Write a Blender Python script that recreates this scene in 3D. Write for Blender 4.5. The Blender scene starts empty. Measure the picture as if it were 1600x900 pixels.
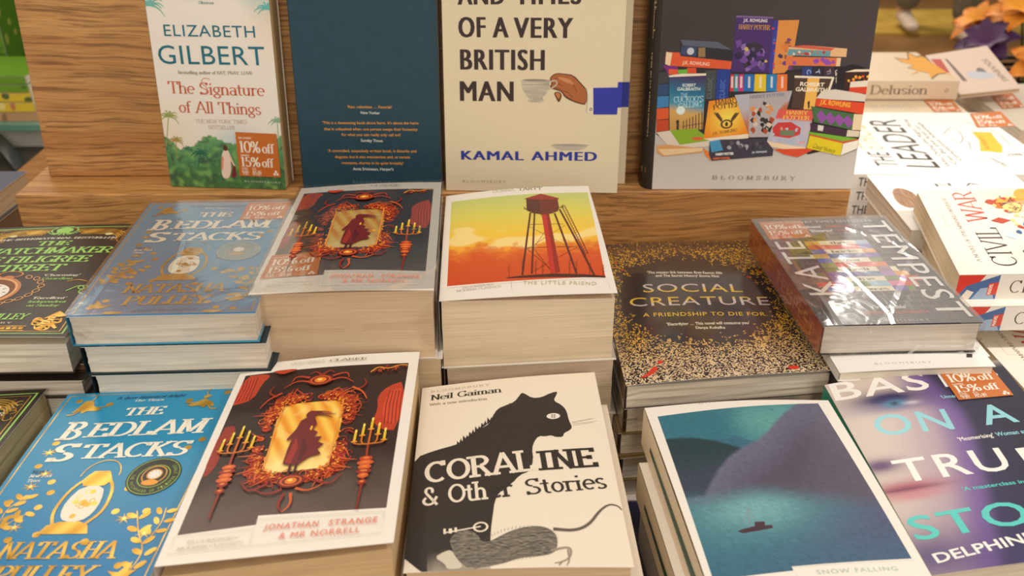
import bpy, bmesh, math, random
from mathutils import Vector, Matrix, noise
from mathutils.geometry import tessellate_polygon
R = math.radians
rnd = random.Random(7)
COL = bpy.context.scene.collection
SC = bpy.context.scene

# ------------------------------------------------------------------ camera, light, exposure
CAMZ = 1.31
FPX = 1500.0
PITCH = math.atan(816 / 1500)
cam = bpy.data.cameras.new('camera')
cam.sensor_width = 36; cam.lens = FPX / 1600 * 36
cam.clip_start = .02
cam.dof.use_dof = True; cam.dof.focus_distance = .71; cam.dof.aperture_fstop = 9.0
co = bpy.data.objects.new('camera', cam); COL.objects.link(co)
co.location = (0, 0, CAMZ); co.rotation_euler = (R(90) - PITCH, 0, 0)
SC.camera = co

w = bpy.data.worlds.new('room_light'); SC.world = w; w.use_nodes = True
wb = w.node_tree.nodes['Background']; wb.inputs[0].default_value = (1.0, .89, .75, 1); wb.inputs[1].default_value = .62

def area(name, loc, target, size, power, col, sy=None):
    l = bpy.data.lights.new(name, 'AREA'); l.energy = power; l.color = col; l.size = size
    if sy: l.shape = 'RECTANGLE'; l.size_y = sy
    o = bpy.data.objects.new(name, l); COL.objects.link(o); o.location = loc
    o.rotation_euler = (Vector(target) - Vector(loc)).to_track_quat('-Z', 'Y').to_euler()
    return o
WARM = (1, .86, .68); NEUT = (1, .95, .88)
area('ceiling_lamp_over_table', (-.5, .1, 2.9), (0, .7, .8), .5, 9.5, WARM)
area('ceiling_lamp_right', (1.5, .3, 2.8), (.6, .75, .8), .3, 14, (1, .97, .94))
sl = bpy.data.lights.new('ceiling_spot_right', 'SPOT'); sl.energy = 105; sl.color = (1, .97, .93); sl.spot_size = R(21); sl.spot_blend = .7; sl.shadow_soft_size = .06
so_ = bpy.data.objects.new('ceiling_spot_right', sl); COL.objects.link(so_); so_.location = (1.3, .25, 2.8)
so_.rotation_euler = (Vector((.60, .84, .9)) - Vector((1.3, .25, 2.8))).to_track_quat('-Z', 'Y').to_euler()
area('ceiling_lamp_back', (1.07, 3.62, 2.85), (.2, .6, .9), .55, 20, NEUT)
area('ceiling_lamp_back_left', (-.55, 3.4, 2.85), (-.2, .6, .9), .5, 16, NEUT)
area('ceiling_lamp_behind_reader', (.3, -1.9, 2.4), (.1, .8, .85), .6, 18, WARM)  # unseen lamp added behind the camera to brighten the books' front faces
area('ceiling_lamp_left', (-1.3, 2.6, 2.8), (-.3, .7, .9), .5, 11, WARM)
area('ceiling_lamp_far', (1.2, 5.0, 2.8), (1.6, 5, 0), .8, 60, WARM)
SC.view_settings.view_transform = 'Standard'
SC.view_settings.look = 'None'
SC.view_settings.gamma = 1
SC.view_settings.use_curve_mapping = False
SC.view_settings.exposure = -0.10

# ------------------------------------------------------------------ photo measurements to places
FW = Vector((0, math.cos(PITCH), -math.sin(PITCH))); UP = Vector((0, math.sin(PITCH), math.cos(PITCH))); RT = Vector((1, 0, 0))
CP = Vector((0, 0, CAMZ))
def ray(x, y): return FW * FPX + RT * (x - 800) + UP * (450 - y)
def at(p, z):
    d = ray(*p); return CP + d * ((z - CAMZ) / d.z)
def at_plane(p, o, n):
    d = ray(*p); return CP + d * ((o - CP).dot(n) / d.dot(n))
def Z(ox, oy, s): return lambda x, y: (ox + x / s, oy + y / s)
ZG = Z(0, 0, 3); ZK = Z(440, 0, 2.857); ZR = Z(960, 0, 2.902); ZLD = Z(1300, 0, 3); ZB = Z(0, 290, 2.571)
ZS = Z(370, 280, 2.623); ZSC = Z(930, 280, 2.5); ZT = Z(1150, 260, 2.369); ZL = Z(0, 580, 2.813); ZS2 = Z(230, 540, 2.5)
ZC = Z(600, 560, 2.647); ZV = Z(960, 560, 2.5); ZV2 = Z(1290, 560, 4.5); ZH1 = Z(1000, 100, 5.295); ZH2 = Z(1160, 20, 3.6)
ZW = Z(0, 330, 4.286); ZCW = Z(1400, 280, 2.5); ZCW2 = Z(1380, 330, 3.914); ZKT = Z(1160, 330, 4.287); ZBG = Z(1370, 0, 6.92)
ID = lambda x, y: (x, y)

def lin(c):
    c = c / 255.0
    return c / 12.92 if c <= .04045 else ((c + .055) / 1.055) ** 2.4
def rgb(r, g=None, b=None):
    if g is None and isinstance(r, tuple): r, g, b = r
    return (lin(r), lin(g), lin(b))
def mix(a, b, t):
    t = max(0, min(1, t)); return tuple(a[i] * (1 - t) + b[i] * t for i in range(3))
def sst(a, b, x):
    t = max(0, min(1, (x - a) / (b - a))); return t * t * (3 - 2 * t)
def ramp(stops, t):
    for (t0, c0), (t1, c1) in zip(stops, stops[1:]):
        if t <= t1: return mix(c0, c1, (t - t0) / (t1 - t0))
    return stops[-1][1]
def nz(x, y, s=1.0, z=0.0): return noise.noise(Vector((x * s, y * s, z)))

# ------------------------------------------------------------------ materials
MATS = {}
def nodemat(key):
    m = bpy.data.materials.new(key); m.use_nodes = True; MATS[key] = m
    nt = m.node_tree; return m, nt, nt.nodes['Principled BSDF']
def print_mat(rough=.35, metal=0.0, coat=0.0):
    key = 'printed_card_%g_%g_%g' % (rough, metal, coat)
    if key in MATS: return MATS[key]
    m, nt, b = nodemat(key)
    a = nt.nodes.new('ShaderNodeAttribute'); a.attribute_name = 'ink'
    nt.links.new(a.outputs['Color'], b.inputs['Base Color'])
    b.inputs['Roughness'].default_value = rough; b.inputs['Metallic'].default_value = metal
    b.inputs['Coat Weight'].default_value = coat; b.inputs['Coat Roughness'].default_value = .12
    tc = nt.nodes.new('ShaderNodeTexCoord'); n = nt.nodes.new('ShaderNodeTexNoise'); n.inputs['Scale'].default_value = 14
    n.inputs['Detail'].default_value = 3
    bp = nt.nodes.new('ShaderNodeBump'); bp.inputs['Strength'].default_value = .25; bp.inputs['Distance'].default_value = .004
    nt.links.new(tc.outputs['Object'], n.inputs['Vector']); nt.links.new(n.outputs['Fac'], bp.inputs['Height'])
    nt.links.new(bp.outputs['Normal'], b.inputs['Normal']); nt.links.new(bp.outputs['Normal'], b.inputs['Coat Normal'])
    return m
def page_mat(axis='z', tone=(236, 222, 200)):
    key = 'page_edges_%s_%d_%d_%d' % ((axis,) + tone)
    if key in MATS: return MATS[key]
    m, nt, b = nodemat(key)
    tc = nt.nodes.new('ShaderNodeTexCoord'); mp = nt.nodes.new('ShaderNodeMapping')
    s = [6, 6, 6]; s['xyz'.index(axis)] = 1100
    if axis == 'y': s = [1100, 1100, 6]
    mp.inputs['Scale'].default_value = s
    n = nt.nodes.new('ShaderNodeTexNoise'); n.inputs['Scale'].default_value = 1.6; n.inputs['Detail'].default_value = 6
    n2 = nt.nodes.new('ShaderNodeTexNoise'); n2.inputs['Scale'].default_value = 22
    cr = nt.nodes.new('ShaderNodeValToRGB')
    c0 = rgb(*[int(t * .91) for t in tone]); c1 = rgb(*tone)
    cr.color_ramp.elements[0].position = .3; cr.color_ramp.elements[1].position = .6
    cr.color_ramp.elements[0].color = (*c0, 1); cr.color_ramp.elements[1].color = (*c1, 1)
    mx = nt.nodes.new('ShaderNodeMix'); mx.data_type = 'RGBA'; mx.blend_type = 'MULTIPLY'
    mr = nt.nodes.new('ShaderNodeMapRange'); mr.inputs[1].default_value = .35; mr.inputs[2].default_value = .65
    mr.inputs[3].default_value = .95; mr.inputs[4].default_value = 1.0
    L = nt.links.new
    L(tc.outputs['Object'], mp.inputs['Vector']); L(mp.outputs[0], n.inputs['Vector']); L(tc.outputs['Object'], n2.inputs['Vector'])
    L(n.outputs['Fac'], cr.inputs['Fac']); L(n2.outputs['Fac'], mr.inputs[0])
    mx.inputs[0].default_value = 1.0
    L(cr.outputs['Color'], mx.inputs[6]); L(mr.outputs[0], mx.inputs[7]); L(mx.outputs[2], b.inputs['Base Color'])
    bp = nt.nodes.new('ShaderNodeBump'); bp.inputs['Strength'].default_value = .12; bp.inputs['Distance'].default_value = .0003
    L(n.outputs['Fac'], bp.inputs['Height']); L(bp.outputs[0], b.inputs['Normal'])
    b.inputs['Roughness'].default_value = .8
    return m
def wood_mat(key, c0, c1, c2, rough=.35):
    """straight-grained oak: fine broken dark pores over soft tonal bands"""
    m, nt, b = nodemat(key)
    L = nt.links.new; N = nt.nodes.new
    tc = N('ShaderNodeTexCoord')
    nd = N('ShaderNodeTexNoise'); nd.inputs['Scale'].default_value = 5.5; nd.inputs['Detail'].default_value = 2
    ad = N('ShaderNodeVectorMath'); ad.operation = 'MULTIPLY_ADD'; ad.inputs[1].default_value = (0, .028, .028)
    L(tc.outputs['Object'], nd.inputs['Vector']); L(nd.outputs['Color'], ad.inputs[0]); L(tc.outputs['Object'], ad.inputs[2])
    def streak(sx, sz, det, rgh):
        mp = N('ShaderNodeMapping'); mp.inputs['Scale'].default_value = (sx, sz, sz)
        n = N('ShaderNodeTexNoise'); n.inputs['Scale'].default_value = 1; n.inputs['Detail'].default_value = det; n.inputs['Roughness'].default_value = rgh
        L(ad.outputs[0], mp.inputs['Vector']); L(mp.outputs[0], n.inputs['Vector']); return n
    g1 = streak(9, 430, 4, .62); g2 = streak(2.2, 55, 3, .5); g3 = streak(30, 900, 2, .5)
    cr = N('ShaderNodeValToRGB'); e = cr.color_ramp.elements
    e[0].position = .34; e[0].color = (*c1, 1); e[1].position = .62; e[1].color = (*c2, 1)
    L(g2.outputs['Fac'], cr.inputs['Fac'])
    mr = N('ShaderNodeMapRange'); mr.inputs[1].default_value = .37; mr.inputs[2].default_value = .52; mr.inputs[3].default_value = 1; mr.inputs[4].default_value = 0
    L(g1.outputs['Fac'], mr.inputs[0])
    mx = N('ShaderNodeMix'); mx.data_type = 'RGBA'; mx.inputs[7].default_value = (*c0, 1)
    mf = N('ShaderNodeMath'); mf.operation = 'MULTIPLY'; mf.inputs[1].default_value = .66
    L(mr.outputs[0], mf.inputs[0]); L(mf.outputs[0], mx.inputs[0]); L(cr.outputs['Color'], mx.inputs[6])
    m3 = N('ShaderNodeMapRange'); m3.inputs[1].default_value = .35; m3.inputs[2].default_value = .6; m3.inputs[3].default_value = .86; m3.inputs[4].default_value = 1.03
    L(g3.outputs['Fac'], m3.inputs[0])
    mm = N('ShaderNodeMix'); mm.data_type = 'RGBA'; mm.blend_type = 'MULTIPLY'; mm.inputs[0].default_value = 1
    L(mx.outputs[2], mm.inputs[6]); L(m3.outputs[0], mm.inputs[7]); L(mm.outputs[2], b.inputs['Base Color'])
    bp = N('ShaderNodeBump'); bp.inputs['Strength'].default_value = .3; bp.inputs['Distance'].default_value = .0006
    L(g1.outputs['Fac'], bp.inputs['Height']); L(bp.outputs[0], b.inputs['Normal'])
    b.inputs['Roughness'].default_value = rough
    return m
def noise_mat(key, c0, c1, scale=5, rough=.6, bump=0.0, detail=4):
    if key in MATS: return MATS[key]
    m, nt, b = nodemat(key); L = nt.links.new
    tc = nt.nodes.new('ShaderNodeTexCoord'); n = nt.nodes.new('ShaderNodeTexNoise'); n.inputs['Scale'].default_value = scale
    n.inputs['Detail'].default_value = detail
    cr = nt.nodes.new('ShaderNodeValToRGB'); cr.color_ramp.elements[0].position = .35; cr.color_ramp.elements[1].position = .65
    cr.color_ramp.elements[0].color = (*c0, 1); cr.color_ramp.elements[1].color = (*c1, 1)
    L(tc.outputs['Object'], n.inputs['Vector']); L(n.outputs['Fac'], cr.inputs['Fac']); L(cr.outputs['Color'], b.inputs['Base Color'])
    b.inputs['Roughness'].default_value = rough
    if bump:
        bp = nt.nodes.new('ShaderNodeBump'); bp.inputs['Distance'].default_value = bump
        L(n.outputs['Fac'], bp.inputs['Height']); L(bp.outputs[0], b.inputs['Normal'])
    return m
def film_mat():
    if 'clear_film' in MATS: return MATS['clear_film']
    m, nt, b = nodemat('clear_film'); L = nt.links.new
    nt.nodes.remove(b); out = nt.nodes['Material Output']
    tr = nt.nodes.new('ShaderNodeBsdfTransparent'); tr.inputs[0].default_value = (.97, .96, .95, 1)
    gl = nt.nodes.new('ShaderNodeBsdfGlossy'); gl.inputs['Roughness'].default_value = .15
    fr = nt.nodes.new('ShaderNodeFresnel'); fr.inputs[0].default_value = 1.42
    mul = nt.nodes.new('ShaderNodeMath'); mul.operation = 'MULTIPLY'; mul.inputs[1].default_value = .45
    ms = nt.nodes.new('ShaderNodeMixShader')
    tc = nt.nodes.new('ShaderNodeTexCoord'); n = nt.nodes.new('ShaderNodeTexNoise'); n.inputs['Scale'].default_value = 26
    n.inputs['Detail'].default_value = 2; n.inputs['Distortion'].default_value = 1.5
    v = nt.nodes.new('ShaderNodeTexVoronoi'); v.feature = 'DISTANCE_TO_EDGE'; v.inputs['Scale'].default_value = 17
    mp = nt.nodes.new('ShaderNodeMapping'); mp.inputs['Scale'].default_value = (1, .5, 2.2); mp.inputs['Rotation'].default_value = (0, .5, .4)
    vr = nt.nodes.new('ShaderNodeMapRange'); vr.inputs[1].default_value = 0; vr.inputs[2].default_value = .06; vr.inputs[3].default_value = .35; vr.inputs[4].default_value = 0
    ad = nt.nodes.new('ShaderNodeMath'); ad.operation = 'ADD'
    bp = nt.nodes.new('ShaderNodeBump'); bp.inputs['Distance'].default_value = .0016; bp.inputs['Strength'].default_value = .45
    L(tc.outputs['Object'], n.inputs['Vector']); L(tc.outputs['Object'], mp.inputs['Vector']); L(mp.outputs[0], v.inputs['Vector'])
    L(v.outputs['Distance'], vr.inputs[0]); L(vr.outputs[0], ad.inputs[0]); L(n.outputs['Fac'], ad.inputs[1]); L(ad.outputs[0], bp.inputs['Height'])
    L(bp.outputs[0], gl.inputs['Normal']); L(bp.outputs[0], fr.inputs['Normal'])
    L(fr.outputs[0], mul.inputs[0]); L(mul.outputs[0], ms.inputs[0]); L(tr.outputs[0], ms.inputs[1]); L(gl.outputs[0], ms.inputs[2])
    L(ms.outputs[0], out.inputs['Surface'])
    return m

# ------------------------------------------------------------------ object helpers
def empty(name, loc, label, cat, group=None):
    o = bpy.data.objects.new(name, None); COL.objects.link(o); o.location = loc; o.empty_display_size = .02
    o['label'] = label; o['category'] = cat
    if group: o['group'] = group
    return o
def meshobj(name, verts, faces, mats, parent=None, cols=None, midx=None, smooth=False, label=None):
    org = Vector(parent['_o']) if parent is not None and '_o' in parent else Vector((0, 0, 0))
    me = bpy.data.meshes.new(name)
    me.from_pydata([tuple(Vector(v) - org) for v in verts], [], faces)
    if cols is not None:
        a = me.color_attributes.new('ink', 'FLOAT_COLOR', 'POINT')
        buf = []
        for c in cols: buf.extend((c[0], c[1], c[2], 1.0))
        a.data.foreach_set('color', buf)
    for m in (mats if isinstance(mats, list) else [mats]): me.materials.append(m)
    if midx is not None: me.polygons.foreach_set('material_index', midx)
    if smooth: me.polygons.foreach_set('use_smooth', [True] * len(me.polygons))
    me.update()
    o = bpy.data.objects.new(name, me); COL.objects.link(o)
    if parent is not None: o.parent = parent
    if label: o['label'] = label
    return o
def centre_mesh(o):
    """put the origin of a lone mesh at its base centre"""
    me = o.data; xs = [v.co for v in me.vertices]
    c = Vector(((min(v.x for v in xs) + max(v.x for v in xs)) / 2, (min(v.y for v in xs) + max(v.y for v in xs)) / 2, min(v.z for v in xs)))
    me.transform(Matrix.Translation(-c)); o.location = o.location + c
    return o
def tag(o, label, cat, group=None):
    o['label'] = label; o['category'] = cat
    if group: o['group'] = group
    return o
def struct(o): o['kind'] = 'structure'; return o
def box_vf(x0, x1, y0, y1, z0, z1):
    v = [(x, y, z) for z in (z0, z1) for y in (y0, y1) for x in (x0, x1)]
    f = [(0, 2, 3, 1), (4, 5, 7, 6), (0, 1, 5, 4), (2, 6, 7, 3), (0, 4, 6, 2), (1, 3, 7, 5)]
    return v, f
def bevel(o, w=.002, seg=2):
    m = o.modifiers.new('bevel', 'BEVEL'); m.width = w; m.segments = seg; m.limit_method = 'ANGLE'; return o

# ------------------------------------------------------------------ serif lettering made of strokes
GL = {}
def _g(s):
    for line in s.strip().split('\n'):
        k, adv, st = line.strip().split('|', 2)
        GL[k.strip()] = (float(adv), st)
_g('''A|.84|L.04,0,.42,1;L.42,1,.8,0;L.17,.33,.67,.33;S.04,0;S.8,0
B|.74|L.12,0,.12,1;L.12,1,.36,1;A.36,.76,.24,.24,90,-90;L.12,.52,.36,.52;A.38,.26,.27,.26,90,-90;L.12,0,.38,0;S.08,0;S.08,1
C|.78|A.42,.5,.36,.5,48,312;L.68,.76,.68,1
D|.82|L.12,0,.12,1;L.12,1,.36,1;A.36,.5,.38,.5,90,-90;L.12,0,.36,0;S.08,0;S.08,1
E|.7|L.12,0,.12,1;L.12,1,.58,1;L.12,.52,.46,.52;L.12,0,.62,0;L.58,1,.58,.78;L.62,0,.62,.24;S.08,0;S.08,1;L.46,.42,.46,.62
F|.66|L.12,0,.12,1;L.12,1,.58,1;L.12,.52,.46,.52;L.58,1,.58,.78;S.12,0;S.08,1;L.46,.42,.46,.62
G|.84|A.42,.5,.36,.5,48,325;L.68,.76,.68,1;L.72,.42,.72,.05;S.7,.44
H|.8|L.14,0,.14,1;L.66,0,.66,1;L.14,.52,.66,.52;S.14,0;S.14,1;S.66,0;S.66,1
I|.4|L.2,0,.2,1;S.2,0;S.2,1
J|.56|L.4,1,.4,.24;A.22,.24,.18,.24,0,-170;S.4,1
K|.78|L.14,0,.14,1;L.66,1,.14,.42;L.3,.58,.7,0;S.14,0;S.14,1;S.66,1;S.7,0
L|.66|L.14,0,.14,1;L.14,0,.6,0;L.6,0,.6,.26;S.14,1;S.1,0
M|.92|L.12,0,.12,1;L.12,1,.46,.12;L.46,.12,.8,1;L.8,0,.8,1;S.12,0;S.12,1;S.8,0;S.8,1
N|.8|L.14,0,.14,1;L.14,1,.66,0;L.66,0,.66,1;S.14,0;S.1,1;S.66,1
O|.84|A.42,.5,.36,.5,0,360
P|.7|L.12,0,.12,1;L.12,1,.36,1;A.36,.73,.26,.27,90,-90;L.12,.46,.36,.46;S.12,0;S.08,1
Q|.84|A.42,.5,.36,.5,0,360;L.45,.25,.78,-.12
R|.78|L.12,0,.12,1;L.12,1,.36,1;A.36,.74,.26,.26,90,-90;L.12,.48,.38,.48;L.38,.48,.7,0;S.12,0;S.08,1;S.7,0
S|.7|A.35,.75,.25,.25,25,270;A.35,.25,.27,.25,90,-155;L.58,.78,.58,1;L.1,0,.1,.22
T|.76|L.38,0,.38,1;L.04,1,.72,1;L.04,1,.04,.76;L.72,1,.72,.76;S.38,0
U|.8|L.12,1,.12,.3;A.39,.3,.27,.3,180,360;L.66,.3,.66,1;S.12,1;S.66,1
V|.8|L.04,1,.4,0;L.4,0,.76,1;S.06,1;S.74,1
W|1.04|L.04,1,.28,0;L.28,0,.52,.95;L.52,.95,.76,0;L.76,0,1,1;S.06,1;S.98,1
X|.8|L.08,0,.7,1;L.08,1,.72,0;S.08,0;S.72,0;S.08,1;S.7,1
Y|.78|L.06,1,.38,.46;L.72,1,.38,.46;L.38,.46,.38,0;S.06,1;S.72,1;S.38,0
Z|.7|L.06,1,.62,1;L.62,1,.06,0;L.06,0,.64,0;L.06,1,.06,.8;L.64,0,.64,.2
a|.58|A.26,.46,.2,.19,155,0;L.46,.46,.46,0;A.27,.19,.19,.19,0,360;S.5,0
b|.6|L.12,0,.12,1;A.33,.33,.21,.33,0,360;S.08,1
c|.54|A.31,.33,.23,.33,48,312
d|.62|L.5,0,.5,1;A.29,.33,.21,.33,0,360;S.46,1;S.54,0
e|.56|A.3,.33,.23,.33,0,312;L.08,.36,.52,.36
f|.4|L.17,0,.17,.78;A.34,.78,.17,.22,180,50;L.02,.62,.36,.62;S.17,0
g|.56|A.27,.42,.19,.24,0,360;L.14,.22,.4,.06;A.28,-.1,.22,.17,0,360;L.44,.62,.54,.64
h|.64|L.13,0,.13,1;A.32,.42,.19,.24,180,0;L.51,.42,.51,0;S.13,0;S.51,0;S.09,1
i|.3|L.15,0,.15,.62;L.15,.82,.15,.94;S.15,0;S.11,.62
j|.3|L.17,-.1,.17,.62;A.07,-.1,.1,.14,0,-120;L.17,.82,.17,.94;S.13,.62
k|.6|L.13,0,.13,1;L.48,.64,.13,.26;L.26,.38,.52,0;S.13,0;S.52,0;S.09,1;S.48,.64
l|.3|L.15,0,.15,1;S.15,0;S.11,1
m|.94|L.13,0,.13,.64;A.3,.44,.17,.22,180,0;L.47,.44,.47,0;A.64,.44,.17,.22,180,0;L.81,.44,.81,0;S.13,0;S.47,0;S.81,0;S.09,.64
n|.64|L.13,0,.13,.64;A.32,.42,.19,.24,180,0;L.51,.42,.51,0;S.13,0;S.51,0;S.09,.64
o|.58|A.29,.33,.22,.33,0,360
p|.6|L.12,-.3,.12,.64;A.33,.33,.21,.33,0,360;S.12,-.3;S.08,.64
q|.6|L.5,-.3,.5,.64;A.29,.33,.21,.33,0,360;S.5,-.3
r|.44|L.13,0,.13,.64;A.32,.42,.19,.22,180,45;S.13,0;S.09,.64
s|.48|A.24,.49,.16,.17,25,270;A.24,.16,.18,.16,90,-155
t|.38|L.17,.2,.17,.86;A.3,.2,.13,.2,180,300;L.02,.62,.34,.62
u|.64|L.13,.64,.13,.24;A.31,.24,.18,.24,180,360;L.49,0,.49,.64;S.09,.64;S.45,.64
v|.56|L.04,.64,.28,0;L.28,0,.52,.64;S.06,.64;S.5,.64
w|.8|L.04,.64,.22,0;L.22,0,.4,.6;L.4,.6,.58,0;L.58,0,.76,.64;S.06,.64;S.74,.64
x|.58|L.08,0,.5,.64;L.08,.64,.52,0;S.08,0;S.52,0;S.08,.64;S.5,.64
y|.56|L.04,.64,.28,0;L.52,.64,.2,-.28;S.06,.64;S.5,.64
z|.52|L.08,.64,.46,.64;L.46,.64,.08,0;L.08,0,.48,0
0|.72|A.36,.5,.28,.5,0,360
1|.46|L.24,0,.24,1;L.24,1,.08,.86;S.24,0
2|.66|A.32,.72,.24,.28,160,-30;L.53,.58,.08,0;L.08,0,.58,0;L.58,0,.58,.16
5|.66|L.14,.55,.18,1;L.18,1,.54,1;A.3,.32,.26,.32,130,-150
8|.66|A.33,.75,.2,.25,0,360;A.33,.26,.25,.26,0,360
9|.66|A.32,.68,.24,.32,0,360;A.3,.5,.26,.5,5,-110
%|.9|A.2,.75,.15,.25,0,360;A.7,.25,.15,.25,0,360;L.18,0,.74,1
&|.86|A.34,.78,.17,.22,-40,220;L.2,.66,.72,0;A.32,.25,.26,.25,120,330;L.54,.16,.72,.45
.|.26|L.12,0,.12,.07
,|.26|L.14,.06,.08,-.14
!|.3|L.15,.3,.15,1;L.15,0,.15,.08
-|.4|L.06,.36,.34,.36''')
_gc = {}
def serif_text(s, wv, wh, ser, track):
    """strokes of a word: list of closed quads; cap height 1"""
    key = (s, wv, wh, ser, track)
    if key in _gc: return _gc[key]
    V = []; F = []; x = 0
    def seg(pts):
        n = len(pts)
        L = []; Rr = []
        for i, p in enumerate(pts):
            a = pts[max(0, i - 1)]; b = pts[min(n - 1, i + 1)]
            dx, dy = b[0] - a[0], b[1] - a[1]; l = math.hypot(dx, dy) or 1
            dx /= l; dy /= l
            wd = (wv * abs(dy) + wh * abs(dx)) / (abs(dx) + abs(dy)) / 2
            L.append((p[0] - dy * wd, p[1] + dx * wd)); Rr.append((p[0] + dy * wd, p[1] - dx * wd))
        k = len(V); V.extend(L + Rr)
        for i in range(n - 1): F.append((k + n + i, k + n + i + 1, k + i + 1, k + i))
    for ch in s:
        if ch == ' ': x += .38 + track; continue
        if ch in "'‘’": 
            seg([(x + .1, .98), (x + .08, .74)]); x += .22 + track; continue
        if ch not in GL: x += .4; continue
        adv, st = GL[ch]
        for t in st.split(';'):
            a = [float(q) for q in t[1:].split(',')]
            if t[0] == 'L':
                x0, y0, x1, y1 = a
                hw = wh / 2
                if y0 == y1: # keep bars inside cap height
                    yy = y0 - hw if y0 >= .99 else (y0 + hw if y0 == 0 else y0)
                    seg([(x + x0 - (wv / 2 if x0 < x1 else 0), yy), (x + x1, yy)])
                else: seg([(x + x0, y0), (x + x1, y1)])
            elif t[0] == 'A':
                cx, cy, rx, ry, a0, a1 = a
                n = max(6, int(abs(a1 - a0) / 15)); ry2 = ry - wh / 2 if ry > .2 else ry - wh / 3
                seg([(x + cx + rx * math.cos(R(a0 + (a1 - a0) * i / n)), cy + ry2 * math.sin(R(a0 + (a1 - a0) * i / n))) for i in range(n + 1)])
            elif t[0] == 'S' and ser > 0:
                cx, cy = a; h = ser * .32 + wv * .2; th = wh * .9
                yy = cy + th / 2 if cy < .3 else cy - th / 2
                sl = wv / 2 + ser
                seg([(x + cx - sl, yy), (x + cx + sl, yy)])
        x += adv + track
    mn = min(v[0] for v in V); mxx = max(v[0] for v in V)
    r = ([(v[0] - mn, v[1]) for v in V], F, mxx - mn)
    _gc[key] = r
    return r
_tc = {}
def sans_text(s, bold, track):
    key = (s, bold, track)
    if key in _tc: return _tc[key]
    c = bpy.data.curves.new('lettering', 'FONT'); c.body = s; c.size = 1; c.offset = bold; c.space_character = 1 + track; c.resolution_u = 3
    o = bpy.data.objects.new('lettering', c); COL.objects.link(o)
    dg = bpy.context.evaluated_depsgraph_get(); ev = o.evaluated_get(dg); me = ev.to_mesh()
    v = [(p.co.x, p.co.y) for p in me.vertices]; f = [tuple(p.vertices) for p in me.polygons]
    ev.to_mesh_clear(); bpy.data.objects.remove(o); bpy.data.curves.remove(c)
    CAP = .729
    mn = min(p[0] for p in v); mx = max(p[0] for p in v)
    v = [((p[0] - mn) / CAP, p[1] / CAP) for p in v]
    r = (v, f, (mx - mn) / CAP); _tc[key] = r
    return r

# ------------------------------------------------------------------ printed surfaces
class Surf:
    """a printed sheet: four world corners (top-left, top-right, bottom-right, bottom-left), a size in millimetres, an optional bend"""
    def __init__(s, c, W, H, n=None, bend=None):
        s.c = [Vector(p) for p in c]; s.W = W; s.H = H; s.bend = bend
        s.n = n or ((s.c[3] - s.c[0]).cross(s.c[1] - s.c[0])).normalized()
    def map(s, x, y, h=0):
        u = x / s.W; v = y / s.H
        p = s.c[0] * ((1 - u) * (1 - v)) + s.c[1] * (u * (1 - v)) + s.c[2] * (u * v) + s.c[3] * ((1 - u) * v)
        if s.bend: h += s.bend(u, v)
        return p + s.n * h
    def px(s, p):
        P = at_plane(p, s.c[0], s.n); u = v = .5
        c = s.c
        for _ in range(8):
            S = c[0] * ((1 - u) * (1 - v)) + c[1] * (u * (1 - v)) + c[2] * (u * v) + c[3] * ((1 - u) * v)
            du = (c[1] - c[0]) * (1 - v) + (c[2] - c[3]) * v; dv = (c[3] - c[0]) * (1 - u) + (c[2] - c[1]) * u
            d = P - S; a = du.dot(du); b = du.dot(dv); e = dv.dot(dv); f = d.dot(du); g = d.dot(dv); D = a * e - b * b
            u += (f * e - g * b) / D; v += (g * a - f * b) / D
        return (u * s.W, v * s.H)

def refine_mesh(pts, faces, L):
    """split long edges so that ink follows a bent sheet"""
    P = [tuple(p) for p in pts]; T = []
    for f in faces:
        for i in range(1, len(f) - 1): T.append((f[0], f[i], f[i + 1]))
    for _ in range(9):
        E = {}; N = []; any_ = False
        def mid(a, b):
            if math.dist(P[a], P[b]) <= L: return -1
            k = (a, b) if a < b else (b, a)
            if k not in E: E[k] = len(P); P.append(((P[a][0] + P[b][0]) / 2, (P[a][1] + P[b][1]) / 2))
            return E[k]
        for t in T:
            a, b, c = t; ab, bc, ca = mid(a, b), mid(b, c), mid(c, a)
            m = (ab >= 0) + (bc >= 0) + (ca >= 0)
            if m == 0: N.append(t); continue
            any_ = True
            if m == 3: N += [(a, ab, ca), (ab, b, bc), (ca, bc, c), (ab, bc, ca)]
            else:
                while not (ab >= 0 and (m == 1 or bc >= 0)): a, b, c = b, c, a; ab, bc, ca = bc, ca, ab
                if m == 1: N += [(a, ab, c), (ab, b, c)]
                else: N += [(ab, b, bc), (a, ab, bc), (a, bc, c)]
        T = N
        if not any_: break
    return P, T

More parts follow.
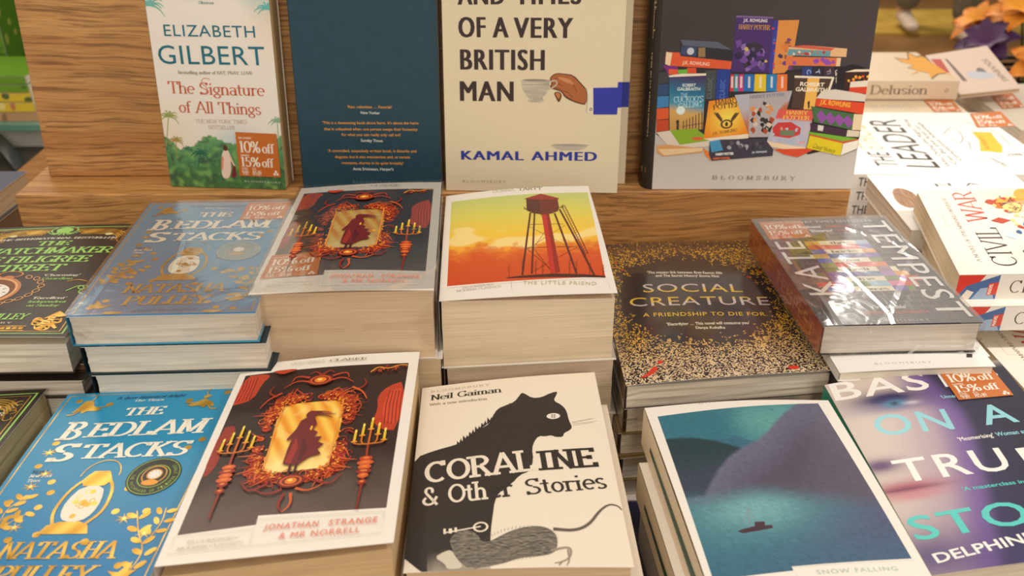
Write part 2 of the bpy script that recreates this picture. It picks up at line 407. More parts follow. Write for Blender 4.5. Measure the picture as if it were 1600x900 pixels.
class Print:
    def __init__(s, surf, conv='px', base=0.00025, dh=.0000016):
        s.surf = surf; s.V = []; s.F = []; s.C = []; s.M = []; s.h = base; s.dh = dh
        s.zf = ID; s.mm = (conv == 'mm'); s.k = 0
    def cv(s, p):
        return tuple(p) if s.mm else s.surf.px(s.zf(*p))
    def use(s, zf): s.zf = zf; s.mm = (zf is None); return s
    def raw(s, pts, faces, col, mat=0, clip=True, refine=True):
        s.k += 1; s.h += s.dh * (5 if s.k < 16 else 1); k = len(s.V); W, H = s.surf.W, s.surf.H
        if s.surf.bend and refine: pts, faces = refine_mesh(pts, faces, 3.2)
        for x, y in pts:
            if clip: x = min(max(x, 0), W); y = min(max(y, 0), H)
            s.V.append(s.surf.map(x, y, s.h))
            s.C.append(col(x, y) if callable(col) else col)
        for f in faces: s.F.append(tuple(k + i for i in f)); s.M.append(mat)
    def base(s, col, nx=16, ny=24, mat=0):
        W, H = s.surf.W, s.surf.H
        s.grid_mm((0, 0), (W, 0), (W, H), (0, H), (lambda u, v: col(u, v)) if callable(col) else col, nx, ny, mat)
    def grid_mm(s, a, b, c, d, col, nx, ny, mat=0):
        if s.surf.bend:
            nx = max(nx, int(max(math.dist(a, b), math.dist(d, c)) / 3) + 1); ny = max(ny, int(max(math.dist(a, d), math.dist(b, c)) / 3) + 1)
        pts = []; cc = []
        for j in range(ny + 1):
            for i in range(nx + 1):
                u = i / nx; v = j / ny
                pts.append(((1 - u) * (1 - v) * a[0] + u * (1 - v) * b[0] + u * v * c[0] + (1 - u) * v * d[0], (1 - u) * (1 - v) * a[1] + u * (1 - v) * b[1] + u * v * c[1] + (1 - u) * v * d[1]))
                cc.append(col(u, v) if callable(col) else col)
        F = [(j * (nx + 1) + i, j * (nx + 1) + i + 1, (j + 1) * (nx + 1) + i + 1, (j + 1) * (nx + 1) + i) for j in range(ny) for i in range(nx)]
        it = iter(cc); s.raw(pts, F, lambda x, y: next(it), mat, refine=False)
    def quad(s, a, b, c, d, col, nx=8, ny=8, mat=0):
        s.grid_mm(s.cv(a), s.cv(b), s.cv(c), s.cv(d), col, nx, ny, mat)
    def rect(s, x0, y0, x1, y1, col, nx=4, ny=4, mat=0):
        s.quad((x0, y0), (x1, y0), (x1, y1), (x0, y1), col, nx, ny, mat)
    def poly(s, pts, col, mat=0, smooth=0):
        P = [s.cv(p) for p in pts]
        for _ in range(smooth):
            Q = []
            for i in range(len(P)):
                a, b = P[i], P[(i + 1) % len(P)]
                Q += [(a[0] * .75 + b[0] * .25, a[1] * .75 + b[1] * .25), (a[0] * .25 + b[0] * .75, a[1] * .25 + b[1] * .75)]
            P = Q
        tri = [tuple(t) for t in tessellate_polygon([[Vector((p[0], p[1], 0)) for p in P]])]
        ml = max([math.dist(P[t[i]], P[t[(i + 1) % 3]]) for t in tri for i in range(3)] + [0])
        lv = 0
        while ml > 14 and lv < 3: ml /= 2; lv += 1
        for _ in range(lv):
            E = {}; T = []
            def mid(a, b):
                k = (min(a, b), max(a, b))
                if k not in E: E[k] = len(P); P.append(((P[a][0] + P[b][0]) / 2, (P[a][1] + P[b][1]) / 2))
                return E[k]
            for a, b, c in tri:
                m, n, o = mid(a, b), mid(b, c), mid(c, a); T += [(a, m, o), (m, b, n), (o, n, c), (m, n, o)]
            tri = T
        s.raw(P, tri, col, mat)
    def ell(s, c, rx, ry, col, mat=0, n=28, rot=0, ring=0, a0=0, a1=360):
        """ellipse in mm about a point; ring>0 draws only the rim"""
        cx, cy = s.cv(c); cr, sr = math.cos(R(rot)), math.sin(R(rot))
        def P(k, f): 
            t = R(a0 + (a1 - a0) * k / n); x = rx * f * math.cos(t); y = ry * f * math.sin(t)
            return (cx + x * cr - y * sr, cy + x * sr + y * cr)
        if ring:
            fi = 1 - ring / max(rx, ry)
            pts = [P(k, 1) for k in range(n + 1)] + [P(k, fi) for k in range(n + 1)]
            s.raw(pts, [(k, k + 1, n + 2 + k, n + 1 + k) for k in range(n)], col, mat)
        else:
            s.raw([(cx, cy)] + [P(k, 1) for k in range(n + 1)], [(0, k + 1, k + 2) for k in range(n)], col, mat)
    def line(s, pts, w, col, mat=0, w1=None, sm=0):
        P = [s.cv(p) for p in pts]
        for _ in range(sm):
            Q = [P[0]]
            for a, b in zip(P, P[1:]): Q += [(a[0] * .75 + b[0] * .25, a[1] * .75 + b[1] * .25), (a[0] * .25 + b[0] * .75, a[1] * .25 + b[1] * .75)]
            P = Q + [P[-1]]
        n = len(P); L = []; Rr = []
        for i, p in enumerate(P):
            a = P[max(0, i - 1)]; b = P[min(n - 1, i + 1)]; dx, dy = b[0] - a[0], b[1] - a[1]; l = math.hypot(dx, dy) or 1
            ww = (w if w1 is None else w + (w1 - w) * i / (n - 1)) / 2
            L.append((p[0] - dy / l * ww, p[1] + dx / l * ww)); Rr.append((p[0] + dy / l * ww, p[1] - dx / l * ww))
        s.raw(L + Rr, [(n + i, n + i + 1, i + 1, i) for i in range(n - 1)], col, mat)
    def text(s, t, p0, p1, h, col, font='sans', bold=.0, track=0., shear=0., mat=0, wv=.17, wh=.06, ser=.09, arc=0, fat=0):
        a = s.cv(p0); b = s.cv(p1); c = h if s.mm and not isinstance(h, tuple) else None
        dx, dy = b[0] - a[0], b[1] - a[1]; l = math.hypot(dx, dy); ux, uy = dx / l, dy / l; nx, ny = uy, -ux
        if c is None:
            q = s.cv(h if isinstance(h, tuple) else (p0[0], p0[1] - h)); c = abs((q[0] - a[0]) * nx + (q[1] - a[1]) * ny)
        if font == 'sans' and 'M' in t and bold > 0: fat = max(fat, bold * c); bold = 0.
        V, F, wd = sans_text(t, bold, track) if font == 'sans' else serif_text(t, wv, wh, ser, track)
        k = l / wd
        pts = []
        for x, y in V:
            X = x * k + shear * y * c; Y = y * c + (arc * (1 - (2 * x / wd - 1) ** 2))
            pts.append((a[0] + ux * X + nx * Y, a[1] + uy * X + ny * Y))
        s.raw(pts, F, col, mat)
        if fat:
            for q in (-1, 1): s.raw([(x + q * ux * fat, y + q * uy * fat) for x, y in pts], F, col, mat)
    def merge(s, o):
        k = len(s.V); s.V += o.V; s.C += o.C; s.M += o.M; s.F += [tuple(k + i for i in f) for f in o.F]

# ------------------------------------------------------------------ books
CREAM = (242, 233, 218)
class Book:
    """top: four corners of the upper cover (back-left, back-right, front-right, front-left); thickness t goes against the normal"""
    def __init__(s, name, label, top, t, W=129, H=198, spine='L', cov=(240, 235, 228), inside=None, drop=(0, 0, 0, 0), bend=None,
                 group='books in stacks on the display table', rough=.35, coat=0.0, tone=CREAM, axis='z', inset=.0015, backcov=None, spinecol=None, n=None, cat='book', order=None, bulge=0.0):
        c = [Vector(p) for p in top]
        s.c = c; s.n = n or Vector((0, 0, 1)); s.t = t; s.W = W; s.H = H; s.spine = spine
        base = sum((p for p in c), Vector()) / 4 - s.n * t
        s.root = empty(name, base, label, cat, group); s.root['_o'] = tuple(base)
        s.surf = Surf(order(c) if order else c, W, H, s.n, bend)
        s.p = Print(s.surf); s.inside = inside or cov; s.cov = cov; s.drop = drop; s.rough = rough; s.coat = coat
        s.axis = axis; s.tone = tone; s.inset = inset; s.backcov = backcov or cov; s.spinecol = spinecol or cov; s.bulge = bulge; s.bend = bend
        s.extra = []
    def side(s, side, W=None, out=.0004):
        """surface of the spine: reads along the edge, height down the thickness"""
        i, j = {'L': (0, 3), 'R': (2, 1), 'F': (3, 2), 'B': (1, 0)}[side]
        a, b = s.c[i], s.c[j]; e = (b - a).normalized(); o = e.cross(s.n).normalized()
        cen = sum((p for p in s.c), Vector()) / 4
        if (a - cen).dot(o) < 0: o = -o
        a = a + o * out; b = b + o * out
        f = Surf([a, b, b - s.n * s.t, a - s.n * s.t], W or (b - a).length * 1000, s.t * 1000, o)
        return f
    def build(s, pages=True):
        P = s.p; cov = rgb(s.cov) if isinstance(s.cov, tuple) else s.cov
        mats = [print_mat(s.rough, 0, s.coat), print_mat(.34, .55, 0), print_mat(.6, 0, 0)]
        # underside and rim of the upper cover
        sf = s.surf; W, H = sf.W, sf.H; nx, ny = 12, 16
        th = .0003; k = len(P.V); ins = rgb(s.inside)
        for j in range(ny + 1):
            for i in range(nx + 1): P.V.append(sf.map(W * i / nx, H * j / ny, 0.0001 - th)); P.C.append(ins)
        for j in range(ny):
            for i in range(nx):
                q = k + j * (nx + 1) + i; P.F.append((q, q + nx + 1, q + nx + 2, q + 1)); P.M.append(2)
        rim = [(i, 0) for i in range(nx)] + [(nx, j) for j in range(ny)] + [(nx - i, ny) for i in range(nx)] + [(0, ny - j) for j in range(ny)]
        r0 = len(P.V); white = rgb(232, 228, 220)
        for i, j in rim:
            for hh in (0.0001 - th, .00026): P.V.append(sf.map(W * i / nx, H * j / ny, hh)); P.C.append(white)
        m = len(rim)
        for q in range(m):
            a = r0 + 2 * q; b = r0 + 2 * ((q + 1) % m); P.F.append((a, b, b + 1, a + 1)); P.M.append(2)
        # spine and lower cover
        sd = s.side(s.spine) if s.spine else None
        if sd:
            sp = Print(sd, base=0.0); sp.base(rgb(s.spinecol), 12, 4); P.merge(sp)
        for e in s.extra: P.merge(e)
        c = s.c; dn = -s.n * s.t; k = len(P.V); bc = rgb(s.backcov)
        for h in (.0000, .0005):
            for p in c: P.V.append(p + dn + s.n * h); P.C.append(bc)
        for f in ((k, k + 1, k + 2, k + 3), (k + 4, k + 7, k + 6, k + 5), (k, k + 4, k + 5, k + 1), (k + 1, k + 5, k + 6, k + 2), (k + 2, k + 6, k + 7, k + 3), (k + 3, k + 7, k + 4, k)):
            P.F.append(f); P.M.append(0)
        meshobj('cover', P.V, P.F, mats, s.root, P.C, P.M)
        if not pages: return s
        # page block
        cen = sum((p for p in c), Vector()) / 4
        tops = []; bots = []
        for i in range(4):
            e1 = (c[(i + 1) % 4] - c[i]).normalized(); e0 = (c[(i - 1) % 4] - c[i]).normalized()
            q = c[i].copy()
            sides = {'L': (0, 3), 'R': (1, 2), 'F': (2, 3), 'B': (0, 1)}
            a = e1 * s.inset + e0 * s.inset
            q = q + a
            tops.append(q - s.n * (.0004 + s.drop[i])); bots.append(q + dn + s.n * .0006)
        NX, NZ = 14, 8; V = []; F = []
        # ring of side walls with small sag, plus lids
        per = []
        for i in range(4):
            for k2 in range(NX): per.append((i, k2 / NX))
        m = len(per); rg = random.Random(int(abs(base_hash(s.root.name)) % 9999))
        for z in range(NZ + 1):
            f = z / NZ
            for (i, u) in per:
                a = tops[i].lerp(tops[(i + 1) % 4], u); b = bots[i].lerp(bots[(i + 1) % 4], u)
                p = a.lerp(b, f)
                if s.bend and z < NZ: p += s.n * 0
                o = (p - cen); o = o - s.n * o.dot(s.n)
                wob = .0006 * noise.noise(Vector((u * 3 + i * 7, f * 9, s.t * 333)))
                p = p + o.normalized() * wob
                V.append(p)
        for z in range(NZ):
            for q in range(m): F.append((z * m + q, z * m + (q + 1) % m, (z + 1) * m + (q + 1) % m, (z + 1) * m + q))
        F.append(tuple(range(m - 1, -1, -1))); F.append(tuple(range(NZ * m, NZ * m + m)))
        meshobj('page_block', V, F, page_mat(s.axis, s.tone), s.root)
        return s
    def wrap(s, pad=.0012, top=True):
        c = s.c; cen = sum((p for p in c), Vector()) / 4
        V = []; F = []; N = 10
        def sheet(a, b, d, e, nrm, sag=True):
            k = len(V)
            for j in range(N + 1):
                for i in range(N + 1):
                    u, v = i / N, j / N
                    p = a * ((1 - u) * (1 - v)) + b * (u * (1 - v)) + d * (u * v) + e * ((1 - u) * v)
                    edge = min(u, 1 - u, v, 1 - v)
                    am = min(1, edge * 5)
                    p = p + nrm * (am * .0009 * noise.noise(p * 45) + am * .0002)
                    V.append(p)
            for j in range(N):
                for i in range(N): q = k + j * (N + 1) + i; F.append((q, q + 1, q + N + 2, q + N + 1))
        t = []
        for i in range(4):
            o = ((c[i] - c[(i + 1) % 4]).normalized() + (c[i] - c[(i - 1) % 4]).normalized()) * pad
            t.append(c[i] + o + s.n * (pad + .001))
        b = [q - s.n * (s.t + pad + .001) for q in t]
        if top: sheet(t[0], t[1], t[2], t[3], s.n)
        for i, j in ((3, 2), (0, 3), (2, 1)):
            e = (t[j] - t[i]).normalized().cross(s.n); e = e if (t[i] - cen).dot(e) > 0 else -e
            sheet(t[i], t[j], b[j], b[i], e)
        # folded gussets and the seam of the film on the front
        if s.t > .018:
            f0, f1, g1, g0 = t[3], t[2], b[2], b[3]
            fn = (f1 - f0).normalized().cross(s.n); fn = fn if (f0 - cen).dot(fn) > 0 else -fn
            def fp(u, v, h=.0009): return f0 * ((1 - u) * (1 - v)) + f1 * (u * (1 - v)) + g1 * (u * v) + g0 * ((1 - u) * v) + fn * h
            for tri in (((0, .08), (.14, .5), (0, .95)), ((1, .08), (.86, .5), (1, .95)), ((.6, .45), (1, .42), (1, .52), (.6, .55)), ((0, .46), (.5, .5), (.5, .56), (0, .54)), ((.14, .5), (.05, .97), (.0, .97))):
                k = len(V)
                for u, v in tri: V.append(fp(u, v, .0009 + .0004 * (k % 3)))
                F.append(tuple(range(k, k + len(tri))))
        o = meshobj('plastic_film', V, F, film_mat(), s.root, smooth=True, label='clear wrinkled plastic film')
        return s
def base_hash(n): return sum(ord(ch) * (i + 3) for i, ch in enumerate(n))

def sticker(book, surf, corners, zf, rot=0, rough=.45, h=.0009):
    """orange discount label on a cover"""
    q = [surf.px(zf(*p)) for p in corners]
    w = [surf.map(x, y, h) for x, y in q]
    w = w[rot:] + w[:rot]
    S = Surf(w, 42, 36, surf.n); P = Print(S, base=0.0); P.use(None)
    O = rgb(204, 112, 42); Wt = rgb(250, 240, 226)
    P.base(O, 2, 2)
    P.text('non member', (2.5, 5.2), (16, 5.2), 2.0, Wt, 'serif', ser=.06)
    P.text('10%', (3, 16.3), (24, 16.3), 9.3, Wt, 'serif', wv=.2, wh=.05)
    P.text('off', (25.5, 16.3), (38.5, 16.3), 7.8, Wt, 'serif', wv=.2, wh=.05)
    P.text('member', (3, 19.4), (12, 19.4), 2.0, Wt, 'serif', ser=.06)
    P.text('15%', (3, 28), (22.5, 28), 8, Wt, 'serif', wv=.2, wh=.05)
    P.text('off', (24, 28), (36.5, 28), 7.4, Wt, 'serif', wv=.2, wh=.05)
    P.text('非會員', (3, 30.6), (9, 30.6), 1.8, Wt)
    P.text('會員', (13.5, 30.6), (17.5, 30.6), 1.8, Wt)
    P.text('9', (3, 34.8), (5.4, 34.8), 3.7, Wt, 'serif', wv=.2); P.text('折', (5.8, 34.8), (9.8, 34.8), 3.4, Wt, bold=.01)
    P.text('85', (13.5, 34.8), (18.6, 34.8), 3.7, Wt, 'serif', wv=.2); P.text('折', (19, 34.8), (23, 34.8), 3.4, Wt, bold=.01)
    for x, y in ((36, 33.6), (39, 33.6), (37.5, 31.6)): P.ell((x, y), 1.2, 1.2, Wt, n=10)
    o = meshobj('discount_sticker', P.V, P.F, [print_mat(rough)], book.root, P.C, P.M, label='orange discount sticker with white lettering')
    return o
def lay(pts, z, dz=(0, 0, 0, 0)):
    return [at(p, z + d) for p, d in zip(pts, dz)]

# ================================================================== THE SETTING
TZ = .78            # display table top
LZ = CAMZ - .354    # riser ledge
OAK = wood_mat('oak_riser_wood', rgb(104, 64, 34), rgb(186, 132, 76), rgb(208, 158, 98), .4)
DARKOAK = wood_mat('oak_table_wood', rgb(110, 70, 38), rgb(150, 100, 55), rgb(178, 124, 70), .4)
fl = noise_mat('floor_boards', rgb(118, 84, 46), rgb(140, 102, 60), 3, .45)
v, f = box_vf(-6, 8, -2, 9, -.05, 0); struct(meshobj('floor', v, f, fl))
wl = noise_mat('back_wall_paint', rgb(70, 42, 24), rgb(96, 58, 34), 2, .7)
v, f = box_vf(-6, 8, 8.2, 8.3, 0, 3.0); struct(meshobj('wall_back', v, f, wl))
# rug on the floor further back
def rugm():
    m, nt, b = nodemat('olive_rug'); return noise_mat('rug_pile', rgb(176, 142, 52), rgb(196, 162, 70), 8, .9, .004)
x0 = at((1330, 52), 0.01); x1 = at((1660, 52), .01); x2 = at((1640, 15), .01)
me_v = []
nxr = 20
ya, yb = x0.y, x2.y
v = []; f = []
for j, yy in enumerate((ya, yb)):
    for i in range(nxr + 1):
        xx = 1.2 + (6.2 - 1.2) * i / nxr; v.append((xx, yy + .01 * math.sin(i * 2.1), .012)); v.append((xx, yy + .01 * math.sin(i * 2.1), 0.0))
row = 2 * (nxr + 1)
for i in range(nxr):
    a = 2 * i; f += [(a, a + 2, row + a + 2, row + a), (a + 1, a + 3, a + 2, a), (row + a, row + a + 2, row + a + 3, row + a + 1)]
f += [(0, row, row + 1, 1), (2 * nxr, 2 * nxr + 1, row + 2 * nxr + 1, row + 2 * nxr)]
tag(centre_mesh(meshobj('rug', v, f, noise_mat('rug_pile', rgb(176, 142, 52), rgb(196, 162, 70), 8, .9, .004))), 'olive yellow rug lying on the shop floor far behind the table', 'rug')

# display table
tb = empty('display_table', (.15, .8, 0), 'wide wooden display table carrying the book stacks and the riser', 'table'); tb['_o'] = (.15, .8, 0)
v, f = box_vf(-.74, 1.35, .12, 1.66, TZ - .04, TZ); bevel(meshobj('tabletop', v, f, DARKOAK, tb), .004)
for x in (-.68, 1.28):
    for y in (.2, 1.58):
        v, f = box_vf(x - .035, x + .035, y - .035, y + .035, 0, TZ - .04); bevel(meshobj('leg', v, f, DARKOAK, tb), .003)

# riser: ledge box and leaning back panel
RG = empty('wooden_riser', (-.07, .87, TZ), 'light oak stepped riser with a ledge and a tall back panel behind the standing books', 'display stand'); RG['_o'] = (-.07, .87, TZ)
LL = at((22, 305), LZ); LR = at((1330, 297), LZ); ed = (LR - LL).normalized(); bk = Vector((-ed.y, ed.x, 0))
LB = at((78, 276), LZ)
LR0 = LR
LEAN = R(4.75)
PU = (Vector((0, 0, 1)) * math.cos(LEAN) + bk * math.sin(LEAN)).normalized()      # up along the lean
pn = -(bk * math.cos(LEAN) - Vector((0, 0, 1)) * math.sin(LEAN))                   # faces the reader
dpt = (LB - LL).dot(bk)
def prism(quad, z0, z1):
    v = [Vector((p.x, p.y, z)) for z in (z0, z1) for p in quad]
    return v, [(3, 2, 1, 0), (4, 5, 6, 7), (0, 1, 5, 4), (1, 2, 6, 5), (2, 3, 7, 6), (3, 0, 4, 7)]
v, f = prism([LL, LR, LR + bk * (dpt + .03), LL + bk * (dpt + .03)], TZ, LZ)
bevel(meshobj('ledge', v, f, OAK, RG), .0015)
sL = (LB - LL).dot(ed)
a = LL + ed * sL + bk * (dpt - .001); b = LR + bk * (dpt - .001) - ed * .012
th = bk * .02
q = [a, b, b + th, a + th]
v = [p + Vector((0, 0, .0003)) for p in q] + [p + PU * .36 for p in q]
bevel(meshobj('back_panel', v, [(3, 2, 1, 0), (4, 5, 6, 7), (0, 1, 5, 4), (1, 2, 6, 5), (2, 3, 7, 6), (3, 0, 4, 7)], OAK, RG), .0012)

# ================================================================== COVER ART
WHT = rgb(244, 238, 228); INK = rgb(58, 46, 44)
def spot(P, t, p0, p1, h, c, **k): P.text(t, p0, p1, h, c, **k)

def art_mirror(P, variant=0):
    """white-bordered cover: ornate red frame on near-black, caped figure against gold, candelabra. Coordinates in mm."""
    P.use(None)
    rg = random.Random(3)
    DK = rgb(52, 32, 28)
    P.base(rgb(240, 234, 226), 14, 18)
    fog = lambda u, v: mix(rgb(46, 26, 22), rgb(96, 80, 74), sst(.62, 1.0, v + .08 * nz(u * 6, v * 6)))
    P.grid_mm((5, 13), (122, 15), (122, 169.5), (5.4, 175), fog, 20, 30)
    P.grid_mm((48, 165.5), (122.4, 169.2), (122.4, 176), (48.6, 176), rgb(240, 234, 226), 4, 2)
    RD = [rgb(150, 36, 20), rgb(190, 60, 28), rgb(112, 26, 18), rgb(214, 92, 36), rgb(84, 20, 16)]
    # side red hangings with gilt edge
    P.poly([(5, 14), (20, 14.5), (24, 18), (20, 26), (18, 46), (7, 50), (5, 50)], RD[1], smooth=1)
    P.poly([(5, 18), (14, 17), (15, 30), (12, 44), (5, 47)], rgb(206, 62, 36), smooth=1)
    for k in range(5): P.line([(6 + k * 2.2, 18), (7 + k * 2, 30), (5.5 + k * 2.4, 46)], .6, RD[2])
    P.poly([(5, 76), (13, 74), (15, 84), (10, 100), (12, 112), (9, 124), (5, 126)], RD[0], smooth=1)
    P.poly([(122, 38), (110, 44), (104, 56), (106, 70), (104, 84), (110, 94), (122, 96)], RD[1], smooth=1)
    P.poly([(122, 46), (113, 50), (109, 62), (110, 84), (122, 90)], rgb(212, 72, 40), smooth=1)
    for k in range(5): P.line([(112 + k * 2.2, 50), (111 + k * 2.4, 66), (112 + k * 2.4, 88)], .6, RD[2])
    # golden glass
    gold = lambda u, v: mix(mix(rgb(236, 150, 30), rgb(250, 206, 84), .5 + .5 * math.sin((u * 3 - v * 2) * 9)), rgb(255, 232, 150), sst(.6, 1, v) * .9 + (.3 if nz(u * 5, v * 5, 1, 3) > .2 else 0))
    P.grid_mm((39, 57), (83, 57), (84, 128), (42, 129), gold, 26, 34)
    # ornate frame: ring of scrolls
    per = []
    cx, cy = 61.5, 93
    for k in range(150):
        t = k / 150; a = 2 * math.pi * t
        x = 24.5 * (abs(math.cos(a)) ** .45) * (1 if math.cos(a) > 0 else -1); y = 39 * (abs(math.sin(a)) ** .45) * (1 if math.sin(a) > 0 else -1)
        per.append((cx + x, cy + y))
    for (x, y) in per + per[::2]:
        dx, dy = x - cx, y - cy; l = math.hypot(dx, dy); ox, oy = dx / l, dy / l
        r = rg.uniform(2.2, 4.2); o = rg.uniform(0, 6)
        P.ell((x + ox * o, y + oy * o), r, r * .8, RD[rg.randrange(5)], n=9, rot=rg.uniform(0, 180))
    for (x, y) in per + per:
        dx, dy = x - cx, y - cy; l = math.hypot(dx, dy); ox, oy = dx / l, dy / l
        o = rg.uniform(-1, 8); r = rg.uniform(1.6, 4.6)
        P.ell((x + ox * o, y + oy * o), r, r * .8, RD[rg.choice((1, 3, 3, 0))], n=14, rot=rg.uniform(0, 360), ring=.7, a0=0, a1=rg.uniform(160, 280))
    for (x, y) in per[::3]:
        dx, dy = x - cx, y - cy; l = math.hypot(dx, dy); ox, oy = dx / l, dy / l
        s = rg.choice((-1, 1)); L = rg.uniform(8, 15)
        P.line([(x + ox * 3, y + oy * 3), (x + ox * (L * .6) - oy * s * 2, y + oy * L * .6 + ox * s * 2), (x + ox * L - oy * s * 6, y + oy * L + ox * s * 6)], 1.6, RD[rg.choice((1, 3, 0))], w1=.3, sm=2)
    for (x, y) in per:
        P.ell((x + rg.uniform(-4, 4), y + rg.uniform(-4, 4)), 1.0, .6, rgb(246, 150, 46), n=7, rot=rg.uniform(0, 180))
    P.line([(41.5, 60), (41.8, 126)], .7, rgb(240, 160, 60)); P.line([(81.6, 60), (82, 126)], .7, rgb(240, 160, 60))
    # crest and foot jewels
    for yy, r in ((32, 5.2), (139, 4.6)):
        P.ell((61.5, yy), r + 3.4, r + 1.6, RD[2]); P.ell((61.5, yy), r + 2, r, RD[3], ring=1.3); P.ell((61.5, yy), r - 1, r * .62, rgb(232, 130, 34)); P.ell((61, yy - .6), r * .35, r * .26, rgb(255, 210, 110))
    for s in (-1, 1):
        for (a, b, c) in (((0, 26), (5, 20), (9, 24)), ((6, 34), (16, 30), (24, 38)), ((8, 28), (18, 24), (20, 32)), ((4, 146), (12, 150), (22, 143)), ((2, 150), (4, 160), (0, 166)), ((14, 140), (24, 146), (30, 136)), ((27, 48), (34, 42), (31, 34)), ((24, 44), (32, 50), (36, 60))):
            P.line([(61.5 + s * a[0], a[1]), (61.5 + s * b[0], b[1]), (61.5 + s * c[0], c[1])], 2.2, RD[rg.choice((0, 1, 3))], w1=.4, sm=2)
    # caped figure
    FG = rgb(112, 28, 34)
    P.ell((62.6, 73.2), 3.5, 4.2, FG, n=18)
    for q in ((66, 71, 72, 73.4, 79, 74.6), (66, 73, 72, 75, 77, 78.4), (65, 70.4, 70, 70.6, 76, 73)): P.line([(61, 70.2), (q[0], q[1]), (q[2], q[3]), (q[4], q[5])], 2.6, FG, w1=.3, sm=2)
    P.poly([(60.5, 76.5), (65.4, 76.5), (68, 84), (66.6, 90), (70, 93), (68.6, 97.5), (73.5, 98), (71.6, 103), (76, 106), (72.6, 110.5), (75.6, 115.7), (69, 118), (66, 121), (63.4, 124.5), (58, 124.4), (53.4, 122.4), (53.6, 108), (54.6, 97), (51.6, 99.6), (51.2, 97.4), (55.2, 88), (56.8, 79), (60, 76)], FG)
    P.poly([(57, 96), (60, 108), (58, 123), (54.4, 121)], rgb(158, 44, 34))
    P.poly([(61.5, 96), (66, 108), (64, 120), (62, 121)], rgb(86, 20, 30))
    P.line([(58.6, 123), (58.4, 133.5)], 1.7, rgb(70, 20, 24)); P.line([(62.2, 123), (62, 131.5)], 1.7, rgb(70, 20, 24))
    P.ell((65, 88), .9, 2.6, rgb(240, 170, 50), n=8)
    # candelabra
    for bx, by, sc in ((20, 98, 1.), (104.5, 102, 1.)):
        st = rgb(158, 52, 26)
        P.line([(bx, by - 8), (bx, by + 14), (bx + .5, by + 22)], 1.5, st)
        P.line([(bx + .5, by + 36), (bx + .2, by + 68)], 2.2, rgb(130, 38, 22), w1=1.0)
        for yy, r in ((22, 4.2), (26, 5.2), (30, 4.2), (34, 4.8), (38, 3.4), (44, 2.8)):
            P.ell((bx + .3, by + yy), r, 2.4, RD[rg.choice((0, 1, 3))], n=12); P.ell((bx + .3, by + yy - .5), r * .5, .9, rgb(236, 130, 50), n=8)
        for i, (ox, oy) in enumerate(((-9.5, 0), (-5, -6), (0, -12), (5, -6), (9.5, 0))):
            x, y = bx + ox, by + oy
            P.line([(bx, by + 8), (x, by + 7), (x, y + 4)], 1.1, rgb(206, 110, 30), sm=2)
            P.line([(x, y + 4), (x, y - 4)], 1.7, rgb(232, 190, 40)); P.ell((x, y - 6), .8, 2.2, rgb(255, 226, 90), n=8)
            P.ell((x, y + 4.5), 2.2, .9, rgb(240, 150, 30), n=8)
    # top corners
    P.poly([(24, 14), (44, 14.5), (38, 18), (33, 20), (29, 18)], RD[1], smooth=1)
    for k in range(16): P.ell((98 + rg.uniform(0, 22), 19 + rg.uniform(0, 8)), rg.uniform(1.5, 3.4), rg.uniform(1, 2), RD[rg.randrange(4)], n=12, ring=.8, rot=rg.uniform(0, 180), a1=260)
    P.line([(96, 27), (101, 20), (108, 24), (116, 19), (122, 20)], 1.0, rgb(240, 160, 40), sm=2)
    # lettering
    P.text('SUSANNA', (36, 8.6), (61, 9.1), 3.0, rgb(196, 184, 160), 'serif', wv=.1, wh=.05, ser=.05)
    P.text('CLARKE', (64, 9.2), (91, 9.8), 3.0, rgb(120, 112, 92), 'serif', wv=.15, wh=.07, ser=.06)
    bx = rgb(206, 200, 190)
    P.line([(48.5, 190.5), (48.5, 170), (121, 173.5)], .35, bx); P.line([(121.5, 173), (121.5, 191), (5, 191), (5, 176.5)], .35, bx); P.line([(5.5, 177.5), (48, 178)], .35, bx)
    OR = rgb(226, 138, 116)
    P.text('JONATHAN', (54, 179.4), (84.5, 180.6), 4.6, OR, bold=.018, track=.25); P.text('STRANGE', (90.5, 180.8), (118, 182), 4.6, OR, bold=.018, track=.25)
    P.text('& MR NORRELL', (64, 187.6), (109, 188.8), 4.6, OR, bold=.018, track=.2)
    P.text('BLOOMSBURY', (13, 184), (42, 184.4), 2.0, rgb(200, 194, 184), 'serif'); P.text('MODERN CLASSICS', (9, 188.6), (45, 189), 2.2, rgb(200, 194, 184), 'serif')

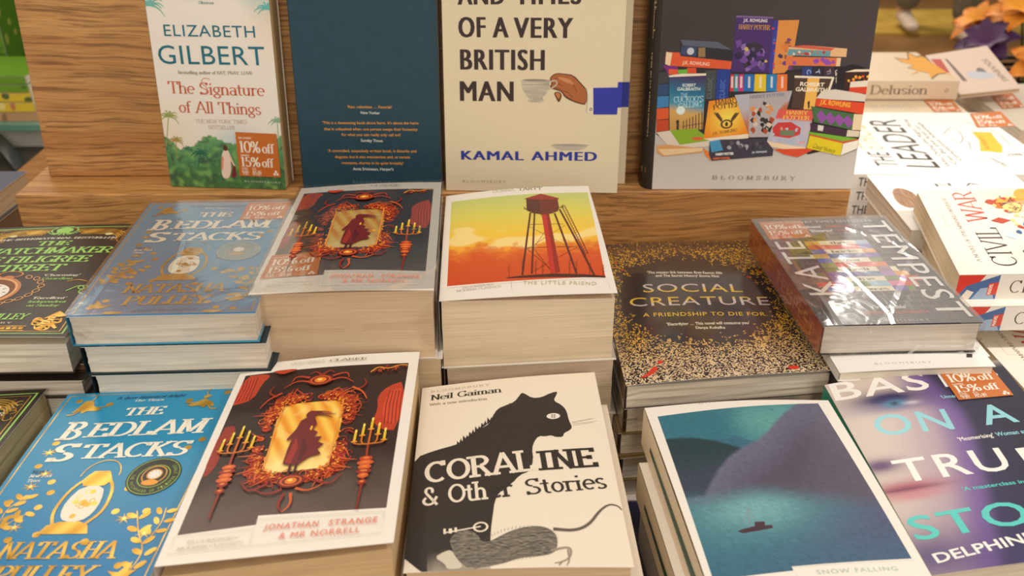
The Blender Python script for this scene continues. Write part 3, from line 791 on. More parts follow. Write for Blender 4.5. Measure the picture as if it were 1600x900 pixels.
def art_lantern(P, badge='dark'):
    """blue cover with gold foil ornaments, coordinates in mm"""
    P.use(None); rg = random.Random(5)
    G = rgb(202, 158, 52); GF = lambda x, y: mix(rgb(190, 144, 44), rgb(222, 182, 84), .5 + .5 * math.sin(x * .35 + y * .22))
    blue = lambda u, v: mix(rgb(34, 146, 194), rgb(14, 122, 180), sst(.2, 1, v + .1 * nz(u * 4, v * 4)))
    P.base(blue, 14, 18)
    for w, o in ((.9, 3), ):
        P.line([(o, o), (125.5, o), (125.5, 194.5), (o, 194.5), (o, o)], w, GF, 1)
    # gold leaf dots
    dots = [(12, 10), (36, 16), (93, 16), (118, 8), (17, 60), (111, 70), (60, 100), (118, 62), (32, 100), (34, 123), (22, 114), (26, 132), (13, 118), (86, 128), (106, 128), (77, 152), (106, 170), (92, 180), (28, 150), (44, 146), (36, 110), (16, 84), (12, 140), (100, 188), (20, 176), (86, 108), (112, 190), (12, 186)]
    for x, y in dots: P.ell((x, y), 2.6, 2.4, GF, 1, n=12)
    # star flowers
    for x, y in ((17, 70), (20, 104), (27, 140), (94, 134), (112, 146), (24, 92)):
        for k in range(7):
            a = k * 2 * math.pi / 7; P.poly([(x + .9 * math.cos(a + 1), y + .9 * math.sin(a + 1)), (x + 6 * math.cos(a), y + 4.6 * math.sin(a)), (x + .9 * math.cos(a - 1), y + .9 * math.sin(a - 1))], GF, 1)
        P.ell((x, y), 1.2, 1.2, rgb(240, 214, 130), 1, n=8)
    # leafy branches
    def branch(pts, n, s, L=7.5):
        P.line(pts, .7, GF, 1, sm=2)
        for k in range(n):
            t = (k + .5) / n * (len(pts) - 1); i = min(int(t), len(pts) - 2); u = t - i
            x = pts[i][0] * (1 - u) + pts[i + 1][0] * u; y = pts[i][1] * (1 - u) + pts[i + 1][1] * u
            for sg in (-1, 1):
                P.ell((x + sg * 4.2, y - 1.6), L * .5, L * .24, GF, 1, n=12, rot=-35 * sg + s)
    branch([(10, 150), (16, 136), (14, 124), (24, 112)], 6, 10)
    branch([(30, 128), (20, 138), (10, 152)], 4, 60)
    branch([(114, 176), (118, 160), (108, 146), (100, 128)], 5, -10, 8)
    branch([(117, 150), (120, 138), (118, 126)], 3, 20, 7)
    # two hanging long-tailed animals
    for x, s in ((20, 1), (106, -1)):
        P.line([(x + s * 2, 3), (x + s * 3, 8), (x, 13)], .9, GF, 1, sm=1)
        P.poly([(x - 3, 10), (x + 3.4, 11), (x + 5 * s, 17), (x + 9 * s, 21), (x + 14 * s, 22), (x + 8 * s, 24), (x + 3 * s, 23), (x, 27), (x - 2 * s, 22), (x - 8 * s, 26), (x - 5 * s, 19), (x - 4, 14)], GF, 1, smooth=1)
        P.line([(x + 4 * s, 18), (x + 10 * s, 20), (x + 15 * s, 18.5)], 1.4, GF, 1, sm=1); P.line([(x - 2 * s, 22), (x - 6 * s, 28), (x - 10 * s, 27.4)], 1.3, GF, 1, sm=1)
        P.ell((x + 9 * s, 22), 2.2, 2, GF, 1, n=10)
    W_ = rgb(250, 244, 226)
    P.text("'A sheer fantastical delight'", (38, 10.4), (88, 10.8), 3.2, rgb(20, 64, 104), 'serif', shear=.25, wv=.16)
    P.text('The Times', (52, 14.6), (74, 14.9), 2.7, W_, 'serif', shear=.25, wv=.14)
    P.text('THE', (50, 31.6), (79, 31.6), 9.6, W_, 'serif', shear=.12, wv=.2, ser=.1)
    P.text('B', (14, 57), (30, 57), 20.5, W_, 'serif', shear=.1, wv=.26, wh=.1, ser=.12)
    P.text('EDLAM', (32.5, 55), (116, 55), 16, W_, 'serif', shear=.12, wv=.2, wh=.08, ser=.1, track=.02)
    P.text('S', (18, 80), (35, 80), 18.5, W_, 'serif', shear=.1, wv=.26, wh=.1, ser=.1)
    P.text('TACKS', (37, 78), (112, 78), 15, W_, 'serif', shear=.12, wv=.2, wh=.08, ser=.1)
    for i, s in enumerate(("'Epic'", 'New York', 'Times')): P.text(s, (14 + i * .5, 91 + i * 4.4), (24 + (6 if i == 1 else 0), 91 + i * 4.4), 2.8, [rgb(24, 74, 112), W_, W_][i], 'serif', shear=.2)
    # lantern
    P.ell((62, 96), 13, 16, GF, 1, ring=.8, a0=180, a1=360)
    P.poly([(44, 146), (76, 146), (73, 139), (67, 136), (54, 136), (47, 139)], GF, 1)
    P.poly([(52, 100), (55, 94), (57, 91), (67, 91), (69, 94), (72, 100), (69, 105), (55, 105)], GF, 1)
    P.line([(50, 138), (45.5, 128), (47, 112), (51, 102), (56, 98)], 2.0, GF, 1, sm=2); P.line([(71, 138), (78, 128), (77, 112), (73, 102), (68, 98)], 2.0, GF, 1, sm=2)
    P.poly([(55, 105), (69, 105), (73, 118), (72, 130), (67, 136), (56, 136), (51, 130), (50, 118)], rgb(240, 236, 220), smooth=1)
    for k in range(15): 
        a = rg.uniform(0, 6.28); r = rg.uniform(0, 9); P.ell((61.5 + r * math.cos(a), 121 + 1.3 * r * math.sin(a)), 2.0, 2.0, GF, 1, n=10, ring=(0 if k % 2 else .7))
    P.text('NATASHA', (26, 165), (102, 165), 13, GF, 'serif', shear=.14, wv=.2, ser=.1, mat=1)
    P.text('PULLEY', (31, 183), (94, 183), 13, GF, 'serif', shear=.14, wv=.2, ser=.1, mat=1)
    P.text('BLOOMSBURY', (42, 192), (88, 192), 2.6, rgb(20, 96, 136), 'serif', track=.25)
    # bird and corner feathers
    for x, y, s in ((110, 174, 1), (18, 182, -1)):
        P.poly([(x - 9, y), (x - 2, y + 1), (x + 4, y - 7), (x + 4, y), (x + 9, y - 1), (x + 5, y + 4), (x - 1, y + 6), (x - 5, y + 3)] if s > 0 else [(x + 9, y), (x + 2, y + 1), (x - 4, y - 7), (x - 4, y), (x - 9, y - 1), (x - 5, y + 4), (x + 1, y + 6), (x + 5, y + 3)], GF, 1)
    for x in (30, 98): P.ell((x, 194), 7, 2, GF, 1, n=14)
    # round badge
    c = (98.5, 97.5)
    if badge == 'dark': k0, k1, k2 = rgb(24, 22, 18), rgb(150, 190, 60), rgb(214, 150, 50)
    else: k0, k1, k2 = rgb(122, 150, 160), rgb(160, 170, 160), rgb(176, 150, 110)
    P.ell(c, 17.5, 17.5, k0, n=40); P.ell(c, 16.6, 16.6, k1, n=40, ring=.5); P.ell(c, 10.6, 10.6, k1, n=32, ring=.6)
    for t, a0, a1 in (('THE WATCHMAKER OF FILIGREE STREET', 200, -70), ):
        n = len(t)
        for i, ch in enumerate(t):
            if ch == ' ': continue
            a = R(a0 - (a0 - a1) * i / (n - 1) ); a = R(170 + 250 * i / (n - 1)) * -1 + R(0)
            # letters run anticlockwise along the lower rim
            a = R(185 - 230 * i / (n - 1))
            x, y = c[0] + 13.6 * math.cos(a), c[1] + 13.6 * math.sin(a)
            tx, ty = math.sin(a), -math.cos(a)
            P.text(ch, (x - tx * .55 + math.cos(a) * 1.3, y - ty * .55 + math.sin(a) * 1.3), (x + tx * .55 + math.cos(a) * 1.3, y + ty * .55 + math.sin(a) * 1.3), 2.3, k1)
    P.ell((c[0], c[1] - 1), 8.2, 8.6, k2, n=28, ring=.9); P.ell((c[0], c[1] - 1.6), 5.2, 5, k2, n=24); P.ell((c[0], c[1] - 1.6), 4.3, 4.1, rgb(240, 236, 226), n=24)
    P.ell((c[0] - .5, c[1] + 6), 5.6, 2.7, rgb(236, 160, 46) if badge == 'dark' else rgb(196, 160, 120), n=18)
    for k in range(8): P.ell((c[0] + 3.2 * math.cos(k * .785), c[1] - 1.6 + 3 * math.sin(k * .785)), .3, .3, INK, n=6)

def art_watch(P, top_only=False):
    """dark cover with lime and gold filigree; coordinates mm"""
    P.use(None); rg = random.Random(9)
    LM = rgb(160, 214, 110); G = lambda x, y: mix(rgb(198, 146, 50), rgb(232, 190, 96), .5 + .5 * math.sin(x * .4 + y * .3))
    P.base(rgb(54, 44, 40), 14, 18)
    P.line([(4, 5), (125, 5), (125, 193), (4, 193), (4, 5)], 1.6, LM)
    P.line([(7, 8), (122, 8), (122, 190), (7, 190), (7, 8)], .8, G, 1)
    for s in (-1, 1):
        X = lambda d: 64.5 + s * d
        for k in range(5):
            P.line([(X(10 + k * 1.5), 11 + k * 2.2), (X(28), 10 + k * 2.6), (X(46), 12 + k * 2.2), (X(54 - k), 20 + k * 3)], 1.3, G, 1, sm=2)
        P.poly([(X(14), 12), (X(34), 11), (X(30), 17), (X(18), 18)], G, 1)
        for k in range(9): P.ell((X(50 + 4 * math.sin(k * 1.7)), 14 + k * 2.6), 3.2, 2.6, G, 1, n=14, ring=.9, a0=40 * k, a1=40 * k + 260)
        P.ell((X(40), 21), 3.4, 2.4, rgb(226, 214, 150), n=10)
    # octopus crest
    P.ell((64.5, 11.5), 7, 5.6, LM); P.ell((64.5, 11.5), 11.5, 8.5, LM, ring=1.2)
    for k in range(8):
        a = (k - 3.5) * .42; P.line([(64.5 + 3 * math.sin(a), 15), (64.5 + 9 * math.sin(a), 20 + 2 * math.cos(a)), (64.5 + 15 * math.sin(a), 17 + 5 * math.cos(a * 2))], 1.4, LM, w1=.5, sm=2)
    CR = rgb(232, 228, 208)
    P.text('THE INTERNATIONAL BESTSELLER', (15, 31), (114, 31), 3.6, CR, 'serif', shear=.15, wv=.2, arc=1.0)
    P.text('THE', (50, 43), (78, 43), 9, LM, 'serif', shear=.15, wv=.2)
    P.text('WATCHMAKER', (10, 59), (118, 59), 12, LM, 'serif', shear=.12, wv=.2)
    P.text('OF FILIGREE', (14, 76), (104, 76), 12, LM, 'serif', shear=.12, wv=.2)
    P.text('STREET', (29, 92), (89, 92), 12, LM, 'serif', shear=.12, wv=.2)
    for t, x, y, ln, c in (("'Charming'", 78, 102, 28, CR), ('Guardian', 79, 108, 24, LM), ("'Excellent'", 84, 141, 25, CR), ('Independent', 83, 147, 28, LM), ('on Sunday', 84, 153, 24, LM)):
        P.text(t, (x, y), (x + ln, y), 3.6, c, 'serif', shear=.2, wv=.18)
    # pocket watch and chain
    P.ell((52, 98), 10, 6, rgb(206, 130, 80), ring=1.6); P.ell((52, 104), 4.5, 4, rgb(200, 120, 70))
    P.ell((46, 126), 23, 24, rgb(196, 124, 70)); P.ell((46, 126), 20.5, 21.4, rgb(232, 176, 120), ring=1.4); P.ell((46, 126), 18.6, 19.4, rgb(120, 66, 20)); P.ell((45, 129), 17, 15, rgb(236, 232, 222))
    for k in range(12): P.line([(45 + 12.4 * math.cos(k * .5236), 129 + 11 * math.sin(k * .5236)), (45 + 15 * math.cos(k * .5236), 129 + 13.2 * math.sin(k * .5236))], .9, INK)
    P.line([(45, 129), (50, 120)], .9, INK); P.line([(45, 129), (36, 131)], .9, INK)
    P.ell((42, 154), 20, 9, rgb(222, 142, 44)); P.ell((40, 152), 13, 5, rgb(240, 176, 80))
    ch = [(68, 103), (75, 106), (80, 112), (83, 119), (82, 127), (79, 134), (74, 140), (68, 144), (62, 148)]
    for i, (x, y) in enumerate(ch): P.ell((x, y), 3.6, 2.6, rgb(226, 168, 110), ring=1.0, n=12, rot=60 + i * 12)
    P.text('NATASHA PULLEY', (16, 173), (92, 173), 9, LM, 'serif', shear=.14, wv=.2)
    P.text('BLOOMSBURY', (40, 179), (84, 179), 2.2, CR, 'serif', track=.3)
    # foot: gold band and crossed scrolls
    P.line([(18, 183), (96, 183)], 1.0, G, 1); P.line([(18, 189), (96, 189)], 1.0, G, 1)
    for k in range(18): P.ell((20 + k * 4.3, 186), 1.9, 1.5, G, 1, n=10)
    for k in range(12): P.ell((108 + 7 * math.sin(k * 2.3), 180 + 6 * math.cos(k * 1.7)), 4.2, 3.4, G, 1, n=14, ring=1.3, rot=k * 33, a1=280)
    P.line([(98, 172), (108, 176), (118, 186)], 2.4, G, 1, sm=1); P.poly([(104, 172), (112, 160), (120, 168)], G, 1); P.line([(106, 182), (112, 166)], 4, G, 1)
    for k in range(5): P.line([(104.5 + k * 1.3, 180 - k * 3), (108.5 + k * 1.3, 181 - k * 3)], .7, INK)
    P.line([(105, 128), (112, 118), (118, 122), (114, 130), (121, 134)], 1.1, LM, sm=2); P.line([(100, 112), (108, 108), (116, 112)], 1, G, 1, sm=2); P.ell((116, 122), 4, 3.5, LM, ring=1)

def art_cream_quads(): pass

# ================================================================== STACKS ON THE TABLE
GRP = {}
def fill(prefix, quad, z, ts, labels, offs, W=129, H=198, name='paperback_book', group=None, spine='L', covs=None, wraps=(), tones=None, inset=.002, tail=None):
    """books under a top copy; quad = four world corners of the copy above, z its underside"""
    out = []
    for i, t in enumerate(ts):
        dx, dy, da = offs[i % len(offs)]
        cx = sum((p for p in quad), Vector()) / 4
        rot = Matrix.Rotation(R(da), 4, 'Z')
        q = []
        for p in quad:
            d = rot @ (p - cx); d.z = 0
            q.append(Vector((cx.x + d.x + dx, cx.y + d.y + dy, z - .0002)))
        b = Book(name, labels[i], q, t, W, H, spine=spine, cov=(covs[i % len(covs)] if covs else (236, 230, 222)), group=group, tone=(tones[i % len(tones)] if tones else CREAM), inset=inset)
        b.p.base(rgb(b.cov), 4, 4); b.build()
        if i in wraps: b.wrap()
        out.append(b); z -= t + .0004
    return out
def fit(ztop, ts, tbase=TZ, step=.025):
    """extend a list of thicknesses so that the stack reaches the table"""
    rest = ztop - tbase - sum(ts) - .0004 * len(ts)
    n = max(1, round(rest / step)) if rest > .006 else 0
    return ts + [rest / n - .0004] * n if n else ts
ORD = ['second', 'third', 'fourth', 'fifth', 'sixth', 'seventh', 'eighth', 'ninth', 'tenth', 'eleventh', 'twelfth']
def labs(fmt, n): return [fmt % ORD[i] for i in range(n)]

# ---- watchmaker stack, far left
zt = CAMZ - .350
q = lay([(-9, 357), (227, 350), (102, 527), (-186, 530)], zt)
bend_up = lambda u, v: .001 + .0035 * max(0, (v - .55) / .45) ** 2
wm = Book('paperback_book', 'black and lime green clothbound-look paperback with a gold pocket watch, on top of the left stack', q, .030, cov=(54, 44, 40), inside=(206, 178, 60), drop=(0, 0, .006, .006), bend=lambda u, v: .0008 * math.sin(math.pi * u), rough=.4, group='copies of the black and lime watch paperback')
wm.root['label'] = 'black paperback with lime title and gold pocket watch on top of the left stack'
art_watch(wm.p); wm.build()
ts = fit(zt - .030, [.0065, .014, .026])
fill('wm', q, zt - .030, ts, ['thin brown book pushed back under the top black and lime watch paperback'] + ['pale-paged paperback, %s from the top of the stack under the black watch cover' % ORD[i + 1] for i in range(len(ts) - 1)], [(.004, .012, 0), (.004, .001, 0), (.006, -.001, .5), (.009, 0, -.4)], group=None, covs=[(88, 62, 36), (60, 50, 44), (58, 48, 42)], tones=[(120, 92, 58), CREAM, CREAM])  # first entry is a thin brown layer set back towards the rear
# ---- lower copy, bottom left corner
zt = CAMZ - .392
A_ = at((73, 608), zt); B_ = at((-72, 790), zt); dl = (B_ - A_).normalized() * .198; wv_ = Vector((-.129, -.012, 0))
q = [A_ + wv_, A_, A_ + dl, A_ + dl + wv_]
wm2 = Book('paperback_book', 'black and lime patterned paperback cut off at the bottom left corner of the picture', q, .026, cov=(50, 42, 38), rough=.4, group='copies of the black and lime watch paperback', drop=(.001, .001, .001, .001), tone=(214, 190, 140))
art_watch(wm2.p); wm2.build()
ts = fit(zt - .026, [.024])
fill('wm2', [p + Vector((.014, 0, 0)) for p in q], zt - .026, ts, ['pale-paged paperback, %s in the bottom left corner stack' % ORD[i] for i in range(len(ts))], [(0, 0, 0), (.003, .002, 0)], covs=[(60, 50, 44)], tones=[(214, 190, 140)])

# ---- blue lantern stack
zt = CAMZ - .323
q = lay([(235, 318), (459, 315), (399, 490), (103, 496)], zt)
b1 = Book('paperback_book', 'shrink-wrapped blue paperback with gold lantern, on top of the stack left of the back row', q, .0225, cov=(52, 158, 200), rough=.35, group='copies of the blue and gold lantern paperback')
art_lantern(b1.p, 'pale'); b1.build()
sticker(b1, b1.surf, [(389, 318.5), (457, 316.5), (444, 343), (373.4, 345)], ID)
b1.wrap()
ts = fit(zt - .0225, [.0235, .0225])
fill('b1', [p for p in q], zt - .0225 - .0015, [ts[0] - .0015] + ts[1:], ['paperback with pale page edges, %s from the top of the blue lantern stack' % ORD[i] for i in range(len(ts))], [(.004, .001, 0), (.007, .0, .3), (.006, .002, -.3)], covs=[(30, 52, 60), (30, 50, 60)])
# ---- lower blue copy
zt = CAMZ - .385
q0 = lay([(107, 617), (385, 602), (237, 899), (-93, 900)], zt)
q = [q0[0], q0[1], q0[1] + (q0[2] - q0[1]) * 1.125, q0[0] + (q0[3] - q0[0]) * 1.125]
b2 = Book('paperback_book', 'unwrapped bright blue paperback with gold lantern and round black badge, in the front row', q, .022, cov=(40, 148, 196), rough=.38, group='copies of the blue and gold lantern paperback', bend=lambda u, v: .002 * math.sin(math.pi * v))
art_lantern(b2.p, 'dark'); b2.build()
ts = fit(zt - .022, [.022])
fill('b2', q, zt - .022, ts, ['pale-paged paperback, %s from the top under the front row blue lantern paperback' % ORD[i] for i in range(len(ts))], [(.002, -.001, .2), (-.001, .001, 0)], covs=[(40, 148, 196)])

# ---- mirror-frame cover, back row (shrink-wrapped brick)
zt = CAMZ - .321
q = lay([(471, 295), (690, 285), (678, 454), (388, 461)], zt)
sn = Book('thick_paperback_book', 'very thick shrink-wrapped paperback with white border and fiery mirror cover, back row', q, .056, rough=.4, group='copies of the thick fiery mirror paperback', tone=(232, 206, 176), bend=lambda u, v: .0016 * math.sin(math.pi * u))
art_mirror(sn.p); sn.build()
sticker(sn, sn.surf, [(425.3, 401.2), (504, 396.3), (495.8, 433.3), (406, 438)], ID)
sn.wrap()
ts = fit(zt - .056, [.055])
fill('sn', q, zt - .056 - .0015, [ts[0] - .0015] + ts[1:], ['thick pale-paged paperback, %s from the top under the shrink-wrapped fiery mirror book' % ORD[i] for i in range(len(ts))], [(.004, .002, 0), (.002, 0, .2)], tones=[(226, 204, 170)])
# ---- mirror-frame cover, front row
zt = CAMZ - .371
q = lay([(380, 574), (656, 550), (615, 848), (241, 886)], zt)
s2 = Book('thick_paperback_book', 'unwrapped thick paperback with fiery mirror cover and lifted front edge, front row', q, .054, rough=.42, group='copies of the thick fiery mirror paperback', inside=(206, 150, 120), tone=(226, 196, 150), drop=(.0005, .0005, .005, .0085), bend=lambda u, v: .0025 * math.sin(math.pi * u) * (1 - v) + .001 * math.sin(math.pi * v))
art_mirror(s2.p); s2.build()
ts = fit(zt - .054, [])
fill('s2', q, zt - .054, ts, ['thick pale-paged paperback, %s from the top under the front row fiery mirror book' % ORD[i] for i in range(len(ts))], [(.001, .0, 0)], tones=[(226, 196, 150)])

# ---- water tower cover
zt = CAMZ - .336
q = lay([(697, 307), (919, 291), (965, 458), (686, 471)], zt)
lf = Book('thick_paperback_book', 'thick white-bordered paperback with a red water tower on a yellow sky', q, .057, rough=.4, tone=(238, 218, 190), inside=(222, 170, 140), drop=(.0005, .0005, .0045, .0005), bend=lambda u, v: .0028 * math.sin(math.pi * u) * (1 - .6 * v) + .002 * math.sin(math.pi * v), group=None)
P = lf.p; P.base(rgb(240, 234, 226), 14, 18); P.use(ZS)
sky = [(0, rgb(196, 208, 122)), (.25, rgb(224, 214, 96)), (.5, rgb(246, 204, 60)), (.7, rgb(246, 160, 44)), (.85, rgb(236, 116, 36)), (1, rgb(222, 88, 30))]
def skyf(u, v):
    c = ramp(sky, v + .04 * nz(u * 3, v * 3))
    cl = sst(.0, .25, nz(u * 5, v * 9, 1, 4) + .25 - abs(v - .56) * 3.2)
    c = mix(c, rgb(252, 228, 150), cl * .85)
    tr = v - (.66 + .10 * nz(u * 7, 1, 1) + .05 * nz(u * 22, v * 22) - .05 * abs(u - .55) * 2)
    if tr > 0: c = mix(c, mix(rgb(234, 116, 34), rgb(208, 74, 26), v), min(1, .45 + tr * 4 + .3 * nz(u * 30, v * 40)))
    return c
P.quad((880, 98), (1438, 58), (1510, 405), (862, 444), skyf, 60, 80)
MR = rgb(92, 30, 26); RDm = rgb(160, 40, 30)
P.poly([(1100, 415), (1160, 408), (1300, 398), (1420, 398), (1511, 402), (1511, 409), (1300, 412), (1112, 418)], rgb(70, 28, 24))
for k in range(9):
    bx = 1115 + k * 46 + (k % 3) * 9; by = 412 - k * .8; hh = 46 + 22 * ((k * 7) % 4) / 3
    P.line([(bx, by), (bx + 1, by - hh)], .45, MR, w1=.15)
    for j in range(5): P.line([(bx, by - hh * (.35 + .12 * j)), (bx + (-1) ** j * (10 - j), by - hh * (.55 + .13 * j))], .28, MR, w1=.1)
for a, b, w_ in (((1203, 156), (1170, 405), 1.5), ((1220, 158), (1209, 400), 1.4), ((1302, 156), (1392, 396), 1.6), ((1322, 138), (1465, 402), 1.7)): P.line([a, b], w_, MR)
P.line([(1240, 158), (1282, 205), (1216, 300), (1292, 395)], .3, MR)
P.line([(1198, 205), (1338, 200)], .5, MR); P.line([(1188, 300), (1395, 290)], .6, MR); P.line([(1200, 215), (1365, 296)], .3, MR); P.line([(1345, 205), (1190, 305)], .3, MR)
P.line([(1190, 305), (1300, 392)], .3, MR); P.line([(1395, 292), (1208, 395)], .3, MR)
P.poly([(1248, 156), (1279, 156), (1325, 392), (1286, 397)], rgb(196, 44, 34)); P.poly([(1266, 156), (1279, 156), (1325, 392), (1306, 395)], rgb(150, 30, 28))
for a, b in (((1330, 122), (1430, 325)), ((1342, 120), (1440, 318))): P.line([a, b], .7, rgb(130, 50, 30))
for k in range(22): P.line([(1331 + k * 4.6, 126 + k * 9.1), (1343 + k * 4.5, 123 + k * 9)], .4, rgb(130, 50, 30))
P.poly([(1186, 96), (1314, 92), (1320, 130), (1316, 146), (1290, 158), (1254, 163), (1212, 158), (1188, 146)], rgb(110, 34, 28)); P.poly([(1186, 96), (1240, 95), (1244, 160), (1212, 158), (1188, 146)], rgb(84, 26, 26))
P.poly([(1176, 97), (1246, 74), (1322, 91), (1316, 96), (1250, 99)], rgb(156, 44, 34))
P.line([(1180, 140), (1252, 150), (1336, 128)], 1.1, rgb(70, 24, 22)); P.line([(1178, 132), (1180, 142)], .6, MR); P.line([(1336, 118), (1337, 130)], .6, MR)
P.text('DONNA', (1049, 69), (1140, 62), 12, rgb(190, 182, 160), 'serif', wv=.1, ser=.05); P.text('TARTT', (1152, 61), (1252, 55), 12, rgb(136, 126, 96), 'serif', wv=.15, ser=.06)
LG = rgb(196, 192, 160)
P.text('THE LITTLE FRIEND', (1172, 441), (1474, 440), 13, LG, bold=.015, track=.25)
P.text('BLOOMSBURY', (925, 455), (1055, 444), 8, rgb(206, 198, 186), 'serif'); P.text('MODERN CLASSICS', (900, 468), (1085, 452), 8, rgb(206, 198, 186), 'serif')
P.line([(1124, 428), (1128, 458)], .3, rgb(200, 192, 182)); P.line([(862, 452), (1518, 412), (1530, 452)], .3, rgb(214, 206, 196))
lf.build()
ts = fit(zt - .057, [.050])
fill('lf', q, zt - .057, ts, ['thick shrink-wrapped paperback directly under the water tower paperback'] + ['thick pale-paged paperback, %s from the top under the water tower cover' % ORD[i + 1] for i in range(len(ts) - 1)], [(.002, 0, 0), (.004, 0, .3)], wraps=(0,), tones=[(240, 222, 198)])

# ---- speckled gold cover
zt = CAMZ - .400
q = lay([(924, 384), (1174, 376), (1302, 579), (978, 603)], zt)
so = Book('paperback_book', 'large dark paperback sprayed with gold speckles around a black oval title', q, .021, W=153, H=234, cov=(60, 48, 44), rough=.26, coat=1.0, drop=(.0005, .0005, .003, .0015), bend=lambda u, v: .0015 * math.sin(math.pi * u), spinecol=(120, 96, 60))
P = so.p; P.use(None); rg = random.Random(21)
GX, GY = 150, 230; V2 = []; F2 = []
dark = rgb(56, 46, 46)
cols = []
for j in range(GY):
    for i in range(GX):
        u = (i + .5) / GX; v = (j + .5) / GY
        e = math.hypot((u - .49) / .45, (v - .46) / .34)
        n_ = nz(u * 60, v * 44, 1, 2) * .5 + nz(u * 26, v * 20, 1, 5) * .35
        d = sst(.90, 1.10, e + n_ * .30)
        fade = sst(.02, .16, v)
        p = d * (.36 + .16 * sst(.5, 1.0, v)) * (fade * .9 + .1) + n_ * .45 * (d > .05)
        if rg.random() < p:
            cols.append(mix(mix(rgb(190, 130, 30), rgb(240, 190, 66), rg.random()), rgb(232, 222, 200), sst(.66, 1, v) * .9 * (.4 + .6 * rg.random())))  # specks turn pale towards the front edge: glare put into the ink colour
        elif v < .16 or e > 1.05: cols.append(mix(dark, rgb(104, 70, 36), (1 - sst(.0, .2, v)) * .8))  # base browner towards the back: reflected wood painted into the colour
        else: cols.append(dark)
k = 0; V_ = []; C_ = []; F_ = []; M_ = []
P.h += P.dh
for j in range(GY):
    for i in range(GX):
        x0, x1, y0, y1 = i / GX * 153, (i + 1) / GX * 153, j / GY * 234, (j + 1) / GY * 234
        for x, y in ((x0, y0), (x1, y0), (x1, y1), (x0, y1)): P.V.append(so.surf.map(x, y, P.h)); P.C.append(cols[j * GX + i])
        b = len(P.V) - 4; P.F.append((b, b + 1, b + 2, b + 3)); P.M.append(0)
P.use(ZSC)
RS = rgb(222, 60, 38)
P.poly([(168, 780), (205, 762), (222, 738), (244, 736), (240, 756), (205, 776)], RS, smooth=1)
P.poly([(240, 715), (262, 712), (266, 724), (246, 726)], RS, smooth=1); P.poly([(750, 735), (790, 730), (798, 745), (760, 748)], RS, smooth=1)
for x, y in ((105, 358), (598, 386), (642, 362), (690, 418), (80, 330)): P.ell((x, y), 1.6, 1.2, RS, n=8)
CRM = rgb(238, 228, 206); YG = rgb(226, 184, 60); SV = rgb(206, 190, 186)
P.text('TARA ISABELLA BURTON', (10, 272), (578, 270), 20, rgb(50, 38, 34), track=.12)
P.text("'The missing link between Bret Easton Ellis", (203, 374), (497, 376), 9, CRM, bold=.02); P.text("and The Secret History' Emma Flint", (236, 387), (484, 389), 9, CRM, bold=.02)
ys = P.cv((380, 430))[1]; yc = P.cv((400, 480))[1]
P.text('SOCIAL', (188, 447), (577, 446), 33, lambda x, y: mix(SV, YG, sst(ys - 2, ys + 2, y)), bold=.0, track=.08); P.text('CREATURE', (136, 501), (684, 495), 35, lambda x, y: mix(YG, SV, sst(yc - 2, yc + 2, y)), track=.06)
P.text('A FRIENDSHIP TO DIE FOR', (187, 542), (666, 538), 15, YG, bold=.012, track=.12)
P.text("'Electrifying \u2026 This novel will consume you'", (280, 578), (603, 572), 11, CRM, bold=.02); P.text('Danya Kukafka', (393, 592), (508, 591), 10, CRM, bold=.02)
so.build()
ts = fit(zt - .021, [.0235, .022, .022])
tsx = fill('so', q, zt - .021, ts, ['shrink-wrapped large paperback directly under the gold speckled book'] + ['large pale-paged paperback, %s from the top under the gold speckled book' % ORD[i + 1] for i in range(len(ts) - 1)], [(0, .0, 0), (-.003, .002, 0), (-.001, 0, .2)], W=153, H=234, covs=[(110, 90, 50), (120, 96, 60)], wraps=(0,), inset=.003)

# ---- brick-pattern poetry novel (dark grey, red spine)
zt = CAMZ - .364
q = lay([(1175, 346), (1380, 340), (1536, 506), (1287, 511)], zt)
kt = Book('paperback_book', 'shrink-wrapped dark grey paperback with coloured bricks, large white letters and a red spine', q, .0245, cov=(56, 50, 52), rough=.3, spinecol=(176, 50, 22), tone=(232, 224, 214))
P = kt.p; P.base(rgb(56, 50, 52), 14, 18)
P.use(ZT)
ya = P.cv((400, 277))[1]; yb = P.cv((500, 466))[1]; rh = (yb - ya) / 11
P.use(None); rg = random.Random(12)
pal = [rgb(150, 150, 60), rgb(226, 140, 60), rgb(128, 86, 170), rgb(196, 76, 60), rgb(90, 90, 150), rgb(190, 110, 160), rgb(110, 130, 50), rgb(170, 150, 130)]
solid = [rgb(236, 160, 50), rgb(214, 54, 40), rgb(120, 110, 190), rgb(50, 110, 180), rgb(236, 224, 190), rgb(220, 70, 40), rgb(96, 130, 40), rgb(92, 50, 150), rgb(226, 216, 190), rgb(150, 70, 190), rgb(206, 60, 150)]
BW = 12.5
for r in range(-4, 17):
    y0 = ya + r * rh; off = (BW / 2 if r % 2 else 0)
    half = 12 + r * 3.2 if 0 <= r <= 10 else 0
    x = 12 - off
    lim0, lim1 = 18, 112
    while x < 118:
        a, b = max(x, lim0), min(x + BW - .6, lim1)
        if b - a > 1.5:
            c = pal[rg.randrange(len(pal))]
            P.grid_mm((a - .5, y0 - .4), (b + .5, y0 - .4), (b + .5, y0 + rh - .2), (a - .5, y0 + rh - .2), mix(c, rgb(56, 50, 52), .25), 1, 1)
            inn = solid[rg.randrange(11)] if (abs((a + b) / 2 - 63) < half + 8 and 0 <= r <= 10 and rg.random() < .6) else rgb(60, 54, 54)
            P.grid_mm((a, y0), (b, y0), (b, y0 + rh - .7), (a, y0 + rh - .7), inn, 1, 1)
        x += BW
words = {0: 'the', 2: 'bricks', 4: 'that', 6: 'built', 8: 'the', 10: 'houses'}
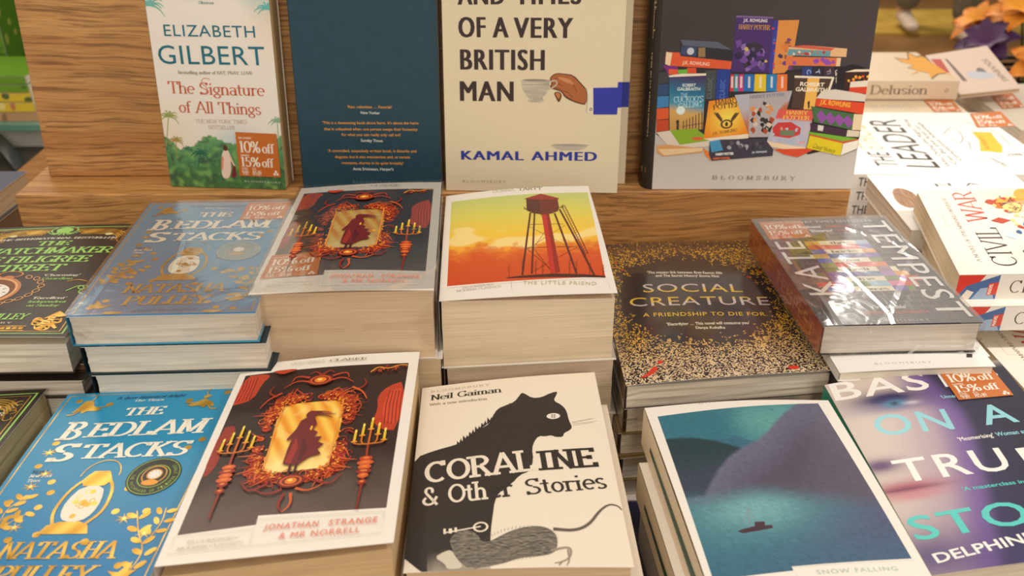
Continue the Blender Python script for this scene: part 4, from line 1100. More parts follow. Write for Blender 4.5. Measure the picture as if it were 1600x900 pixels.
mid = {1: [rgb(236, 70, 50)] * 2, 3: [rgb(56, 120, 190), rgb(84, 60, 140)], 5: [rgb(224, 50, 40)] * 2, 7: [rgb(90, 56, 160), rgb(70, 96, 150)], 9: [rgb(96, 126, 50), rgb(150, 196, 226)]}
side = [((226, 160, 60), (170, 190, 220)), ((216, 70, 50), (130, 120, 190)), ((110, 110, 190), (226, 160, 80)), ((220, 176, 80), (130, 90, 180)), ((80, 110, 190), (110, 130, 50)), ((140, 150, 60), (226, 110, 50)), ((80, 120, 40), (140, 100, 120)), ((100, 70, 170), (170, 120, 190)), ((90, 60, 160), (110, 130, 60)), ((170, 90, 190), (226, 110, 160)), ((190, 100, 200), (90, 50, 160))]
for r in range(11):
    y0 = ya + r * rh; y1 = y0 + rh - .25
    P.grid_mm((34, y0), (48, y0), (48, y1), (34, y1), rgb(*side[r][0]), 1, 1); P.grid_mm((80, y0), (93, y0), (93, y1), (80, y1), rgb(*side[r][1]), 1, 1)
    if r in words:
        P.grid_mm((47, y0), (81, y0), (81, y1), (47, y1), rgb(240, 230, 200), 1, 1)
        wl_ = {3: 15, 4: 17, 5: 20, 6: 25}[len(words[r])]
        P.text(words[r], (64 - wl_ / 2, y1 - 1.5), (64 + wl_ / 2, y1 - 1.5), 5.2, INK, 'serif', wv=.2, ser=.1)
    else:
        P.grid_mm((47, y0), (64, y0), (64, y1), (47, y1), mid[r][0], 1, 1); P.grid_mm((64, y0), (81, y0), (81, y1), (64, y1), mid[r][1], 1, 1)
P.use(ZKT); W2 = rgb(240, 236, 232)
P.text('KATE', (652, 566), (388, 206), (446, 578), W2, bold=.0, track=.12)
P.use(ID)
P.text('TEMPEST', (1341, 347), (1473, 497), (1384, 346.8), W2, bold=.0, track=.1)
P.use(ZT)
P.text('THE SUNDAY TIMES BESTSELLER', (130, 216), (505, 208), 9, rgb(200, 194, 190), bold=.01, track=.15)
P.text("'Explosive'", (235, 233), (318, 231), 10, W2, bold=.02); P.text('OBSERVER', (333, 230), (432, 228), 8, rgb(206, 50, 40), bold=.02)
P.text("'Blistering'", (275, 247), (362, 245), 10, W2, bold=.02); P.text('TIMES', (372, 244), (440, 242), 8, rgb(206, 50, 40), bold=.02)
P.text("'Irresistible'", (513, 530), (635, 529), 13, W2, bold=.02); P.text('SUNDAY TELEGRAPH', (466, 552), (716, 547), 13, rgb(196, 52, 44), bold=.012)
P.text('BLOOMSBURY', (508, 579), (718, 575), 8, rgb(190, 184, 180), track=.4)
sd = kt.side('L', W=198); e = Print(sd, base=.0002); e.use(None); OC = rgb(226, 120, 50)
e.text('KATE', (12, 19), (66, 19), 13, OC, track=.15); e.text('TEMPEST', (84, 19), (182, 19), 13, OC, track=.12)
kt.extra.append(e)
kt.build()
sticker(kt, kt.surf, [(1184.5, 348.2), (1251.4, 345.9), (1269.6, 372), (1203, 376)], ID)
kt.wrap()
# white book poking out beneath it
zt2 = zt - .0245 - .0016
p0 = at((1291, 556), zt2)
q = lay([(1201, 400), (1404, 394), (1556, 573), (1312, 583)], zt2)
wb = Book('paperback_book', 'thin white paperback poking out under the dark brick-patterned book', q, .0075, cov=(244, 242, 238), drop=(0, 0, .001, .001), bend=lambda u, v: .001 * math.sin(math.pi * u))
P = wb.p; P.base(rgb(244, 242, 238), 8, 12); P.use(ZT)
P.text('TOKYO BESTSELLER', (478, 702), (722, 697), 5, rgb(150, 146, 144), bold=.01); P.text('BLOOMSBURY', (515, 738), (725, 732), 7, rgb(176, 172, 170), track=.4)
P.rect(852, 696, 874, 710, rgb(60, 50, 50), 1, 1)
wb.build()
ts = fit(zt2 - .0075, [.024])
fill('wb', [p + Vector((.007, .022, 0)) for p in q], zt2 - .0075, ts, ['white paperback, %s from the top under the brick-patterned book' % ORD[i + 1] for i in range(len(ts))], [(.002, .004, 0), (-.002, .004, .3)], covs=[(240, 238, 234)])

# ---- cat cover
zt = CAMZ - .394
q = lay([(660, 607), (929, 582), (991, 887), (630, 896)], zt)
ca = Book('paperback_book', 'cream paperback with a black cat silhouette and a grey rat, front row centre', q, .026, cov=(238, 226, 208), rough=.4, tone=(232, 206, 168), bend=lambda u, v: .0018 * math.sin(math.pi * u), spinecol=(232, 218, 196))
P = ca.p; P.base(rgb(240, 228, 210), 14, 18); P.use(ZC)
BK = rgb(46, 40, 38)
P.poly([(130, 412), (210, 385), (290, 366), (330, 352), (360, 322), (400, 300), (436, 280), (452, 244), (470, 218), (500, 205), (540, 190), (560, 163), (570, 151), (584, 156), (612, 173), (650, 170), (690, 150), (718, 143), (712, 160), (700, 182), (736, 200), (755, 222), (764, 262), (779, 290), (768, 304), (744, 316), (740, 332), (712, 334), (690, 326), (668, 332), (640, 330), (622, 352), (612, 382), (618, 430), (604, 476), (560, 494), (530, 528), (480, 560), (458, 600), (450, 660), (442, 720), (440, 790), (441, 880), (430, 897), (80, 900), (100, 640), (118, 480)], BK, smooth=1)
for k in range(26):
    t = k / 25; x = 300 + 210 * t; y = 360 - 150 * t; P.poly([(x, y + 10), (x + 2 + 8 * (k % 3), y - 12 - 5 * (k % 2)), (x + 16, y + 2)], BK)
P.ell((700, 247), 4.8, 3.4, rgb(240, 230, 220), n=20)
for x, y in ((695, 243), (705, 243), (695, 251), (705, 251)): P.ell((x, y), .8, .6, BK, n=8)
for a, b in (((778, 274), (872, 250)), ((780, 278), (880, 262)), ((776, 270), (858, 252)), ((782, 284), (866, 268))): P.line([a, b], .22, rgb(150, 140, 130))
WC = rgb(240, 228, 210)
P.text('BLOOMSBURY', (192, 146), (440, 122), 8, rgb(196, 180, 160), 'serif', track=.3)
P.text('Neil Gaiman', (190, 178), (488, 150), 22, BK, 'serif', wv=.17, wh=.05, ser=.09)
P.text('With a new introduction', (187, 200), (427, 181), 10, rgb(110, 92, 80), 'serif', wv=.12, ser=.06)
SL = dict(wv=.19, wh=.11, ser=.12)
P.text('CORAL', (170, 522), (628, 474), 86, WC, 'serif', track=.05, **SL)
P.text('INE', (640, 474), (890, 452), 80, BK, 'serif', track=.05, **SL)
P.text('& Oth', (158, 616), (432, 592), 76, WC, 'serif', track=.03, wv=.16, wh=.1, ser=.09)
P.text('er', (440, 590), (540, 580), 76, BK, 'serif', wv=.16, wh=.1, ser=.09)
P.text('Stories', (592, 576), (926, 540), 66, BK, 'serif', track=.03, wv=.14, wh=.08, ser=.09)
GL2 = lambda x, y: mix(rgb(64, 58, 54), rgb(150, 142, 130), .5 + .9 * nz(x, y, .7) + .5 * nz(x, y, 2.2))
# mist at the lower left, key, rat
P.quad((178, 752), (440, 770), (441, 893), (178, 897), lambda u, v: mix(rgb(46, 40, 38), rgb(200, 188, 172), sst(-.1, 1.0, v + .5 * u - .5 + .25 * nz(u * 5, v * 5))), 16, 10)
P.poly([(268, 760), (300, 726), (350, 716), (392, 742), (402, 770), (440, 768), (500, 735), (560, 712), (640, 702), (690, 716), (716, 748), (718, 790), (700, 818), (640, 830), (560, 836), (500, 858), (430, 872), (380, 880), (352, 882), (320, 856), (290, 836), (286, 800)], GL2, smooth=2)
for k in range(60):
    a = k / 60 * 6.28; x = 560 + 150 * math.cos(a); y = 775 + 62 * math.sin(a) - (x - 560) * .12
    P.line([(x, y), (x + 14 * math.cos(a + .5), y + 12 * math.sin(a + .4))], .35, rgb(110, 100, 92), w1=.1)
P.poly([(208, 830), (250, 806), (280, 800), (300, 836), (330, 868), (300, 884), (262, 880), (250, 856)], rgb(214, 204, 188), smooth=1)
P.poly([(240, 884), (280, 878), (330, 880), (352, 872), (400, 884), (396, 894), (250, 897)], rgb(170, 158, 142), smooth=1)
P.line([(700, 716), (790, 722), (850, 694), (890, 636), (930, 606), (968, 612), (984, 630)], 2.8, rgb(104, 92, 84), w1=.5, sm=3)
P.line([(690, 806), (752, 790), (774, 796), (772, 830), (744, 850), (706, 858)], 1.9, rgb(160, 148, 132), w1=.7, sm=2); P.line([(760, 800), (768, 846), (756, 866)], 1.1, rgb(150, 138, 122), w1=.5, sm=2); P.line([(742, 846), (724, 866)], .8, rgb(150, 138, 122))
P.line([(246, 730), (400, 706)], 1.1, WC); P.ell((400, 708), 4.6, 4.6, WC, ring=1.3, n=20)
P.rect(246, 712, 256, 734, WC, 1, 1); P.rect(268, 712, 282, 732, WC, 1, 1); P.rect(292, 708, 302, 728, WC, 1, 1)
ca.build()
ts = fit(zt - .026, [.024, .024])
fill('ca', [p + Vector((.010, -.004, 0)) for p in q], zt - .026, ts, ['cream paperback, %s from the top under the cat silhouette cover' % ORD[i] for i in range(len(ts))], [(0, 0, 0), (.003, 0, .6), (.001, 0, 0)], tones=[(232, 206, 168)], covs=[(236, 224, 206)])

# ---- misty lake cover
zt = CAMZ - .393
q0 = lay([(1007, 638), (1294, 626), (1454, 900), (1105, 915)], zt)
q = [q0[0], q0[1], q0[1] + (q0[2] - q0[1]) * 1.18, q0[0] + (q0[3] - q0[0]) * 1.18]
gu = Book('paperback_book', 'white-bordered paperback with a misty teal lake, purple mountain and small boat, front row', q, .030, rough=.42, tone=(232, 206, 164), spinecol=(240, 226, 200), bend=lambda u, v: .003 * math.sin(math.pi * u) * (1 - .5 * v) + .0015 * math.sin(math.pi * v), group='white-bordered lake paperbacks')
P = gu.p; P.base(rgb(242, 236, 228), 14, 18); P.use(ZV)
def pw(pts, x):
    if x <= pts[0][0]: return pts[0][1]
    for (x0, y0), (x1, y1) in zip(pts, pts[1:]):
        if x <= x1: return y0 + (y1 - y0) * (x - x0) / (x1 - x0)
    return pts[-1][1]
RIDGE = [(.10, .56), (.22, .42), (.32, .335), (.42, .285), (.52, .245), (.60, .19), (.68, .12), (.76, .06), (.88, -.02), (1.0, -.1)]
HILL = [(0, .17), (.10, .175), (.18, .19), (.28, .225), (.40, .29), (.5, .36)]
FAR = [(.20, .24), (.28, .205), (.33, .215), (.40, .20), (.48, .25)]
def lake(u, v):
    gr = .10 * nz(u * 150, v * 190) + .06 * nz(u * 60, v * 80, 1, 4)
    sky = mix(rgb(24, 128, 154), rgb(92, 184, 184), sst(.15, .75, u + .2 * nz(u * 4, v * 4)) * sst(.3, .0, abs(v - .12)))
    c = sky
    if u < .5: c = mix(c, rgb(40, 118, 150), sst(-.004, .01, v - pw(FAR, u)))
    m = mix(rgb(112, 116, 150), rgb(92, 80, 110), sst(0, .30, v - pw(RIDGE, u)))
    m = mix(m, rgb(110, 108, 140), .5 * sst(.75, 1.0, u) * sst(.5, .1, v))
    hl = mix(rgb(30, 70, 80), rgb(58, 74, 100), sst(.25, .5, v))
    if u < .5: c = mix(c, hl, sst(-.004, .008, v - pw(HILL, u)))
    c = mix(c, m, sst(-.006, .012, v - pw(RIDGE, u)))
    shore = .50 + .10 * sst(.35, 1.0, u) + .02 * nz(u * 4, 1)
    wat = mix(rgb(50, 138, 160), rgb(112, 190, 200), math.exp(-((u - .33) / .26) ** 2 - ((v - .66) / .12) ** 2) * 1.1)
    wat = mix(wat, rgb(76, 86, 134), sst(.62, 1.0, v * .6 + u * .5)); wat = mix(wat, rgb(44, 110, 150), .7 * sst(.75, 1, v))
    c = mix(c, wat, sst(shore, shore + .16, v))
    g_ = sum(c) / 3
    return tuple(max(0, (x * .82 + g_ * .18) * .80 * (1 + gr * 2.4)) for x in c)
P.quad((168, 232), (795, 180), (1166, 800), (385, 872), lake, 70, 90)
BT = rgb(70, 44, 60)
P.poly([(478, 690), (505, 680), (545, 672), (612, 668), (617, 680), (560, 690), (500, 698)], BT); P.rect(545, 655, 585, 674, BT, 1, 1); P.line([(524, 680), (521, 600)], .35, rgb(150, 130, 150)); P.line([(521, 606), (488, 678)], .2, rgb(150, 130, 150)); P.line([(521, 606), (560, 660)], .2, rgb(150, 130, 150))
P.poly([(690, 828), (1180, 788), (1240, 900), (720, 900)], rgb(242, 236, 228)); P.line([(1170, 796), (696, 832), (720, 880)], .35, rgb(206, 200, 190))
P.text('DAVID', (331, 192), (430, 182), 14, rgb(190, 178, 150), bold=.0, track=.15); P.text('GUTERSON', (445, 181), (620, 171), 14, rgb(150, 138, 110), bold=.02, track=.15)
P.text('SNOW FALLING', (790, 858), (1108, 838), 17, rgb(176, 196, 190), bold=.02, track=.2)
sd = gu.side('L', W=198); e = Print(sd, base=.0002); e.use(None)
e.grid_mm((26, 14), (190, 11), (190, 21), (26, 18), lambda u, v: mix(rgb(20, 92, 76), rgb(30, 60, 60), sst(-.1, .4, nz(u * 60, v * 8))), 80, 3)
gu.extra.append(e); gu.build()
# second copy, pushed left; then the rest
qq = [p + Vector((-.0045, -.022, 0)) for p in q]
for p in qq: p.z = zt - .0305
g2 = Book('paperback_book', 'white and green-spined paperback directly under the misty lake copy, sticking out to its left', qq, .030, rough=.42, tone=(232, 206, 164), spinecol=(240, 226, 200), group='white-bordered lake paperbacks')
P = g2.p; P.base(rgb(242, 236, 228), 6, 8)
sd = g2.side('L', W=198); e = Print(sd, base=.0002); e.use(None)
e.grid_mm((26, 14), (190, 11), (190, 21), (26, 18), lambda u, v: mix(rgb(20, 82, 76), rgb(30, 50, 60), sst(-.1, .4, nz(u * 60, v * 8))), 60, 3)
g2.extra.append(e); g2.build()
ts = fit(zt - .061, [])
fill('g2', qq, zt - .061, ts, ['cream paperback, %s from the top under the misty lake cover' % ORD[i + 1] for i in range(len(ts))], [(.006, .01, 0), (.006, .01, 0)], tones=[(232, 206, 164)])
# navy-and-white copy lying in the gap
zt = CAMZ - .507
A_ = at((968, 752), zt); dirx = Vector((1, .03, 0)).normalized(); diry = Vector((-.03, 1, 0)).normalized()
q = [A_ + Vector((-.012, 0, 0)), A_ + Vector((-.012, 0, 0)) + dirx * .062, A_ + Vector((-.012, 0, 0)) + dirx * .062 - diry * .14, A_ - diry * .14 + Vector((-.012, 0, 0))]
nv = Book('paperback_book', 'navy paperback with white top band, low between the cat and lake covers', q, zt - TZ, W=62, H=140, cov=(46, 44, 66), rough=.35, spinecol=(226, 200, 170))
P = nv.p; P.base(lambda u, v: rgb(242, 232, 220) if v < .18 else mix(rgb(40, 44, 72), rgb(66, 52, 70), v), 6, 50); P.use(None)
P.text('go', (33, 19), (41, 19), 5, rgb(70, 110, 100), bold=.02); P.line([(4, 6), (58, 6)], .4, rgb(190, 180, 170))
nv.build()

# ---- portrait cover with large pale title
zt = CAMZ - .3985
q = lay([(1288, 602), (1560, 563), (1800, 860), (1456, 900)], zt)
dv = Book('paperback_book', 'dark violet paperback with half a face and large pale title, front row right', q, .024, W=129, H=186, cov=(60, 48, 92), rough=.38, spinecol=(24, 150, 124), bend=lambda u, v: .002 * math.sin(math.pi * u))
P = dv.p
def portrait(u, v):
    bg = mix(rgb(40, 38, 76), rgb(62, 56, 104), .5 + .5 * nz(u * 3, v * 3, 1, 8)); bg = mix(bg, rgb(36, 34, 56), sst(.3, .9, u))
    edge = .56 - .42 * abs(v - .30) ** 1.3 - .05 * v
    skin = mix(rgb(214, 198, 190), rgb(178, 156, 172), sst(.1, .5, u + .4 * (v - .3)))
    c = mix(skin, mix(rgb(120, 92, 158), bg, sst(edge, edge + .10, u)), sst(edge - .16, edge + .02, u))
    g = lambda cu, cv, su, sv: math.exp(-((u - cu) / su) ** 2 - ((v - cv) / sv) ** 2)
    c = mix(c, rgb(44, 34, 96), min(1, 1.15 * g(.27, .150, .20, .050)))
    c = mix(c, rgb(90, 70, 140), .6 * g(.30, .20, .22, .03))
    c = mix(c, rgb(60, 140, 180), min(1, 1.3 * g(.29, .185, .055, .020))); c = mix(c, rgb(20, 30, 60), min(1, 1.3 * g(.29, .183, .022, .010)))
    c = mix(c, rgb(222, 214, 222), .8 * g(.38, .192, .04, .010))
    c = mix(c, rgb(96, 60, 110), min(1, 1.1 * g(.05, .50, .10, .035)))
    c = mix(c, rgb(176, 88, 108), min(1, 1.1 * g(.10, .625, .19, .035))); c = mix(c, rgb(92, 40, 70), .9 * g(.10, .628, .17, .008)); c = mix(c, rgb(206, 130, 140), .8 * g(.12, .665, .12, .018))
    c = mix(c, rgb(80, 60, 120), .9 * g(.05, .93, .3, .12))
    return mix(c, rgb(206, 190, 180), sst(.05, .0, v) * .5)
P.base(portrait, 70, 100)
P.use(ZV2); WW = rgb(248, 244, 240); CY = rgb(150, 214, 226); TQ = rgb(90, 206, 200)
P.text('BAS', (70, 300), (738, 230), 130, WW, bold=.012, track=.1); P.text('ED', (838, 216), (1245, 166), 112, WW, bold=.012, track=.1)
P.text("'Unnerving'", (810, 300), (990, 282), 22, CY, bold=.02)
P.text('ON', (372, 556), (905, 512), 150, CY, bold=.012, track=.14); P.text('A', (1122, 484), (1364, 452), 148, CY, bold=.012)
P.text("'Mesmerising'", (935, 602), (1182, 567), 30, WW, bold=.02); P.text('Woman and Home', (1200, 564), (1580, 510), 30, CY, bold=.02)
P.text('TRU', (535, 882), (1312, 798), 170, WW, bold=.01, track=.14); P.text('E', (1430, 786), (1610, 760), 160, WW, bold=.01)
P.use(ZV)
P.text("'A masterclass in manipulation'", (1360, 528), (1800, 470), 15, TQ, bold=.02)
P.text('STO', (1182, 714), (1640, 652), 100, TQ, bold=.012, track=.12); P.text('RY', (1720, 640), (1990, 600), 100, TQ, bold=.012, track=.12)
P.text('DELPHINE', (1262, 803), (1650, 722), 42, WW, bold=.02, track=.02)
dv.build()
sticker(dv, dv.surf, [(1462.9, 581.8), (1545.6, 573.8), (1583.3, 619.6), (1496.7, 630)], ID)
ts = fit(zt - .024, [.024])
fill('dv', q, zt - .024, ts, ['paperback, %s from the top under the half-face cover' % ORD[i] for i in range(len(ts))], [(.0, 0, 0), (.003, 0, .3)], covs=[(24, 150, 124)], W=129, H=186)

# ================================================================== RIGHT-HAND STACKS (spines towards the reader)
RO = lambda c: [c[3], c[0], c[1], c[2]]
def hero_art(P):
    """cream cover with a generic burst of orange, red and blue; W = depth, H = length; reads from the reader upwards"""
    P.use(None); rg = random.Random(31)
    W, H = P.surf.W, P.surf.H
    P.base(lambda u, v: mix(rgb(238, 230, 216), rgb(222, 196, 160), .6 * sst(.2, .8, v + .4 * nz(u * 3, v * 3))), 10, 14)
    K = rgb(50, 34, 30); RD = rgb(204, 62, 40)
    P.text('CIVIL', (W * .08, H * .27), (W * .50, H * .27), H * .105, K, 'serif', wv=.12, wh=.04, ser=.08)
    P.text('WAR', (W * .56, H * .26), (W * .97, H * .26), H * .10, RD, 'serif', wv=.13, wh=.04, ser=.08)
    P.text('A NOVEL OF THE MARVEL UNIVERSE', (W * .12, H * .12), (W * .88, H * .12), H * .018, rgb(120, 100, 90), 'serif', wv=.14)
    P.line([(W * .52, H * .06), (W * .66, H * .06), (W * .66, H * .11), (W * .52, H * .11), (W * .52, H * .06)], .3, rgb(200, 120, 100))
    OR = [rgb(226, 110, 30), rgb(240, 170, 60), rgb(190, 60, 30), rgb(250, 214, 130)]; BL = [rgb(40, 90, 150), rgb(90, 140, 190), rgb(30, 50, 90), rgb(200, 216, 230)]
    for (u, v, ru, rv, cl) in ((.80, .40, 17, 15, OR[0]), (.74, .41, 11, 10, OR[3]), (.86, .52, 20, 18, OR[1]), (.50, .46, 16, 13, BL[1]), (.42, .44, 9, 7, (.9, .75, .6)), (.60, .56, 17, 15, BL[0]), (.30, .42, 14, 10, BL[2]), (.28, .50, 12, 12, OR[1]), (.70, .68, 24, 20, OR[2]), (.36, .66, 22, 18, BL[0]), (.80, .84, 24, 20, OR[0]), (.34, .86, 24, 18, BL[1])):
        P.poly([(W * u + ru * rg.uniform(.7, 1.15) * math.cos(i * .7), H * v + rv * rg.uniform(.7, 1.15) * math.sin(i * .7)) for i in range(9)], cl, smooth=2)
        for q in range(5): P.line([(W * u + rg.uniform(-ru, ru), H * v + rg.uniform(-rv, rv)), (W * u + rg.uniform(-ru, ru), H * v + rg.uniform(-rv, rv)), (W * u + rg.uniform(-ru, ru), H * v + rg.uniform(-rv, rv))], 1.2, K, w1=.3, sm=2)
    for k in range(150):
        v = rg.uniform(.31, .97); u = rg.uniform(.06, .98); c = (OR if (u > .5 + .25 * (v - .5)) else BL)[rg.randrange(4)]
        n = rg.randrange(3, 6); r = rg.uniform(2, 8.5)
        P.poly([(W * u + r * rg.uniform(.5, 1.2) * math.cos(i * 6.28 / n), H * v + r * rg.uniform(.5, 1.2) * math.sin(i * 6.28 / n)) for i in range(n)], c, smooth=k % 2)
    for k in range(50): P.line([(W * rg.uniform(.1, .9), H * rg.uniform(.35, .95)), (W * rg.uniform(.1, .9), H * rg.uniform(.35, .95))], .5, (OR + BL)[rg.randrange(8)], w1=.1)
def spine_print(book, fn, W=198):
    sd = book.side('F', W=W); e = Print(sd, base=.0002); e.use(None); fn(e, W, book.t * 1000); book.extra.append(e)
def hero_spine(e, W, T):
    e.grid_mm((0, 0), (W, 0), (W, T), (0, T), rgb(226, 220, 212), 4, 2)
    e.poly([(0, 0), (22, 0), (8, T), (0, T)], rgb(206, 44, 30)); e.poly([(0, T), (8, T * .45), (22, T * .2), (34, 0), (34, T)], rgb(60, 96, 150)); e.poly([(14, T), (20, T * .55), (28, T * .5), (33, T)], rgb(150, 172, 200)); e.poly([(4, T), (9, T * .6), (15, T * .7), (12, T)], rgb(226, 214, 200))
    e.grid_mm((26, T * .35), (34, T * .3), (34, T * .8), (26, T * .85), rgb(206, 60, 44), 1, 1)
    e.text('MARVEL', (29.4, T * .80), (29.6, T * .37), (26.6, T * .80) if False else 3, rgb(244, 230, 220), bold=.03)
    e.text('CIVIL WAR', (44, T * .74), (120, T * .74), T * .5, rgb(60, 46, 42), 'serif', wv=.1, wh=.035, ser=.07)
def rightstack(name, label, D, pBL, pFL, pFR, L, t, **k):
    z = CAMZ - D; a = at(pBL, z); b = at(pFL, z); d = (at(pFR, z) - b).normalized() * L
    return [a, a + d, b + d, b], z
q, z = rightstack('', '', .362, (1431, 296), (1499, 429.6), (1600, 428.4), .200, .0225)
cw = Book('paperback_book', 'cream comic-style novel with orange and blue burst cover, on top of the right stack', q, .0225, W=150, H=200, spine='F', order=RO, cov=(236, 228, 216), coat=.3, group='cream burst-covered novels', tone=(236, 214, 180))
hero_art(cw.p); spine_print(cw, hero_spine, 200); cw.build()
q2 = [p + Vector((.004, -.012, 0)) for p in q]
for p in q2: p.z = z - .0228
cb = Book('paperback_book', 'cream burst-covered novel directly under the topmost one, nudged towards the reader', q2, .0225, W=150, H=200, spine='F', order=RO, cov=(236, 228, 216), coat=.3, group='cream burst-covered novels', tone=(236, 214, 180))
hero_art(cb.p); spine_print(cb, hero_spine, 200); cb.build()
q3 = [q[0] + Vector((-.006, -.046, 0)), q[1] + Vector((0, -.046, 0)), q[2] + Vector((0, .058, 0)), q[3] + Vector((-.006, .058, 0))]
zz = z - .0460; ts = fit(zz, [.024])
fill('cw', q3, zz, ts, ['tan-paged novel, %s from the top of the right burst-cover stack' % ORD[i + 1] for i in range(len(ts))], [(-.003, 0, 0), (0, 0, 0)], W=198, H=110, spine='F', tones=[(206, 172, 130)])
q, z = rightstack('', '', .427, (1490, 487), (1600, 607), (1700, 606), .200, .0225)
fx = (q[3] - q[0]).normalized(); fx = Vector((q[3].x - q[0].x, q[3].y - q[0].y, 0)); k_ = .150 / fx.length
q[3] = q[0] + fx * k_; q[2] = q[1] + fx * k_
c2 = Book('paperback_book', 'cream burst-covered novel lying lower in front, cut off by the right edge of the picture', q, .0225, W=150, H=200, spine='F', order=RO, cov=(236, 228, 216), coat=.3, group='cream burst-covered novels', tone=(236, 214, 180))
hero_art(c2.p); spine_print(c2, hero_spine, 200); c2.build()
ts = fit(z - .0225, [.0225])
fill('c2', q, z - .0225, ts, ['novel with tan page edges, %s from the top of the right front stack' % ORD[i] for i in range(len(ts))], [(0, .002, 0), (.003, 0, 0)], W=198, H=110, spine='F', tones=[(206, 172, 130)])

# white cover with a brown oval
z = CAMZ - .388
a = at((1354, 274), z); b = at((1424, 360), z); d = Vector((1, .02, 0)) * .16
q = [a, a + d, b + d, b]
bn = Book('paperback_book', 'glaring white paperback with a brown walnut-like oval, half under the burst-cover stack', q, .022, W=118, H=160, spine='F', order=RO, cov=(246, 244, 240))
P = bn.p; P.base(rgb(246, 244, 240), 8, 8); P.use(ZT)
P.poly([(576, 90), (592, 80), (625, 84), (660, 100), (678, 125), (676, 148), (650, 157), (615, 148), (588, 125)], lambda x, y: mix(rgb(120, 78, 50), rgb(186, 138, 96), .5 + .8 * nz(x, y, .5)), smooth=1)
P.line([(588, 100), (625, 112), (668, 140)], .7, rgb(84, 50, 34), sm=1)
P.text('N', (745, 76), (800, 72), 12, rgb(50, 44, 44)); P.text('A', (850, 74), (905, 70), 12, rgb(90, 84, 80))
bn.build()
ts = fit(z - .022, [.024]); fill('bn', q, z - .022, ts, ['white paperback, %s from the top under the brown oval cover' % ORD[i] for i in range(len(ts))], [(.004, 0, 0)], W=118, H=160, spine='F', covs=[(240, 236, 230)])

# tall business paperbacks with black titles
z = CAMZ - .396
a = at((1238, 176), z); b = at((1333, 272.5), z); d = Vector((1, -.004, 0)) * .234
sh = max(0, LR0.x + .012 - b.x)
a.x = max(a.x, b.x - .004 + sh); b.x += sh
q = [a, a + d, b + d, b]
ld = Book('paperback_book', 'white business paperback with tall black title, doodles and a yellow paint stroke', q, .0165, W=165, H=234, spine='F', order=RO, cov=(244, 240, 234), tone=CREAM, group='white business paperbacks with black titles')
def titlespine(e, W, T):
    e.grid_mm((0, 0), (W, 0), (W, T), (0, T), rgb(238, 234, 228), 4, 2)
    e.text('THE', (7, T * .82), (26, T * .82), T * .64, rgb(40, 36, 36), bold=.01); e.text('LEADER', (32, T * .82), (90, T * .82), T * .64, rgb(40, 36, 36), bold=.01)
P = ld.p; P.base(rgb(244, 240, 234), 8, 8); P.use(ZLD); BKK = rgb(44, 38, 38)
P.text('THE', (318, 782), (262, 716), (215, 790), BKK, bold=.0); P.text('LEADER', (510, 788), (296, 562), (400, 786) if False else (345, 786), BKK, bold=.0)
P.text('ETHICAL', (245, 700), (150, 590), (130, 700), rgb(236, 190, 130))
for i, (t, x0, y0, x1, y1) in enumerate((('Why Doing the Right Thing', 560, 782, 345, 560), ('Can Be the Key to', 590, 772, 400, 590), ('Competitive Advantage', 612, 755, 410, 575))):
    P.text(t, (x0, y0), (x1, y1), (x0 - 22, y0), rgb(110, 104, 100), bold=.01)
P.poly([(655, 618), (745, 622), (765, 650), (800, 690), (796, 718), (742, 712), (696, 710), (690, 660)], rgb(246, 190, 50))
P.text('INTEGRITY', (742, 700), (708, 640), (722, 704), rgb(90, 70, 30))
for pts in (((520, 630), (560, 590), (620, 640), (600, 680), (560, 650)), ((740, 610), (800, 640), (840, 690), (870, 690)), ((610, 570), (680, 590)), ((670, 745), (720, 760)), ((740, 740), (820, 775)), ((830, 720), (896, 730)), ((640, 665), (652, 700))):
    P.line(list(pts), .9, rgb(110, 104, 100), sm=2)
P.text('STRATEGY', (735, 745), (820, 790), 12, rgb(130, 124, 120)); P.text('POWER', (832, 735), (898, 728), 12, rgb(120, 114, 110))
spine_print(ld, titlespine, 234); ld.build()
sticker(ld, ld.surf, [(1515, 178.3), (1563, 175), (1586, 198), (1526.7, 200)], ID, rot=0)
zz = z - .0168; qb = [Vector((p.x, p.y, zz)) for p in q]
for i in range(2):
    for p in qb: p.z = zz
    b_ = Book('paperback_book', ['white business paperback, second from the top, its THE spine beside the riser', 'white business paperback, third from the top of the stack beside the riser'][i], [p + Vector((-.002 * i, 0, 0)) for p in qb], .0165, W=165, H=234, spine='F', order=RO, cov=(240, 236, 230), group='white business paperbacks with black titles')
    b_.p.base(rgb(240, 236, 230), 4, 4); spine_print(b_, titlespine, 234); b_.build(); zz -= .0168
ts = fit(zz, []); fill('ld', qb, zz, ts, ['white business paperback, %s from the top, hidden low beside the riser' % ORD[i + 2] for i in range(len(ts))], [(0, .002, 0)], W=165, H=234, spine='F')

# book with brown label, behind
z = CAMZ - .411
fy = 1.075; L_ = at((1515, 178), z)
xl = L_.x - .24
q = [Vector((xl, L_.y + .21, z)), Vector((L_.x + .003, L_.y + .21, z)), Vector((L_.x, L_.y, z)), Vector((xl, L_.y, z))]
mb = Book('paperback_book', 'pale tan paperback with a brown label, between the burst starred book and the doodled one', q, .02, W=210, H=240, spine='F', order=RO, cov=(226, 206, 178))
mb.p.base(rgb(226, 206, 178), 4, 4)
mb.p.use(ZLD); mb.p.text('BUSINESS', (200, 520), (400, 515), 28, rgb(200, 190, 176)); mb.build()
sticker(mb, mb.surf, [(1443, 157.5), (1487, 157), (1503, 175), (1460, 176)], ID)
ts = fit(z - .02, []); fill('mb', q, z - .02, ts, ['paperback, %s from the top under the pale tan labelled book' % ORD[i] for i in range(len(ts))], [(0, 0, 0)], W=210, H=240, spine='F')
